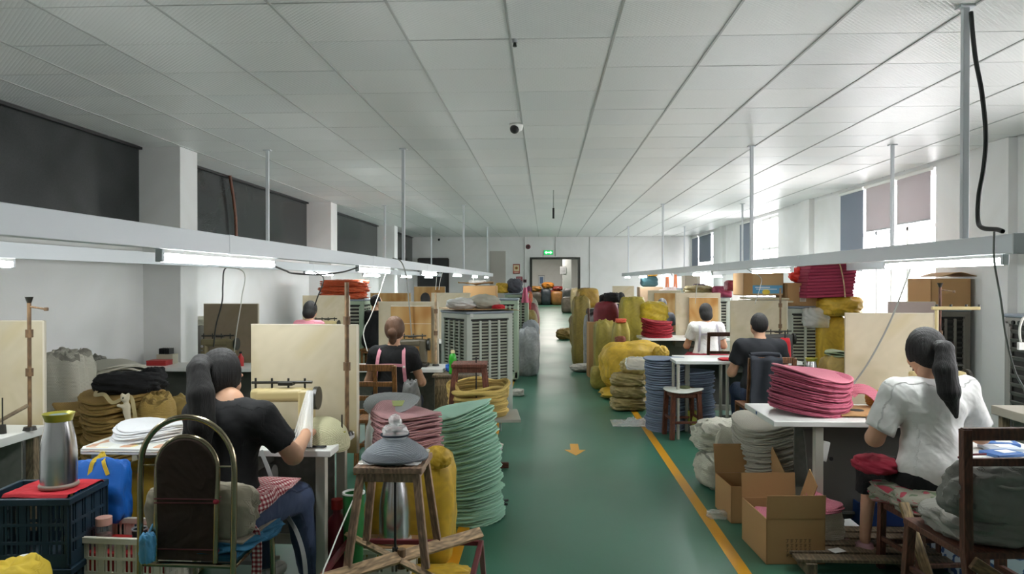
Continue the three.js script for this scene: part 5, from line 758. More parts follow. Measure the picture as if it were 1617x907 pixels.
{ // second spool stand with the yellow braid coil, side cabinet, green bottle
  const z = 6.25, bx = X(757, 652, z), by = Y(655, z, 760);
  const t = thing('spool_board', 'grey square board on a post carrying the yellow braid coil', 'board', [bx, 0, -z], 0.1); new MB().box(0.62, 0.025, 0.5, [0.03, by - 0.0125, 0], [0, 0, 0.0], 0.004).build('board', std(0xa8a79c, 0.6), t); new MB().rod([0.1, 0, 0], [0.1, by - 0.02, 0], 0.03, 14).build('post', M.darkwood, t); new MB().bar([-0.2, 0.02, 0], [0.25, 0.02, 0], 0.05, 0.04).bar([0.1, 0.02, -0.2], [0.1, 0.02, 0.2], 0.05, 0.04).build('base', M.darkwood, t); new MB().box(0.02, 0.09, 0.02, [0.17, by - 0.06, 0.2]).build('bolt', M.alu, t);
  const sy = Y(573, z, 745); const st = stool([X(742, 600, z), by + 0.001, -z], 0.30, sy - by, 0.035, 'reddish wooden stool standing inside the yellow braid coil', wood(0x8a4f3c), 0.05, { bare: 1, leg: 0.04 });
  const c = thing('braid_coil', 'thick coil of yellow braid wound around the reddish stool', 'coil', [X(755, 640, z), by + 0.001, -z]);
  for (let k = 0; k < 12; k++) { const R = 0.238 + 0.007 * Math.sin(k * 1.9) + (k > 8 ? 0.01 : 0), pts = []; for (let i = 0; i < 28; i++) { const a = i / 28 * Math.PI * 2; pts.push(V(Math.cos(a) * (R + 0.008 * noise(i * 0.4, k)), 0.017 + k * 0.0205 + 0.01 * noise(i * 0.3, k, 4) * (k > 6 ? 2.2 : 0.6) + (k > 7 ? 0.028 * Math.sin(a * 1 + 2.6) : 0), Math.sin(a) * (R + 0.008 * noise(i * 0.4, k, 2)))); }
    mesh('braid_turn', new MB().add(new THREE.TubeGeometry(new THREE.CatmullRomCurve3(pts, true), 80, 0.0175, 8, true)).geo(), M.rope, c); }
  { const pts = [V(-0.24, 0.2, 0.1), V(-0.25, 0.27, 0.08), V(-0.2, 0.3, 0.1), V(-0.13, 0.22, 0.2), V(0.02, 0.24, 0.25), V(0.16, 0.26, 0.19), V(0.22, 0.24, 0.1)]; mesh('loose_end', tubeGeo(pts, 0.013, 7, 50), M.rope, c); }
  new MB().rod([X(752, 590, z) - bx, by, 0.0], [X(752, 590, z) - bx, sy + 0.05, 0], 0.006).build('spindle', M.black, t);
  const cab = thing('side_cabinet', 'small pale wooden cabinet behind the yellow coil', 'cabinet', [X(722, 620, 7.0), 0, -7.05]); const H = Y(593, 6.85, 720); new MB().box(0.44, 0.025, 0.38, [0, H - 0.012, 0]).build('top', M.greywood, cab); new MB().box(0.40, H - 0.03, 0.34, [0, (H - 0.03) / 2, 0]).build('carcass', wood(0xa08a68), cab); new MB().box(0.36, H - 0.14, 0.012, [0, (H - 0.05) / 2, 0.175]).build('door', wood(0x9a8460), cab); new MB().box(0.02, 0.06, 0.02, [0.14, H * 0.6, 0.188]).build('handle', M.alu, cab.children[2]);
  const gb = thing('drink_bottle', 'bright green drink bottle on the side cabinet', 'bottle', [X(715, 590, 6.95), H, -6.95]); new MB().lathe([[0, 0], [0.034, 0], [0.037, 0.01], [0.036, 0.07], [0.031, 0.085], [0.037, 0.1], [0.037, 0.15], [0.03, 0.18], [0.018, 0.195], [0.018, 0.2], [0, 0.2]], [0, 0, 0], 28).build('body', M.greenbottle, gb); new MB().cyl(0.02, 0.02, 0.03, [0, 0.213, 0]).build('cap', std(0xd8cfa0, 0.4), gb);
  sack([X(732, 590, 7.08), H, -7.12], 0.34, 0.09, 0.14, 0, 'blue cloth bundle on the side cabinet behind the green bottle', std(0x1f58b0, 0.8), { s: 51, name: 'cloth_bundle', cat: 'bundle' });
  const cup = thing('plastic_tub', 'frosted plastic tub hanging beside the mint mats', 'tub', [X(783, 712, 5.25), Y(714, 5.25, 783), -5.25]); new MB().lathe([[0, 0], [0.045, 0], [0.055, 0.05], [0.05, 0.05], [0.04, 0.005], [0, 0.005]]).build('tub', M.plastic, cup); new MB().cyl(0.056, 0.056, 0.006, [0, 0.052, 0]).build('lid', M.plastic, cup);
  const ck = thing('rod_stand', 'thin black stand under the frosted tub by the mint mats', 'stand', [X(784, 740, 5.25), 0, -5.25]); new MB().rod([0, 0, 0], [0, Y(714, 5.25, 783), 0], 0.012).build('rod', M.black, ck); new MB().rod([-0.08, 0.012, 0.05], [0.08, 0.012, -0.05], 0.008).rod([-0.08, 0.012, -0.05], [0.08, 0.012, 0.05], 0.008).build('foot', M.black, ck);
}
// ---------- the other workers ----------
{
  let p = seated([X(620, 640, 6.45), 0, -6.45], 0.0, 'woman in a black top with pink apron straps and a brown bun', { shirt: M.blackcloth, trousers: M.navy, hair: 'bun', hairMat: M.hairbrown, nod: 0.25, cell: 0.016, seat: 0.42, sleeve: 0.55 }); apronStraps(p, M.pinkstrap, 0.14);
  mesh('strap_buckle', new MB().box(0.02, 0.02, 0.008, [0.12, p.up(0.33), p.fz(0.33) + 0.14]).geo(), M.white, p.t);
  woodChair([X(601, 640, 6.2), 0, -6.22], 0.02, 'orange wooden chair with a slatted back behind the pink-strapped woman', { w: 0.36, bh: Y(577, 6.0, 600), rails: [0.96, 0.66, 0.4, 0.15], center: 1 });
  sack([X(645, 640, 6.1), 0.0, -6.25], 0.16, 0.72, 0.2, 0, 'grey plastic sack hanging beside the orange wooden chair', M.greysack, { s: 61, e: 0.5 });
  p = seated([X(487, 560, 9.75), 0, -9.7], -0.15, 'worker in a pink top seen above the stained board', { shirt: M.pinkcloth, trousers: M.navy, hair: 'bob', nod: 0.35, cell: 0.02, seat: 0.47 });
  stool([X(487, 560, 9.7), 0, -9.68], 0.32, 0.47, 0, 'wooden stool under the pink-topped worker', M.brownwood);
  p = seated([X(588, 560, 11.7), 0, -11.7], -0.55, 'man in a black shirt turned sideways by the orange bundle', { shirt: M.blackcloth, trousers: M.blackcloth, hair: 'short', nod: 0.25, cell: 0.02, seat: 0.52, headTurn: -0.3 });
  stool([X(588, 560, 11.7), 0, -11.68], 0.32, 0.52, 0, 'wooden stool under the sideways man in black', M.orangewood);
  p = seated([X(672, 520, 13.4), 0, -13.4], 0.2, 'dark-haired worker far back before the tan plywood board', { shirt: M.blackcloth, trousers: M.navy, hair: 'bob', nod: 0.3, cell: 0.024, seat: 0.52 });
  stool([X(672, 520, 13.4), 0, -13.38], 0.32, 0.52, 0, 'wooden stool under the far dark-haired worker on the left', M.brownwood);
  // right side
  const z = 4.02; p = seated([X(1478, 700, z), 0, -z], 0.12, 'woman in a white T-shirt with a long black ponytail', {
    shirt: M.whitecloth, trousers: M.blackcloth, shorts: 1, hair: 'pony', nod: 0.28, headTurn: 0.1, sleeve: 0.82, build: 1.16, hem: 0.53, size: 1.04, hairThick: 0.022, shoes: std(0xb58d92, 0.8),
    elbow: [[-0.30, 0.75, -0.07], [0.29, 0.76, -0.05]], pony: [[-0.01, 1.255, 0.045, 0.035], [-0.015, 1.245, 0.09, 0.042], [-0.035, 1.14, 0.12, 0.056], [-0.025, 1.03, 0.14, 0.052], [0.01, 0.90, 0.145, 0.01]], tieAt: [-0.012, 1.252, 0.07], ankle: [[-0.22, 0.12, -0.3], [0.13, 0.1, -0.36]] });
  p.t.add(mesh('apron_tie', ribbon([[0.06, 0.71, 0.186], [0.04, 0.68, 0.192], [0.03, 0.60, 0.198], [0.028, 0.54, 0.198]], 0.012, [0, 0, 1]), std(0x6a2430, 0.9), p.t)); p.t.add(mesh('apron_tie', ribbon([[-0.01, 0.70, 0.186], [0.05, 0.712, 0.187], [0.17, 0.705, 0.150]], 0.010, [0, 0, 1]), std(0x6a2430, 0.9), p.t)); p.t.add(mesh('apron_tie', ribbon([[0.06, 0.705, 0.187], [0.085, 0.66, 0.192], [0.10, 0.59, 0.196]], 0.010, [0, 0, 1]), std(0x6a2430, 0.9), p.t));
  mesh('apron', (() => { const g = lump(0.2, 0.09, 0.24, { e: 0.7, wr: 0.05, f: 5, s: 70 }); g.translate(-0.27, 0.55, -0.12); return g; })(), std(0x9a2238, 0.9), p.t);
  stool([X(1470, 830, z), 0, -z], 0.40, 0.41, 0.0, 'dark wooden stool under the woman in the white T-shirt', M.darkwood, 0.12);
  const cu = thing('seat_cushion', 'grey cushion with red flowers under the woman in white', 'cushion', [X(1462, 790, z) , 0.411, -z + 0.06], 0.12); mesh('pad', lump(0.50, 0.10, 0.46, { e: 0.45, wr: 0.03, s: 72, f: 6 }), M.floral, cu); new MB().tube([[-0.22, 0.05, 0.2], [0, 0.05, 0.235], [0.22, 0.05, 0.2]], 0.006, 6).build('piping', M.greycloth, cu);
  p = seated([X(1203, 600, 7.2), 0, -7.2], 0.0, 'man in a black T-shirt with short black hair on the right', { shirt: std(0x1d1f24, 0.9), trousers: M.jeans, hair: 'short', nod: 0.22, cell: 0.016, seat: 0.43, build: 1.14, hairMat: M.hair });
  woodChair([X(1206, 640, 6.95), 0, -6.95], 0, 'orange-brown wooden chair behind the man in black', { w: 0.43, bh: Y(565, 6.75, 1206), rails: [0.96, 0.6, 0.3], mat: wood(0x8a5a34) });
  { const t = thing('jacket', 'dark grey jacket draped over the back of the man’s chair', 'jacket', [X(1208, 600, 6.70), 0, -6.70]); const y1 = Y(563, 6.7, 1208); mesh('body', (() => { const g = sheet(0.28, 0.5, (u, v) => [0, 0.01 * fbm(u * 6, v * 4), 0], 0.02, 28); const q = g.attributes.position; for (let i = 0; i < q.count; i++) { const x = q.getX(i), yy = q.getY(i), zz = q.getZ(i), s = zz + 0.25; q.setXYZ(i, x * (1 + 0.15 * s), y1 + 0.015 - s * 0.98 + yy * 0.2, 0.04 + yy + 0.014 * Math.sin(x * 40 + s * 3) + 0.02 * fbm(x * 8, s * 6) - (s < 0.04 ? (0.04 - s) * 1.5 : 0)); } g.computeVertexNormals(); return g; })(), std(0x2c3038, 0.9), t); mesh('collar', new MB().tube([[-0.13, y1 + 0.012, 0.0], [0, y1 + 0.02, -0.005], [0.13, y1 + 0.012, 0]], 0.02, 8).geo(), std(0x2c3038, 0.9), t); }
  p = seated([X(1117, 560, 10.2), 0, -10.2], 0.05, 'woman in a white shirt with grey apron straps and a red skirt', { shirt: M.whitecloth, trousers: std(0x8a2a34, 0.9), hair: 'bob', nod: 0.3, cell: 0.02, seat: 0.43, build: 1.12 }); apronStraps(p, std(0xa09ca4, 0.9), 0.15, 0.1);
  mesh('skirt', (() => { const g = lump(0.62, 0.2, 0.5, { e: 0.7, wr: 0.05, s: 77 }); g.translate(0, 0.42, 0.0); return g; })(), std(0x8a2a34, 0.9), p.t);
  woodChair([X(1131, 560, 9.9), 0, -9.92], 0, 'small brown wooden chair behind the woman with the red skirt', { w: 0.34, bh: Y(525, 9.7, 1130), rails: [0.95, 0.45], mat: M.brownwood });
  p = seated([X(1046, 540, 13.4), 0, -13.4], -0.1, 'grey-haired worker with close-cropped hair beyond the yellow sacks', { shirt: std(0x55565c, 0.9), trousers: M.navy, hair: 'short', hairMat: std(0x4a4848, 0.6), nod: 0.25, cell: 0.022, seat: 0.43 });
  stool([X(1046, 540, 13.4), 0, -13.38], 0.32, 0.43, 0, 'wooden stool under the grey-haired worker', M.brownwood);
  p = seated([X(981, 520, 16.6), 0, -16.6], 0, 'black-haired worker farthest away on the right side', { shirt: M.navy, trousers: M.navy, hair: 'bob', nod: 0.25, cell: 0.024, seat: 0.48 });
  stool([X(981, 520, 16.6), 0, -16.58], 0.32, 0.48, 0, 'wooden stool under the farthest worker on the right', M.brownwood);
}
// ---------- air coolers and what lies on them ----------
{ // large one on the left, its corner towards the aisle
  const z = 8.55, t0 = Y(492, z, 760), cx = X(752, 560, z + 0.05); const c = airCooler([cx, 0, -z - 0.1], 0.62, t0, 0.62, 0, 'large louvred grey air cooler beside the aisle on the left', { slats: 1, cols: 4, rows: 27, faces: [[0, 0], [-Math.PI / 2, 1]] }); c.rotation.y = 0.62;
  const b = thing('cardboard_sheet', 'bent cardboard sheet under the cloths on the large air cooler', 'cardboard', [cx, t0 + 0.012, -z - 0.1], 0.5); mesh('sheet', sheet(0.8, 0.7, (u, v) => [0.004 + 0.05 * Math.max(0, Math.abs(u) - 0.33) * (u > 0 ? -2.0 : 1) + 0.008 * fbm(u * 4, v * 4) + 0.012], 0.006), M.cardboard, b);
  sack([X(728, 484, z), t0 + 0.024, -z - 0.02], 0.34, 0.13, 0.34, 0.2, 'crumpled white cloth on the large air cooler', M.whitecloth, { s: 81, wr: 0.07, f: 8, e: 0.8, name: 'cloth', cat: 'cloth' });
  sack([X(764, 480, z), t0 + 0.024, -z - 0.1], 0.36, 0.17, 0.34, 0.2, 'grey-cream felt heap on the large air cooler', std(0xb5b2a4, 0.9), { s: 82, wr: 0.05, f: 5, e: 0.9, name: 'felt_heap', cat: 'felt' });
  sack([X(787, 487, z), t0 + 0.02, -z], 0.15, 0.06, 0.16, 0, 'small dark red cloth at the right edge of the large air cooler', M.redcloth, { s: 83, wr: 0.06, e: 0.8, name: 'cloth', cat: 'cloth' });
  const tag0 = thing('paper_tag', 'small white paper tag on the corner of the large air cooler', 'paper tag'); new MB().box(0.035, 0.04, 0.003, [X(744, 499, z - 0.4), Y(499, z - 0.4, 744), -z + 0.34]).build('tag', M.white, tag0);
}
const coolerAt = (l, r, py, z, turn, label, o) => airCooler([X((l + r) / 2, py, z), 0, -z - 0.28], X(r, py, z) - X(l, py, z), Y(py, z, (l + r) / 2), 0.56, turn, label, o);
coolerAt(779, 818, 473, 11.6, 0, 'second grey-green air cooler beside the aisle on the left', { mat: M.coolergreen, faces: [[0, 0], [Math.PI / 2, 1]], rows: 22 });
coolerAt(797, 834, 464, 14.6, 0, 'third air cooler beside the aisle on the left, under grey bundles', { mat: M.coolergreen, faces: [[0, 0], [Math.PI / 2, 1]], rows: 20 });
coolerAt(500, 574, 474, 11.7, 0, 'air cooler under the orange bundle by the left wall', { mat: M.coolergreen, cols: 3, rows: 18, faces: [[0, 0], [Math.PI / 2, 1]] });
coolerAt(1243, 1302, 485, 9.0, 0, 'louvred air cooler right of the man in black', { cols: 2, rows: 26, faces: [[0, 0], [-Math.PI / 2, 1]] });
coolerAt(1132, 1154, 469, 12.4, 0, 'louvred air cooler behind the woman with the red skirt', { cols: 1, rows: 22, faces: [[0, 0]] });
coolerAt(1470, 1533, 489, 8.0, 0, 'dark air cooler under the wavy carton by the window', { cols: 3, rows: 18, faces: [[0, 0], [-Math.PI / 2, 1]], louvre: std(0x35332f, 0.7), mat: std(0x6f6a60, 0.6) });
airCooler([4.2, 0, -6.08], 0.62, Y(497, 6.4, 1567), 0.66, 0, 'grey air cooler with dark louvres at the right picture edge', { cols: 1, rows: 14, faces: [[0, 0], [-Math.PI / 2, 1]], louvre: M.louvredark, mat: std(0x8f8d88, 0.5) });
{ const z = 6.2; const m = new MB(); for (const q of [-6.28, -6.2]) m.cyl(0.017, 0.017, 0.02, [3.885, Y(497, 6.4, 1567) - 0.06, q], [0, 0, Math.PI / 2], 14); const t = thing('cooler_knobs', 'pair of dark knobs on the right-edge air cooler', 'knobs'); m.build('knobs', M.black, t);
  sack([4.14, Y(497, 6.4, 1567) + 0.01, -6.1], 0.36, 0.07, 0.34, 0, 'brown and red cloth on the right-edge air cooler', std(0x7a5a44, 0.9), { s: 91, wr: 0.06, f: 8, name: 'cloth', cat: 'cloth' });
  const t2 = thing('power_plug', 'white cord with a plug hanging before the right-edge air cooler', 'cord'); new MB().tube([V(3.92, Y(497, 6.4, 1567) + 0.015, -6.0), P(1616, 503, 5.9), P(1611, 515, 5.9), P(1610, 528, 5.9), P(1612, 540, 5.9)], 0.009).build('cord', M.whitecord, t2); const pp = P(1612, 547, 5.9); new MB().box(0.045, 0.06, 0.03, pp.toArray()).build('plug', M.white, t2); }
// orange bundle, cartons, red bundle
{
  const z = 11.7, w = X(571, 460, z) - X(498, 460, z), y0 = Y(474, z, 535) + 0.01, H = Y(443, z, 535) - y0;
  const t = [[0, 'lower'], [1, 'middle'], [2, 'upper']];
  for (const [k, n] of t) sack([X(536, 460, z) + (k - 1) * 0.01, y0 + k * H / 3 - 0.004, -z - 0.28], w * (k === 1 ? 1 : 0.95), H / 3 + 0.012, 0.5, 0.04 * k, n + ' folded orange sack on the left wall cooler', M.orangesack, { s: 95 + k, e: 0.5, wr: 0.05, f: 8, seg: 48 });
}
const printSun = canvasTex(256, 256, (c, w, h) => { c.fillStyle = '#b5966a'; c.fillRect(0, 0, w, h); c.fillStyle = '#5fa0c8'; c.fillRect(0, h * 0.52, w, h * 0.42); c.fillStyle = '#e0c84a'; c.beginPath(); c.arc(w * 0.45, h * 0.86, 34, 0, 7); c.fill(); c.fillStyle = '#d8e4ea'; c.fillRect(20, h * 0.6, w * 0.5, 14); c.fillRect(30, h * 0.7, w * 0.7, 10); });
const printBox = canvasTex(256, 192, (c, w, h) => { c.fillStyle = '#8c7048'; c.globalAlpha = 1; c.fillStyle = '#b18a5c'; c.fillRect(0, 0, w, h); c.fillStyle = '#5d4a33'; for (let r = 0; r < 4; r++) for (let i = 0; i < 6; i++) { const x = 20 + i * 36, y = 18 + r * 40; c.fillRect(x, y, 24, 4); c.fillRect(x + 10, y, 4, 26); if ((i + r) % 2) c.fillRect(x, y + 12, 22, 4); c.fillRect(x, y + 24, (i * 7 + r * 5) % 14 + 10, 4); } });
const printLabels = canvasTex(128, 128, (c, w, h) => { c.fillStyle = '#b18a5c'; c.fillRect(0, 0, w, h); c.fillStyle = '#cfc7ba'; c.fillRect(36, 10, 50, 44); c.fillRect(40, 72, 44, 40); c.fillStyle = '#7a6a58'; for (let i = 0; i < 4; i++) { c.fillRect(42, 18 + i * 9, 36, 3); c.fillRect(46, 80 + i * 8, 30, 3); } });
const boxAt = (l, r, pt, pb, z, d, label, o) => carton([X((l + r) / 2, pb, z), Y(pb, z, (l + r) / 2), -z - d / 2], X(r, pb, z) - X(l, pb, z), Y(pt, z, (l + r) / 2) - Y(pb, z, (l + r) / 2), d, 0, label, o);
boxAt(1174, 1237, 432, 467, 9.1, 0.5, 'carton printed with a blue band on the stacked boards at right', { print: { w: 0.36, h: 0.24, x: 0.05, y: 0.13, map: printSun } });
boxAt(1243, 1291, 448, 484, 9.02, 0.45, 'plain carton with two pale stickers on the louvred air cooler', { print: { w: 0.22, h: 0.22, x: 0.01, map: printLabels } });
boxAt(1470, 1533, 441, 488, 8.02, 0.5, 'large worn carton on the dark cooler by the window', { });
tag(mesh('cardboard_sheet', (() => { const z = 8.3, w = X(1533, 440, z) - X(1468, 440, z); const g = sheet(w, 0.5, (u, v) => [0.02 * Math.sin(u * 7 + 2) + 0.02], 0.008); return g; })(), M.cardboard), 'wavy cardboard sheet on top of the large worn carton', 'cardboard').position.set(X(1501, 440, 8.25), Y(441, 8.02, 1500) + 0.03, -8.27);
{ const z = 9.15, y0 = Y(447, z, 1270) + 0.01; sack([X(1268, 440, z), y0, -z - 0.1], 0.25, 0.18, 0.25, 0, 'bright red plastic bag on the carton with pale stickers', std(0xd8281f, 0.4), { s: 101, wr: 0.05, f: 7, e: 0.7, name: 'plastic_bag', cat: 'bag' }); }
{ // dark red bale: flat sheets bound with a cord on the yellow sacks
  const z = 8.8, l = X(1276, 440, z), r = X(1352, 440, z), y0 = Y(470, z, 1315), y1 = Y(414, z, 1315), n = 11;
  const g = new RoundedBoxGeometry(r - l, (y1 - y0) / n * 1.0, 0.5, 2, 0.012);
  const g2 = uvBox(g), bale = matMat(0xa23450);
  for (let i = 0; i < n; i++) { const m = mesh('red_felt_sheet', g2, bale); m.position.set((l + r) / 2 + rr(-0.006, 0.006) + (i - 5) * 0.006, y0 + (i + 0.5) * (y1 - y0) / n, -z - 0.25); m.rotation.z = 0.04; m.rotation.y = rr(-0.03, 0.03); tag(m, i === n - 1 ? 'topmost dark red sheet of the bound bale under the trunking' : 'dark red sheet, ' + ordinal(n - 1 - i) + ' from the top, in the bound bale on the yellow sacks', 'felt sheet', 'dark red sheets in the bale'); }
  const c = thing('binding_rope', 'pale cord around the dark red bale', 'cord'); new MB().tube([[X(1333, 470, z), y0 - 0.0, -z + 0.03], [X(1330, 440, z), (y0 + y1) / 2, -z + 0.03], [X(1322, 415, z), y1 + 0.02, -z + 0.02], [X(1322, 415, z), y1 + 0.03, -z - 0.5]], 0.008).build('cord', M.palewood, c);
  sack([X(1312, 545, 9.0), 0, -9.15], X(1345, 545, 9) - X(1298, 545, 9), Y(498, 9.0, 1318), 0.5, 0, 'standing yellow sack below the dark red bale', M.yellowsack, { s: 103, e: 0.35 });
  sack([X(1328, 490, 8.9), Y(500, 8.9, 1328), -9.05], X(1366, 490, 8.9) - X(1294, 490, 8.9), y0 - Y(500, 8.9, 1328) + 0.005, 0.5, 0, 'crumpled yellow sack directly under the dark red bale', M.yellowsack, { s: 104, wr: 0.08, f: 8, e: 0.6 });
  sack([X(1300, 500, 8.7), Y(520, 8.7, 1300), -8.93], 0.30, 0.24, 0.14, 0, 'clear plastic bag hanging beside the crumpled yellow sack', M.plastic, { s: 105, wr: 0.06, f: 7, name: 'plastic_bag', cat: 'bag' });
  sack([X(1318, 600, 8.2), 0, -8.2], 0.3, Y(562, 8.2, 1318), 0.3, 0, 'low ochre sack before the standing yellow sack at right', M.ochresack, { s: 106 });
  const mag = thing('mat_bundle', 'small pile of grey-green mats on the low ochre sack', 'mat', [X(1322, 560, 8.2), Y(562, 8.2, 1318), -8.2]); for (let i = 0; i < 3; i++) { const q = mesh('mat', matGeo(0.13, 0.012, [0.012, 2, 1, 0], 3 + i), matMat(0x8f9a78), mag); q.position.y = 0.012 + i * 0.016; q.rotation.y = i; }
  thermos([X(1281, 585, 7.9), 0.72, -7.9], 'steel vacuum flask behind the pink mats on the right', 0.9).position.y = Y(566, 7.9, 1281) - 0.31;
  const st = thing('side_table', 'small pale side table under the steel flask at right', 'table', [X(1281, 600, 7.9), 0, -7.92]); const hh = Y(566, 7.9, 1281) - 0.31; new MB().box(0.4, 0.025, 0.4, [0, hh - 0.0125, 0]).build('top', M.top, st); for (const a of [-1, 1]) for (const b of [-1, 1]) new MB().box(0.035, hh - 0.025, 0.035, [a * 0.17, (hh - 0.025) / 2, b * 0.17]).build('leg', M.tableleg, st);
  const sp = thing('thread_cone', 'bright red thread cone beside the man in black', 'thread cone', [X(1241, 575, 7.95), 0.75, -7.98]); new MB().lathe([[0, 0], [0.06, 0], [0.062, 0.02], [0.055, 0.2], [0.045, 0.24], [0, 0.24]]).build('cone', std(0xc4202a, 0.8), sp); new MB().rod([0, 0.24, 0], [0, 0.32, 0], 0.008).build('pin', M.black, sp);
}
// ---------- right side near ----------
{
  const z = 4.86, g = 'dark pink mats in the pile on the white table', c = X(1278, 640, z), y1 = Y(592, z, 1278);
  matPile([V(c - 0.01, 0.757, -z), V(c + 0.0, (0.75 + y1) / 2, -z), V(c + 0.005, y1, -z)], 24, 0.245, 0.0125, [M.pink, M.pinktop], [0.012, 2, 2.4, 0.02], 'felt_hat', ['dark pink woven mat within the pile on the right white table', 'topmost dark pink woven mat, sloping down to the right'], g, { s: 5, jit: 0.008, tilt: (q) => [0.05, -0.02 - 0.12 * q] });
  const t = thing('cardboard_sheet', 'brown cardboard sheet with a dark slot on the right white table', 'cardboard', [X(1358, 648, 4.8), 0.752, -4.82]); new MB().box(0.36, 0.012, 0.36, [0, 0.012, 0]).build('sheet', M.cardboard, t); new MB().cyl(0.04, 0.045, 0.004, [-0.02, 0.02, 0.02], [0, 0, 0], 10).build('slot', M.coolerdark, t);
  const cr = tag(mesh('felt_strip', ribbon([P(1343, 622, 4.9).toArray(), P(1352, 615, 4.9).toArray(), P(1368, 616, 4.88).toArray(), P(1385, 628, 4.85).toArray(), P(1400, 648, 4.8).toArray()], 0.07, [0, 0.7, 1], 0.008), M.pinktop), 'curled pink felt strip on the cardboard sheet', 'felt strip');
  sack([X(1396, 640, 4.95), 0.752, -4.98], 0.2, 0.12, 0.15, 0, 'orange-yellow straw piece behind the curled pink strip', matMat(0xb9853a), { s: 111, e: 0.9, name: 'straw_piece', cat: 'straw' });
  const sc = thing('paint_mark', 'blue tape mark on the left edge of the right white table', 'tape'); new MB().box(0.003, 0.02, 0.025, [1.384, 0.735, -4.88]).build('tape', std(0x2a5a8a, 0.5), sc);
  // pale piles by the aisle
  const pz = 5.4, px = X(1214, 700, pz); matPile([V(px, 0.012, -pz), V(px + 0.01, 0.3, -pz), V(px, Y(660, pz, 1210), -pz)], 44, 0.25, 0.0135, M.greycream, [0.03, 2, 0.2, -0.015], 'pale_mat', ['grey-cream mat in the tall wavy pile by the right table', 'topmost grey-cream mat, drooping, by the right table'], 'grey-cream mats by the right table', { s: 6, jit: 0.012, tilt: (q) => [0.02, 0.03 * q] });
  sack([X(1143, 770, 5.75), 0, -5.8], 0.36, 0.27, 0.36, 0.2, 'lower cream bundle of rolled mats at the aisle side', M.cream, { s: 113, e: 0.5, wr: 0.05, f: 9, name: 'mat_bundle', cat: 'bundle' });
  sack([X(1142, 720, 5.85), 0.255, -5.9], 0.42, Y(668, 5.85, 1140) - 0.25, 0.36, 0.1, 'upper cream bundle of rolled mats at the aisle side', M.cream, { s: 114, e: 0.5, wr: 0.06, f: 9, name: 'mat_bundle', cat: 'bundle' });
  matPile([V(X(1158, 740, 5.62), 0.30, -5.6), V(X(1158, 720, 5.62), 0.36, -5.62)], 3, 0.14, 0.014, M.cream, [0.012, 2, 0, 0], 'pale_mat', ['cream mat leaning on the rolled bundles', 'front cream mat leaning on the rolled bundles'], 'cream mats leaning', { tilt: () => [1.0, -0.3] });
  // open carton and the carton behind
  const a = F(1205.5, 891), b = F(1299, 891), w = b.x - a.x, d = 0.42, h = Y(820, -a.z, 1250);
  carton([(a.x + b.x) / 2 - 0.0, 0, a.z - d / 2], w, h, d, 0.06, 'open cardboard box with raised flaps by the aisle line', { open: [[w, 0.135, [0, h, d / 2], [0.06, 0, 0]], [w, 0.15, [0, h, -d / 2], [-0.08, 0, 0]], [d * 0.9, 0.13, [w / 2, h, 0], [0, Math.PI / 2, 2.0 - Math.PI / 2 - 1.4]]], print: { w: 0.18, h: 0.13, x: 0.02, y: 0.09, map: printBox } });
  const a2 = P(1148, 842, 4.95); carton([a2.x + 0.18, 0, -5.08], 0.36, Y(772, 4.85, 1160), 0.36, 0.06, 'second cardboard box behind the open one', { open: [[0.36, 0.2, [0, Y(772, 4.85, 1160), -0.18], [-0.25, 0, 0]], [0.3, 0.16, [0.18, Y(772, 4.85, 1160), 0], [0, Math.PI / 2, 0.5]]] });
  matPile([V((a.x + b.x) / 2 - 0.02, 0.16, a.z - 0.2), V((a.x + b.x) / 2 - 0.02, 0.22, a.z - 0.22)], 5, 0.13, 0.012, M.pinktop, [0.012, 2, 1, 0], 'pink_mat', ['pink mat lying in the open cardboard box', 'topmost pink mat in the open cardboard box'], 'pink mats in the open box');
  const sup = thing('pink_bundle', 'pink rolled bundle filling the bottom of the open cardboard box', 'bundle', [(a.x + b.x) / 2, 0.008, a.z - 0.21], 0.06); mesh('body', lump(w - 0.04, 0.14, 0.36, { e: 0.3, s: 117 }), M.pink, sup);
  sack([b.x + 0.09, 0, a.z - 0.3], 0.18, 0.26, 0.26, 0.2, 'cream paper bag beside the open cardboard box', M.cream, { s: 118, name: 'paper_bag', cat: 'bag' });
  matPile([V(b.x + 0.08, 0.27, a.z - 0.25), V(b.x + 0.10, 0.30, a.z - 0.26)], 3, 0.11, 0.01, M.pinktop, [0.02, 2, 0, -0.01], 'pink_mat', ['pink mat on the paper bag right of the open box', 'topmost pink mat on the paper bag right of the open box'], 'pink mats beside the open box', { tilt: () => [0.2, -0.25] });
  sack([X(1132, 818, 5.0), 0, -5.0], 0.13, 0.05, 0.08, 0, 'small clear wrapper on the floor by the yellow line', M.plastic, { s: 119, wr: 0.05, f: 9, name: 'wrapper', cat: 'wrapper' });
  // under the table: pallet board, blue tray, papers
  const pl = thing('foot_pallet', 'low wooden pallet on the floor under the right table', 'pallet', [2.0, 0, -4.35]); for (let i = 0; i < 5; i++) new MB().box(1.25, 0.02, 0.09, [0, 0.07, -0.24 + i * 0.12]).build('slat', M.greywood, pl); for (const q of [-0.55, 0, 0.55]) new MB().box(0.06, 0.06, 0.6, [q, 0.03, 0]).build('bearer', M.greywood, pl);
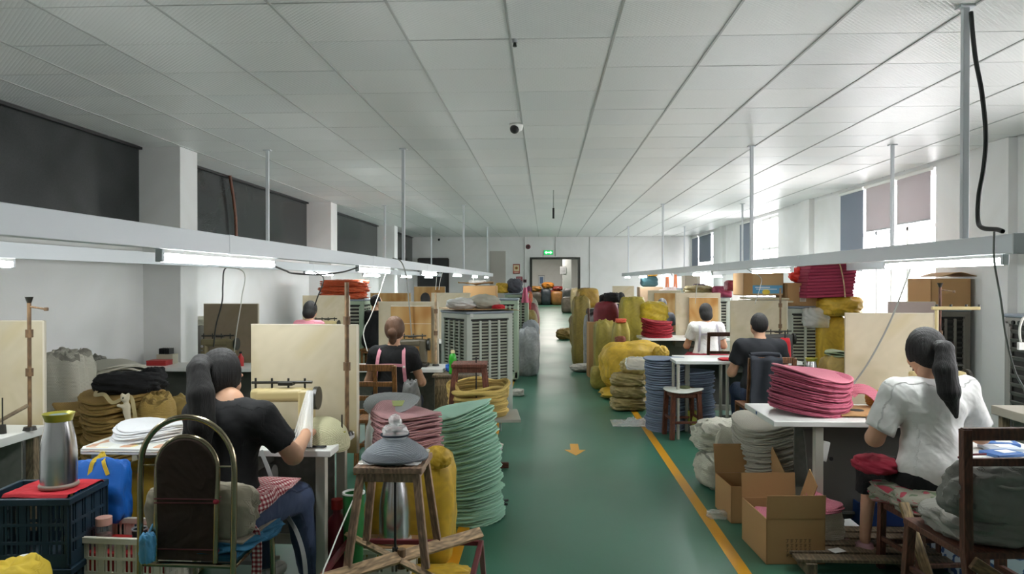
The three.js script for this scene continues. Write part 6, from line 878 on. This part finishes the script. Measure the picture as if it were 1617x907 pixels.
  const bt = thing('storage_tray', 'dark blue plastic tray under the right table', 'tray', [2.2, 0.081, -4.78]); new MB().box(0.5, 0.012, 0.3, [0, 0.006, 0]).box(0.5, 0.14, 0.012, [0, 0.07, 0.15]).box(0.5, 0.14, 0.012, [0, 0.07, -0.15]).box(0.012, 0.14, 0.3, [0.25, 0.07, 0]).box(0.012, 0.14, 0.3, [-0.25, 0.07, 0]).build('walls', std(0x1d3f78, 0.5), bt); new MB().box(0.52, 0.02, 0.02, [0, 0.14, 0.155]).build('rim', std(0x1d3f78, 0.5), bt);
  const pd = thing('leaning_panel', 'dark grey sheet leaning under the right table top', 'panel', [X(1360, 760, 4.55), 0, -4.72]); new MB().box(0.62, 0.6, 0.012, [0.05, 0.40, 0], [0.06, 0, 0.12]).build('panel', M.darkpanel, pd);
  const ph = thing('paper_scrap', 'white paper scrap on the pallet under the right table', 'paper', [X(1327, 876, 4.15), 0.081, -4.2]); new MB().box(0.08, 0.004, 0.06, [0, 0.002, 0], [0, 0.4, 0]).build('paper', M.white, ph);
  new MB(); const sw = thing('table_switch', 'pale switch bracket on the right table leg', 'switch', [X(1298, 710, 4.6), 0.5, -4.56]); new MB().box(0.04, 0.12, 0.03, [0, 0.06, 0], [0, 0, -0.2]).build('bracket', M.white, sw); new MB().cyl(0.012, 0.012, 0.02, [0.03, 0.02, 0.02], [Math.PI / 2, 0, 0]).build('button', M.black, sw);
}
{ // dark wooden chair at the lower right with a jacket-like cushion
  const z = 3.15, l = X(1512, 700, z), t = thing('wooden_chair', 'dark wooden chair with a grey quilted cushion at the lower right', 'chair', [l + 0.235, 0, -z - 0.2], 0.06); const m = M.darkwood, top = Y(676, z, 1560), w = 0.47, hw = w / 2;
  for (const s of [-1, 1]) { const b = new MB(); b.bar([s * (hw - 0.03) - 0.03 * 0, 0.0, 0.28], [s * (hw - 0.02), 0.47, 0.2], 0.04); b.bar([s * (hw - 0.02), 0.45, 0.2], [s * (hw - 0.0), top, 0.22], 0.038); b.build('leg', m, t); new MB().bar([s * (hw + 0.0), 0, -0.24], [s * (hw - 0.02), 0.45, -0.22], 0.04).build('leg', m, t); }
  new MB().box(w + 0.03, 0.052, 0.028, [0, top - 0.02, 0.22]).build('back_rail', m, t); new MB().box(w - 0.03, 0.034, 0.022, [0, Y(728, z, 1560), 0.215]).build('back_rail', m, t);
  new MB().box(w, 0.03, 0.46, [0, 0.455, -0.02]).build('seat', m, t);
  for (const s of [-1, 1]) new MB().bar([s * (hw - 0.02), 0.24, -0.22], [s * (hw - 0.02), 0.24, 0.24], 0.024).build('stretcher', m, t);
  new MB().bar([-hw + 0.02, 0.44, 0.24], [hw + 0.05, 0.12, 0.27], 0.055, 0.02).build('brace', M.rust, t);
  const lg = thing('wooden_lath', 'pale wooden lath leaning diagonally against the dark chair', 'lath'); new MB().bar(P(1427, 795, 3.75).toArray(), [X(1500, 930, 3.3), 0.02, -3.3], 0.045, 0.025).build('lath', wood(0xa58a5c), lg);
  const cz = z - 0.1; const q = sack([l + 0.25, Y(828, z, 1560), -z - 0.06], 0.50, Y(738, z, 1560) - Y(828, z, 1560), 0.2, 0.05, 'grey quilted cushion tied inside the dark chair back', cloth(0x7f7e78), { s: 121, wr: 0.06, f: 6, e: 0.55, seg: 56, name: 'quilted_cushion', cat: 'cushion' }); new MB().tube([[-0.2, 0.2, 0.06], [-0.05, 0.16, 0.1], [0.1, 0.2, 0.085], [0.22, 0.24, 0.05]], 0.008, 6).build('seam', M.greycloth, q);
  sack([l + 0.24, 0.471, -z - 0.22], 0.42, Y(828, z, 1560) - 0.468, 0.4, 0, 'folded grey cloth on the seat of the dark chair', cloth(0x8a8880), { s: 122, e: 0.4, name: 'folded_cloth', cat: 'cloth' });
  // blue boxes, papers and pink felt on the right
  const rz = 3.9, rx = X(1592, 700, rz);
  const rb = thing('storage_box', 'blue and white printed carton at the right picture edge', 'box', [rx + 0.05, 0, -rz - 0.2]); const hb = Y(726, rz, 1590); new MB().box(0.46, hb, 0.42, [0, hb / 2, 0]).build('body', std(0xffffff, 0.5, { map: tex(128, 128, (u, v) => tnoise(u, v, 14, 2) > 0.12 ? [0.75, 0.8, 0.84] : [0.16, 0.30, 0.52], 0.3) }), rb); new MB().box(0.48, 0.02, 0.44, [0, hb + 0.0, 0]).build('lid', M.white, rb);
  for (let i = 0; i < 3; i++) { const k = thing('booklet', ['blue booklet lying nearest on the printed carton', 'white and blue booklet in the middle on the printed carton', 'blue booklet lying farther back on the printed carton'][i], 'booklet', [rx + 0.0 + i * 0.07, hb + 0.011, -rz - 0.05 - i * 0.13], 0.3 - i * 0.3); new MB().box(0.18, 0.018, 0.12, [0, 0.009, 0]).build('cover', std(i === 1 ? 0xb9c6d4 : 0x3f6aa8, 0.4), k); new MB().box(0.08, 0.002, 0.06, [0.02, 0.019, 0]).build('panel', M.white, k); }
  sack([rx + 0.0, 0.0, -4.36], 0.36, Y(694, 4.3, 1590), 0.16, 0, 'dark blue bag standing under the white papers at right', M.navy, { s: 124, e: 0.35 });
  const pp = thing('paper_stack', 'white papers lying beside the woman in white', 'papers', [rx + 0.0, Y(692, 4.3, 1590), -4.36]); for (let i = 0; i < 4; i++) new MB().box(0.24, 0.008, 0.16, [i * 0.008, 0.006 + i * 0.009, 0], [0, 0.3 + i * 0.1, 0]).build('sheet', M.white, pp);
  matPile([V(3.3, 0.757, -4.72), V(3.3, 0.78, -4.72)], 2, 0.16, 0.012, std(0xc4525c, 0.8), [0.008, 2, 0, 0], 'pink_mat', ['salmon mat on the wood-edged table at right', 'upper salmon mat on the wood-edged table at right'], 'salmon mats at right');
  tag(mesh('pink_cloth', sheet(0.5, 0.3, (u, v) => [0.012 + 0.01 * Math.abs(fbm(u * 5, v * 5))], 0.008), M.dustypink), 'dull pink cloth on the floor at the lower right', 'cloth').position.set(2.1, 0, -3.0);
}
// ---------- middle distance, right of the aisle ----------
{
  const g = 'slate blue mats in the pile beside the stool', z = 8.0, x = X(1049, 600, z); matPile([V(x + 0.01, 0.012, -z), V(x + 0.02, 0.35, -z), V(x, Y(566, z, 1049), -z)], 34, 0.215, 0.016, M.slate, [0.008, 2, 0.3, 0], 'slate_mat', ['slate blue mat within the tall pile at the aisle', 'topmost slate blue mat of the tall pile at the aisle'], g, { s: 7, jit: 0.012 });
  const x2 = X(1098, 600, 8.05); matPile([V(x2, 0.012, -8.05), V(x2, 0.62, -8.05)], 28, 0.2, 0.016, M.slate, [0.008, 2, 0.3, 0], 'slate_mat', ['slate blue mat within the pile under the second right table', 'topmost slate blue mat under the second right table'], 'slate blue mats under the table', { s: 8 });
  const sx = X(1079, 650, 7.55), sh = Y(618, 7.45, 1078); stool([sx, 0, -7.6], 0.32, sh, 0.015, 'brown wooden stool with a white lid at the aisle on the right', wood(0x7a4028), 0.1, { leg: 0.045 });
  { const d = thing('curled_disc', 'white curled lid lying on the brown stool at the aisle', 'lid', [sx - 0.0, sh + 0.012, -7.55]); mesh('disc', matGeo(0.185, 0.01, [0.012, 2, 0.8, -0.01], 2, 1.1), std(0xdedfd6, 0.4), d); new MB().add(new THREE.TorusGeometry(0.05, 0.012, 8, 24), [0.01, 0.012, 0], [Math.PI / 2, 0, 0]).build('ring', std(0x59603f, 0.6), d); }
  { const t = thing('glass_bottle', 'clear bottle with a green label standing behind the brown stool', 'bottle', [X(1088, 690, 7.95), 0, -7.78]); new MB().lathe([[0, 0], [0.045, 0], [0.045, 0.3], [0.03, 0.36], [0.02, 0.4], [0.015, 0.4], [0.026, 0.355], [0.04, 0.3], [0.04, 0.006], [0, 0.006]]).build('body', M.clear, t); new MB().lathe([[0.046, 0.1], [0.047, 0.1], [0.047, 0.24], [0.046, 0.24], [0.046, 0.1]]).build('label', std(0xb5b84a, 0.5), t); }
  const tb = thing('extension_table', 'thin-legged white extension table over the slate blue mats', 'table', [X(1105, 565, 7.62), 0, -7.62]); const th = Y(570, 7.5, 1105), tw = 0.55; new MB().box(tw, 0.03, 0.34, [0, th - 0.015, 0]).build('top', M.top, tb); for (const a of [-1, 1]) for (const b of [-1, 1]) new MB().rod([a * (tw / 2 - 0.03), 0, b * 0.14], [a * (tw / 2 - 0.03), th - 0.02, b * 0.14], 0.016).build('leg', M.tableleg, tb);
  sack([X(1153, 570, 7.5), th, -7.55], 0.2, 0.025, 0.2, 0, 'red cloth on the right end of the white extension table', M.redcloth, { s: 131, name: 'cloth', cat: 'cloth', e: 0.7 });
  tag(mesh('plastic_wrap', sheet(0.62, 0.4, (u, v) => [0.006 + 0.07 * Math.max(0, fbm(u * 7 + 2, v * 7)) * (1 - 2 * Math.max(Math.abs(u), Math.abs(v))) * 2.4 + 0.004], 0.002, 36), M.plastic), 'crumpled clear plastic wrap on the floor at the slate blue mats', 'plastic wrap').position.set(X(1012, 668, 8.1), 0, -8.25);
  // tied tan bales
  const bz = 9.2; for (let i = 0; i < 3; i++) sack([X(992, 640, bz), i * 0.145, -bz - 0.02 * i], 0.42, 0.16, 0.36, 0.1 - i * 0.08, ['lowest', 'middle', 'top'][i] + ' tied tan bale in the small stack by the aisle', M.tanbale, { s: 135 + i, e: 0.55, wr: 0.05, f: 9, band: 1, name: 'straw_bale', cat: 'bale' });
  sack([X(1003, 600, bz), 0.435, -bz - 0.05], 0.36, 0.2, 0.3, 0, 'yellow-white bundle in clear plastic on the tied tan bales', sackMat(0xd0b872), { s: 139, wr: 0.07, f: 8, e: 0.8 });
  sack([X(1003, 590, 9.1), 0.52, -9.0], 0.24, 0.15, 0.1, 0, 'clear plastic film over the bundle on the tan bales', M.plastic, { s: 140, wr: 0.06, f: 8, name: 'plastic_film', cat: 'plastic film' });
  // yellow sacks
  sack([X(1000, 570, 10.2), 0.12, -10.3], X(1050, 570, 10.2) - X(951, 570, 10.2), Y(541, 10.2, 1000) - 0.12, 0.62, 0.12, 'large yellow sack lying on its side by the aisle at right', M.yellowsack, { s: 141, e: 0.5, wr: 0.07, f: 6, seg: 56 });
  sack([X(990, 600, 10.0), 0, -10.1], 0.66, 0.13, 0.5, 0, 'flattened yellow sack under the large lying one', M.yellowsack, { s: 142, e: 0.5 });
  sack([X(1044, 555, 10.0), 0.5, -10.0], 0.2, 0.22, 0.2, 0, 'gathered mouth of a yellow sack at the red mats', M.yellowsack, { s: 143, wr: 0.07, f: 9, e: 0.8, name: 'sack_mouth' });
  sack([X(1000, 520, 12.0), 0, -12.05], X(1021, 520, 12) - X(979, 520, 12), Y(471, 12.0, 1000), 0.45, 0, 'tall pale yellow sack standing above the lying sack', sackMat(0xb9a83c), { s: 144, e: 0.4, wr: 0.05, seg: 48 });
  sack([X(1031, 490, 11.9), 0.9, -11.95], X(1054, 490, 11.9) - X(1008, 490, 11.9), Y(477, 11.9, 1030) - 0.9, 0.4, 0.1, 'bright yellow sack bulging beside the tall pale one', sackMat(0xd6b81e), { s: 145, e: 0.6, wr: 0.06, f: 7 });
  sack([X(1042, 540, 11.9), 0, -11.95], 0.34, 0.92, 0.36, 0, 'yellow sack standing under the bright bulging one', M.yellowsack, { s: 146, e: 0.4 });
  sack([X(981, 540, 10.9), 0, -10.95], 0.26, Y(508, 10.9, 981), 0.26, 0, 'narrow yellow sack with an orange label by the tall sack', sackMat(0xb8a645), { s: 147, e: 0.5 });
  sack([X(981, 505, 10.85), Y(510, 10.9, 981), -10.9], 0.15, 0.06, 0.14, 0, 'orange-red cloth on the narrow yellow sack', std(0xd05a40, 0.7), { s: 148, name: 'cloth', cat: 'cloth' });
  sack([X(980, 530, 10.7), 0.55, -10.72], 0.16, 0.24, 0.1, 0, 'dull red netting hanging on the narrow yellow sack', sackMat(0x96503a), { s: 149, e: 0.5, name: 'net_bag', cat: 'bag' });
  sack([X(955, 540, 11.4), 0, -11.5], 0.32, Y(508, 11.4, 955), 0.36, 0.1, 'green-yellow sack standing at the aisle edge', M.greensack, { s: 150, e: 0.45, wr: 0.05 });
  sack([X(949, 575, 10.9), 0, -10.95], 0.3, 0.34, 0.3, 0, 'low green-yellow sack at the aisle edge', M.greensack, { s: 151, e: 0.5 });
  sack([X(958, 500, 12.4), 0.55, -12.5], 0.42, Y(476, 12.4, 958) - 0.55, 0.4, 0, 'dark red sack with black bundles on top at the aisle', M.redsack, { s: 152, e: 0.5, wr: 0.05 });
  sack([X(958, 560, 12.4), 0, -12.5], 0.4, 0.57, 0.4, 0, 'plain sack under the dark red one', M.ochresack, { s: 153, e: 0.4 });
  sack([X(966, 470, 12.4), Y(478, 12.4, 966), -12.5], 0.24, 0.16, 0.24, 0, 'black bundle at the right on the dark red sack', M.blackcloth, { s: 154, wr: 0.05, name: 'cloth_bundle', cat: 'bundle' });
  sack([X(957, 470, 12.6), Y(478, 12.6, 957), -12.75], 0.2, 0.13, 0.22, 0, 'black bundle at the left on the dark red sack', M.blackcloth, { s: 155, wr: 0.05, name: 'cloth_bundle', cat: 'bundle' });
  sack([X(918, 500, 14.0), 0, -14.1], 0.34, Y(470, 14.0, 918), 0.4, 0.1, 'tall ochre sack standing alone at the aisle edge', sackMat(0xa08a40), { s: 156, e: 0.4, wr: 0.05 });
  sack([X(928, 465, 14.2), Y(482, 14.2, 928) - 0.06, -14.3], 0.42, Y(455, 14.2, 928) - Y(482, 14.2, 928) + 0.06, 0.42, 0.2, 'bulging ochre-yellow sack top leaning over the aisle', sackMat(0xc0983a), { s: 157, e: 0.6, wr: 0.05, seg: 48 });
  sack([X(937, 525, 13.2), 0, -13.3], 0.34, Y(497, 13.2, 935), 0.4, 0, 'grey-white sack between the ochre and green-yellow sacks', M.greysack, { s: 158, e: 0.4 });
  carton([X(938, 540, 12.3), 0, -12.35], 0.2, Y(510, 12.2, 938), 0.26, 0.1, 'narrow brown carton at the aisle edge', {});
  sack([X(936, 490, 13.2), Y(497, 13.2, 936), -13.25], 0.22, 0.1, 0.2, 0, 'dark grey cloth on the grey-white sack', std(0x4a4a48, 0.9), { s: 159, name: 'cloth', cat: 'cloth' });
  { const t = thing('pole', 'brown pole leaning at the grey-white sack', 'pole'); new MB().rod(P(929, 487, 12.9).toArray(), [X(934, 550, 12.6), 0.01, -12.6], 0.02).build('pole', M.brownwood, t); const s = thing('white_box', 'white carton standing behind the dark cloth by the aisle', 'box', [X(942, 480, 14.6), 0, -14.7]); new MB().box(0.26, Y(477, 14.6, 940), 0.3, [0, Y(477, 14.6, 940) / 2, 0]).build('box', M.white, s); new MB().box(0.27, 0.012, 0.31, [0, Y(477, 14.6, 940), 0]).build('lid', M.white, s); }
  sack([X(921, 545, 13.4), 0, -13.0], 0.5, 0.14, 0.4, 0, 'heap of white scraps on the floor at the aisle edge', M.whitesack, { s: 160, wr: 0.1, f: 12, e: 0.9, name: 'scrap_heap', cat: 'scraps' });
  // bright red mats
  const rz = 11.2, rx = X(1037, 520, rz); matPile([V(rx, 0.757, -rz), V(rx, Y(508, rz, 1037), -rz)], 15, 0.225, 0.015, M.red, [0.012, 2, 1.4, 0.01], 'red_mat', ['bright red mat in the pile on the third right table', 'topmost bright red mat on the third right table'], 'bright red mats on the third right table', { s: 9, tilt: (q) => [0.05, -0.02 - 0.1 * q] });
  // tops of far coolers and boards
  sack([X(1108, 462, 12.4), Y(470, 12.4, 1112), -12.6], 0.5, 0.2, 0.4, 0, 'tan and green cloth heap on the far right cooler', sackMat(0xa39264), { s: 161, wr: 0.08, f: 8, e: 0.7, name: 'cloth_heap', cat: 'cloth' });
  sack([X(1108, 455, 12.5), Y(462, 12.5, 1112) + 0.02, -12.7], 0.22, 0.12, 0.3, 0, 'dark violet cloth on the tan heap', std(0x3c2c3c, 0.9), { s: 162, wr: 0.06, name: 'cloth', cat: 'cloth' });
  sack([X(1143, 462, 12.2), Y(470, 12.2, 1140), -12.35], 0.3, 0.18, 0.3, 0, 'plum red cloth heap behind the red-skirted woman', std(0x7a2c42, 0.9), { s: 163, wr: 0.06, name: 'cloth_heap', cat: 'cloth' });
  airCooler([X(1108, 500, 12.4), 0, -12.68], 0.45, Y(470, 12.4, 1108), 0.5, 0, 'plain cooler cabinet under the tan cloth heap', { cols: 2, rows: 16, faces: [[0, 0]] });
  sack([X(1163, 455, 11.6), Y(460, 11.6, 1163) , -11.8], 0.24, Y(443, 11.6, 1163) - Y(460, 11.6, 1163), 0.3, 0, 'small crimson sack beside the printed carton', M.redsack, { s: 164, name: 'sack' });
  partition(X(1156, 460, 11.75), X(1174, 460, 11.75), 11.75, Y(460, 11.75, 1163), 'narrow white cupboard side behind the printed carton', M.white, 0.0);
  carton([X(1028, 460, 16.2), 0, -16.4], 0.5, Y(454, 16.2, 1028), 0.5, 0, 'tall pale carton under the teal sack on the right', { mat: std(0xb89c80, 0.85) });
  sack([X(1027, 445, 16.3), Y(454, 16.3, 1027) + 0.01, -16.5], 0.36, 0.24, 0.3, 0, 'teal sack on the tall pale carton', std(0x12363c, 0.8), { s: 165, e: 0.45 });
  sack([X(1027, 436, 16.3), Y(454, 16.3, 1027) + 0.235, -16.5], 0.36, 0.13, 0.28, 0, 'orange-yellow heap spilling from the teal sack', sackMat(0xb98a2c), { s: 166, wr: 0.08, f: 9, e: 0.8 });
  for (const [px, k] of [[1053, 'left'], [1066, 'right']]) { const t = thing('orange_frame', k + ' orange trestle frame behind the far right boards', 'trestle'); const z = 17, x = X(px, 450, z), m = std(0xd0764a, 0.6); new MB().bar([x - 0.1, 0, -z], [x, 1.75, -z], 0.035).bar([x + 0.1, 0, -z], [x + 0.02, 1.75, -z], 0.035).build('legs', m, t); new MB().bar([x - 0.06, 0.9, -z], [x + 0.06, 0.9, -z], 0.03).build('rung', m, t); }
  sack([X(1060, 455, 16.0), 0.9, -16.2], 0.6, 0.55, 0.4, 0, 'white and pink cloth heap before the orange trestles', sackMat(0xd8c4c0), { s: 167, wr: 0.08, f: 8, e: 0.7, name: 'cloth_heap', cat: 'cloth' });
  sack([X(1060, 500, 16.0), 0, -16.2], 0.62, 0.92, 0.45, 0, 'grey bale under the white and pink cloth heap', M.greysack, { s: 168, e: 0.35 });
  boxAt(1082, 1106, 436, 456, 15.3, 0.4, 'grey-brown carton below the far right window', { mat: std(0x9b8f80, 0.85) }); airCooler([X(1094, 500, 15.3), 0, -15.5], 0.5, Y(456, 15.3, 1094), 0.5, 0, 'far cooler under the grey-brown carton', { cols: 2, rows: 14, faces: [[0, 0]] });
}
// ---------- middle distance, left of the aisle ----------
{
  const z = 13.2; carton([X(757, 465, z), Y(477, z, 757), -z - 0.25], X(785, 465, z) - X(733, 465, z), Y(452, z, 757) - Y(477, z, 757), 0.5, 0, 'brown carton with loose sheets behind the large air cooler', {});
  airCooler([X(757, 520, z), 0, -z - 0.25], 0.6, Y(478, z, 757), 0.5, 0, 'pale cooler under the brown carton on the left', { cols: 3, rows: 16, faces: [[0, 0]] });
  tag(mesh('cardboard_sheet', sheet(0.62, 0.5, (u, v) => [0.05 * Math.abs(u) + 0.03 * fbm(u * 4, v * 4) + 0.02], 0.008), M.cardboard), 'loose tan cardboard sheet on the brown carton at left', 'cardboard').position.set(X(750, 450, z), Y(452, z, 757) + 0.02, -z - 0.25);
  sack([X(752, 445, z), Y(452, z, 757) + 0.05, -z - 0.25], 0.3, 0.06, 0.3, 0, 'white cloth on the loose tan sheet at left', M.whitecloth, { s: 171, name: 'cloth', cat: 'cloth' });
  const z2 = 14.7; sack([X(792, 455, z2), Y(464, z2, 797) + 0.01, -z2 - 0.2], 0.26, 0.2, 0.36, 0, 'yellow sack on the third left air cooler', M.yellowsack, { s: 172, wr: 0.05 });
  sack([X(812, 455, z2), Y(464, z2, 815) + 0.01, -z2 - 0.2], 0.3, 0.28, 0.36, 0, 'dark grey bundle on the third left air cooler', std(0x4e5058, 0.9), { s: 173, wr: 0.08, f: 8, e: 0.6 });
  { const t = thing('pink_cloth', 'pink and white cloth hanging at the corner of the third left cooler', 'cloth'); const g = sheet(0.16, 0.3, (u, v) => [0.0, 0, 0], 0.02, 16); const p = g.attributes.position; for (let i = 0; i < p.count; i++) { const u = p.getX(i), s = p.getZ(i) + 0.15; p.setXYZ(i, u * (0.4 + 2 * s), 1.47 - s, p.getY(i) + 0.02 * Math.sin(u * 60)); } g.computeVertexNormals(); mesh('cloth', g, std(0xd97a94, 0.9), t); t.position.set(X(829, 455, 14.4), 0, -14.52); new MB().rod([0, 1.45, 0], [0, 1.5, -0.1], 0.01).build('hook', M.alu, t); }
  sack([X(834, 545, 12.4), 0, -12.4], 0.36, Y(520, 12.4, 834), 0.36, 0, 'pale grey rubbish sack standing beside the left coolers', sackMat(0xc8ccd0), { s: 174, e: 0.5, wr: 0.07, f: 8 });
  sack([X(838, 520, 14.5), 0, -14.6], 0.34, Y(508, 14.5, 838), 0.36, 0, 'bluish rubbish sack farther along the left coolers', std(0xaeb6c0, 0.5), { s: 175, e: 0.5, wr: 0.06, f: 8 });
  for (let i = 0; i < 5; i++) { const q = 16.2 + i * 1.2, c = [0xa08a4a, 0x8a4a4a, 0x9a9a8a, 0xb08a5a, 0x7a7a60][i]; sack([X(838 + (i % 2) * 2, 480, q) - 0.05, 0, -q], 0.4, 0.95 + 0.12 * ((i * 7) % 3), 0.5, 0.2 * i, ['ochre', 'dull red', 'grey', 'tan', 'olive'][i] + ' sack in the row along the left of the far aisle', sackMat(c), { s: 180 + i, e: 0.5, wr: 0.06 }); }
  for (let i = 0; i < 3; i++) sack([X(838 + (i % 2) * 2, 480, 16.2 + i * 1.2) - 0.05, 0.93 + 0.12 * ((i * 7) % 3), -16.2 - i * 1.2], 0.12, 0.3, 0.12, 0, ['red', 'orange', 'plum'][i] + ' cone on the sacks left of the far aisle', std([0xa02a30, 0xb0603a, 0x6a2a4a][i], 0.8), { s: 190 + i, e: 0.8, name: 'thread_cone', cat: 'thread cone' });
  sack([X(818, 575, 10.2), 0, -10.2], 0.16, 0.1, 0.14, 0, 'white plastic scrap on the floor at the second cooler', M.whitesack, { s: 195, wr: 0.06, name: 'plastic_scrap', cat: 'plastic' });
  for (const [px, zz, lab, c] of [[905, 17.5, 'ochre', 0x9a8440], [912, 19.4, 'brown', 0x8a6a40], [903, 21.5, 'tan', 0xb09a70]]) sack([X(px, 500, zz) + 0.15, 0, -zz], 0.42, 0.62, 0.5, 0.2, lab + ' sack low at the right of the far aisle', sackMat(c), { s: px, e: 0.5, wr: 0.06 });
  sack([X(893, 482, 20.2), 0, -20.2], 0.5, 0.3, 0.4, 0, 'tan heap on the floor before the doorway', sackMat(0xa88a4a), { s: 197, wr: 0.1, f: 9, e: 0.8 });
}
// ---------- beyond the doorway ----------
[[846, 49, 0.85, 0.9, 0x5a5248, 'dark'], [862, 49.0, 0.7, 1.1, 0x39424a, 'blue-black'], [880, 49, 0.85, 0.95, 0xa8743a, 'tan'], [866, 50.3, 1.8, 0.98, 0x9a3a2c, 'red']].forEach(([px, z, w, h, c, n], i) => sack([X(px, 470, z), 0, -z], w, h, 1.0, 0, n + ' bale on the floor beyond the doorway', sackMat(c), { s: 201 + i, e: 0.5 }));
[[865, 1.13, 0.8, 0.42, 0xc07a24, 'orange heap'], [846, 0.93, 0.8, 0.36, 0xa8742a, 'ochre heap'], [881, 0.98, 0.75, 0.3, 0x8a2a22, 'dull red heap']].forEach(([px, y, w, h, c, n], i) => sack([X(px, 460, 49.6), y - 0.03, -49.0], w, h, 0.8, 0, n + ' on the bales beyond the doorway', sackMat(c), { s: 211 + i, wr: 0.1, e: 0.8 }));
[[901, 40, 0.9, 1.2, 0x6a6a6a, 'grey'], [896, 37, 0.6, 0.8, 0x7c7468, 'brown-grey'], [909, 36, 0.5, 1.25, 0xc4b48a, 'cream']].forEach(([px, z, w, h, c, n], i) => sack([X(px, 470, z), 0, -z], w, h, 0.8, 0, n + ' bundle at the right side beyond the doorway', sackMat(c), { s: 221 + i, e: 0.5, wr: 0.06 }));
// ---------- draw ----------
scene.traverse((o) => { if (o.isMesh) o.castShadow = o.receiveShadow = true; });
renderer.render(scene, camera);
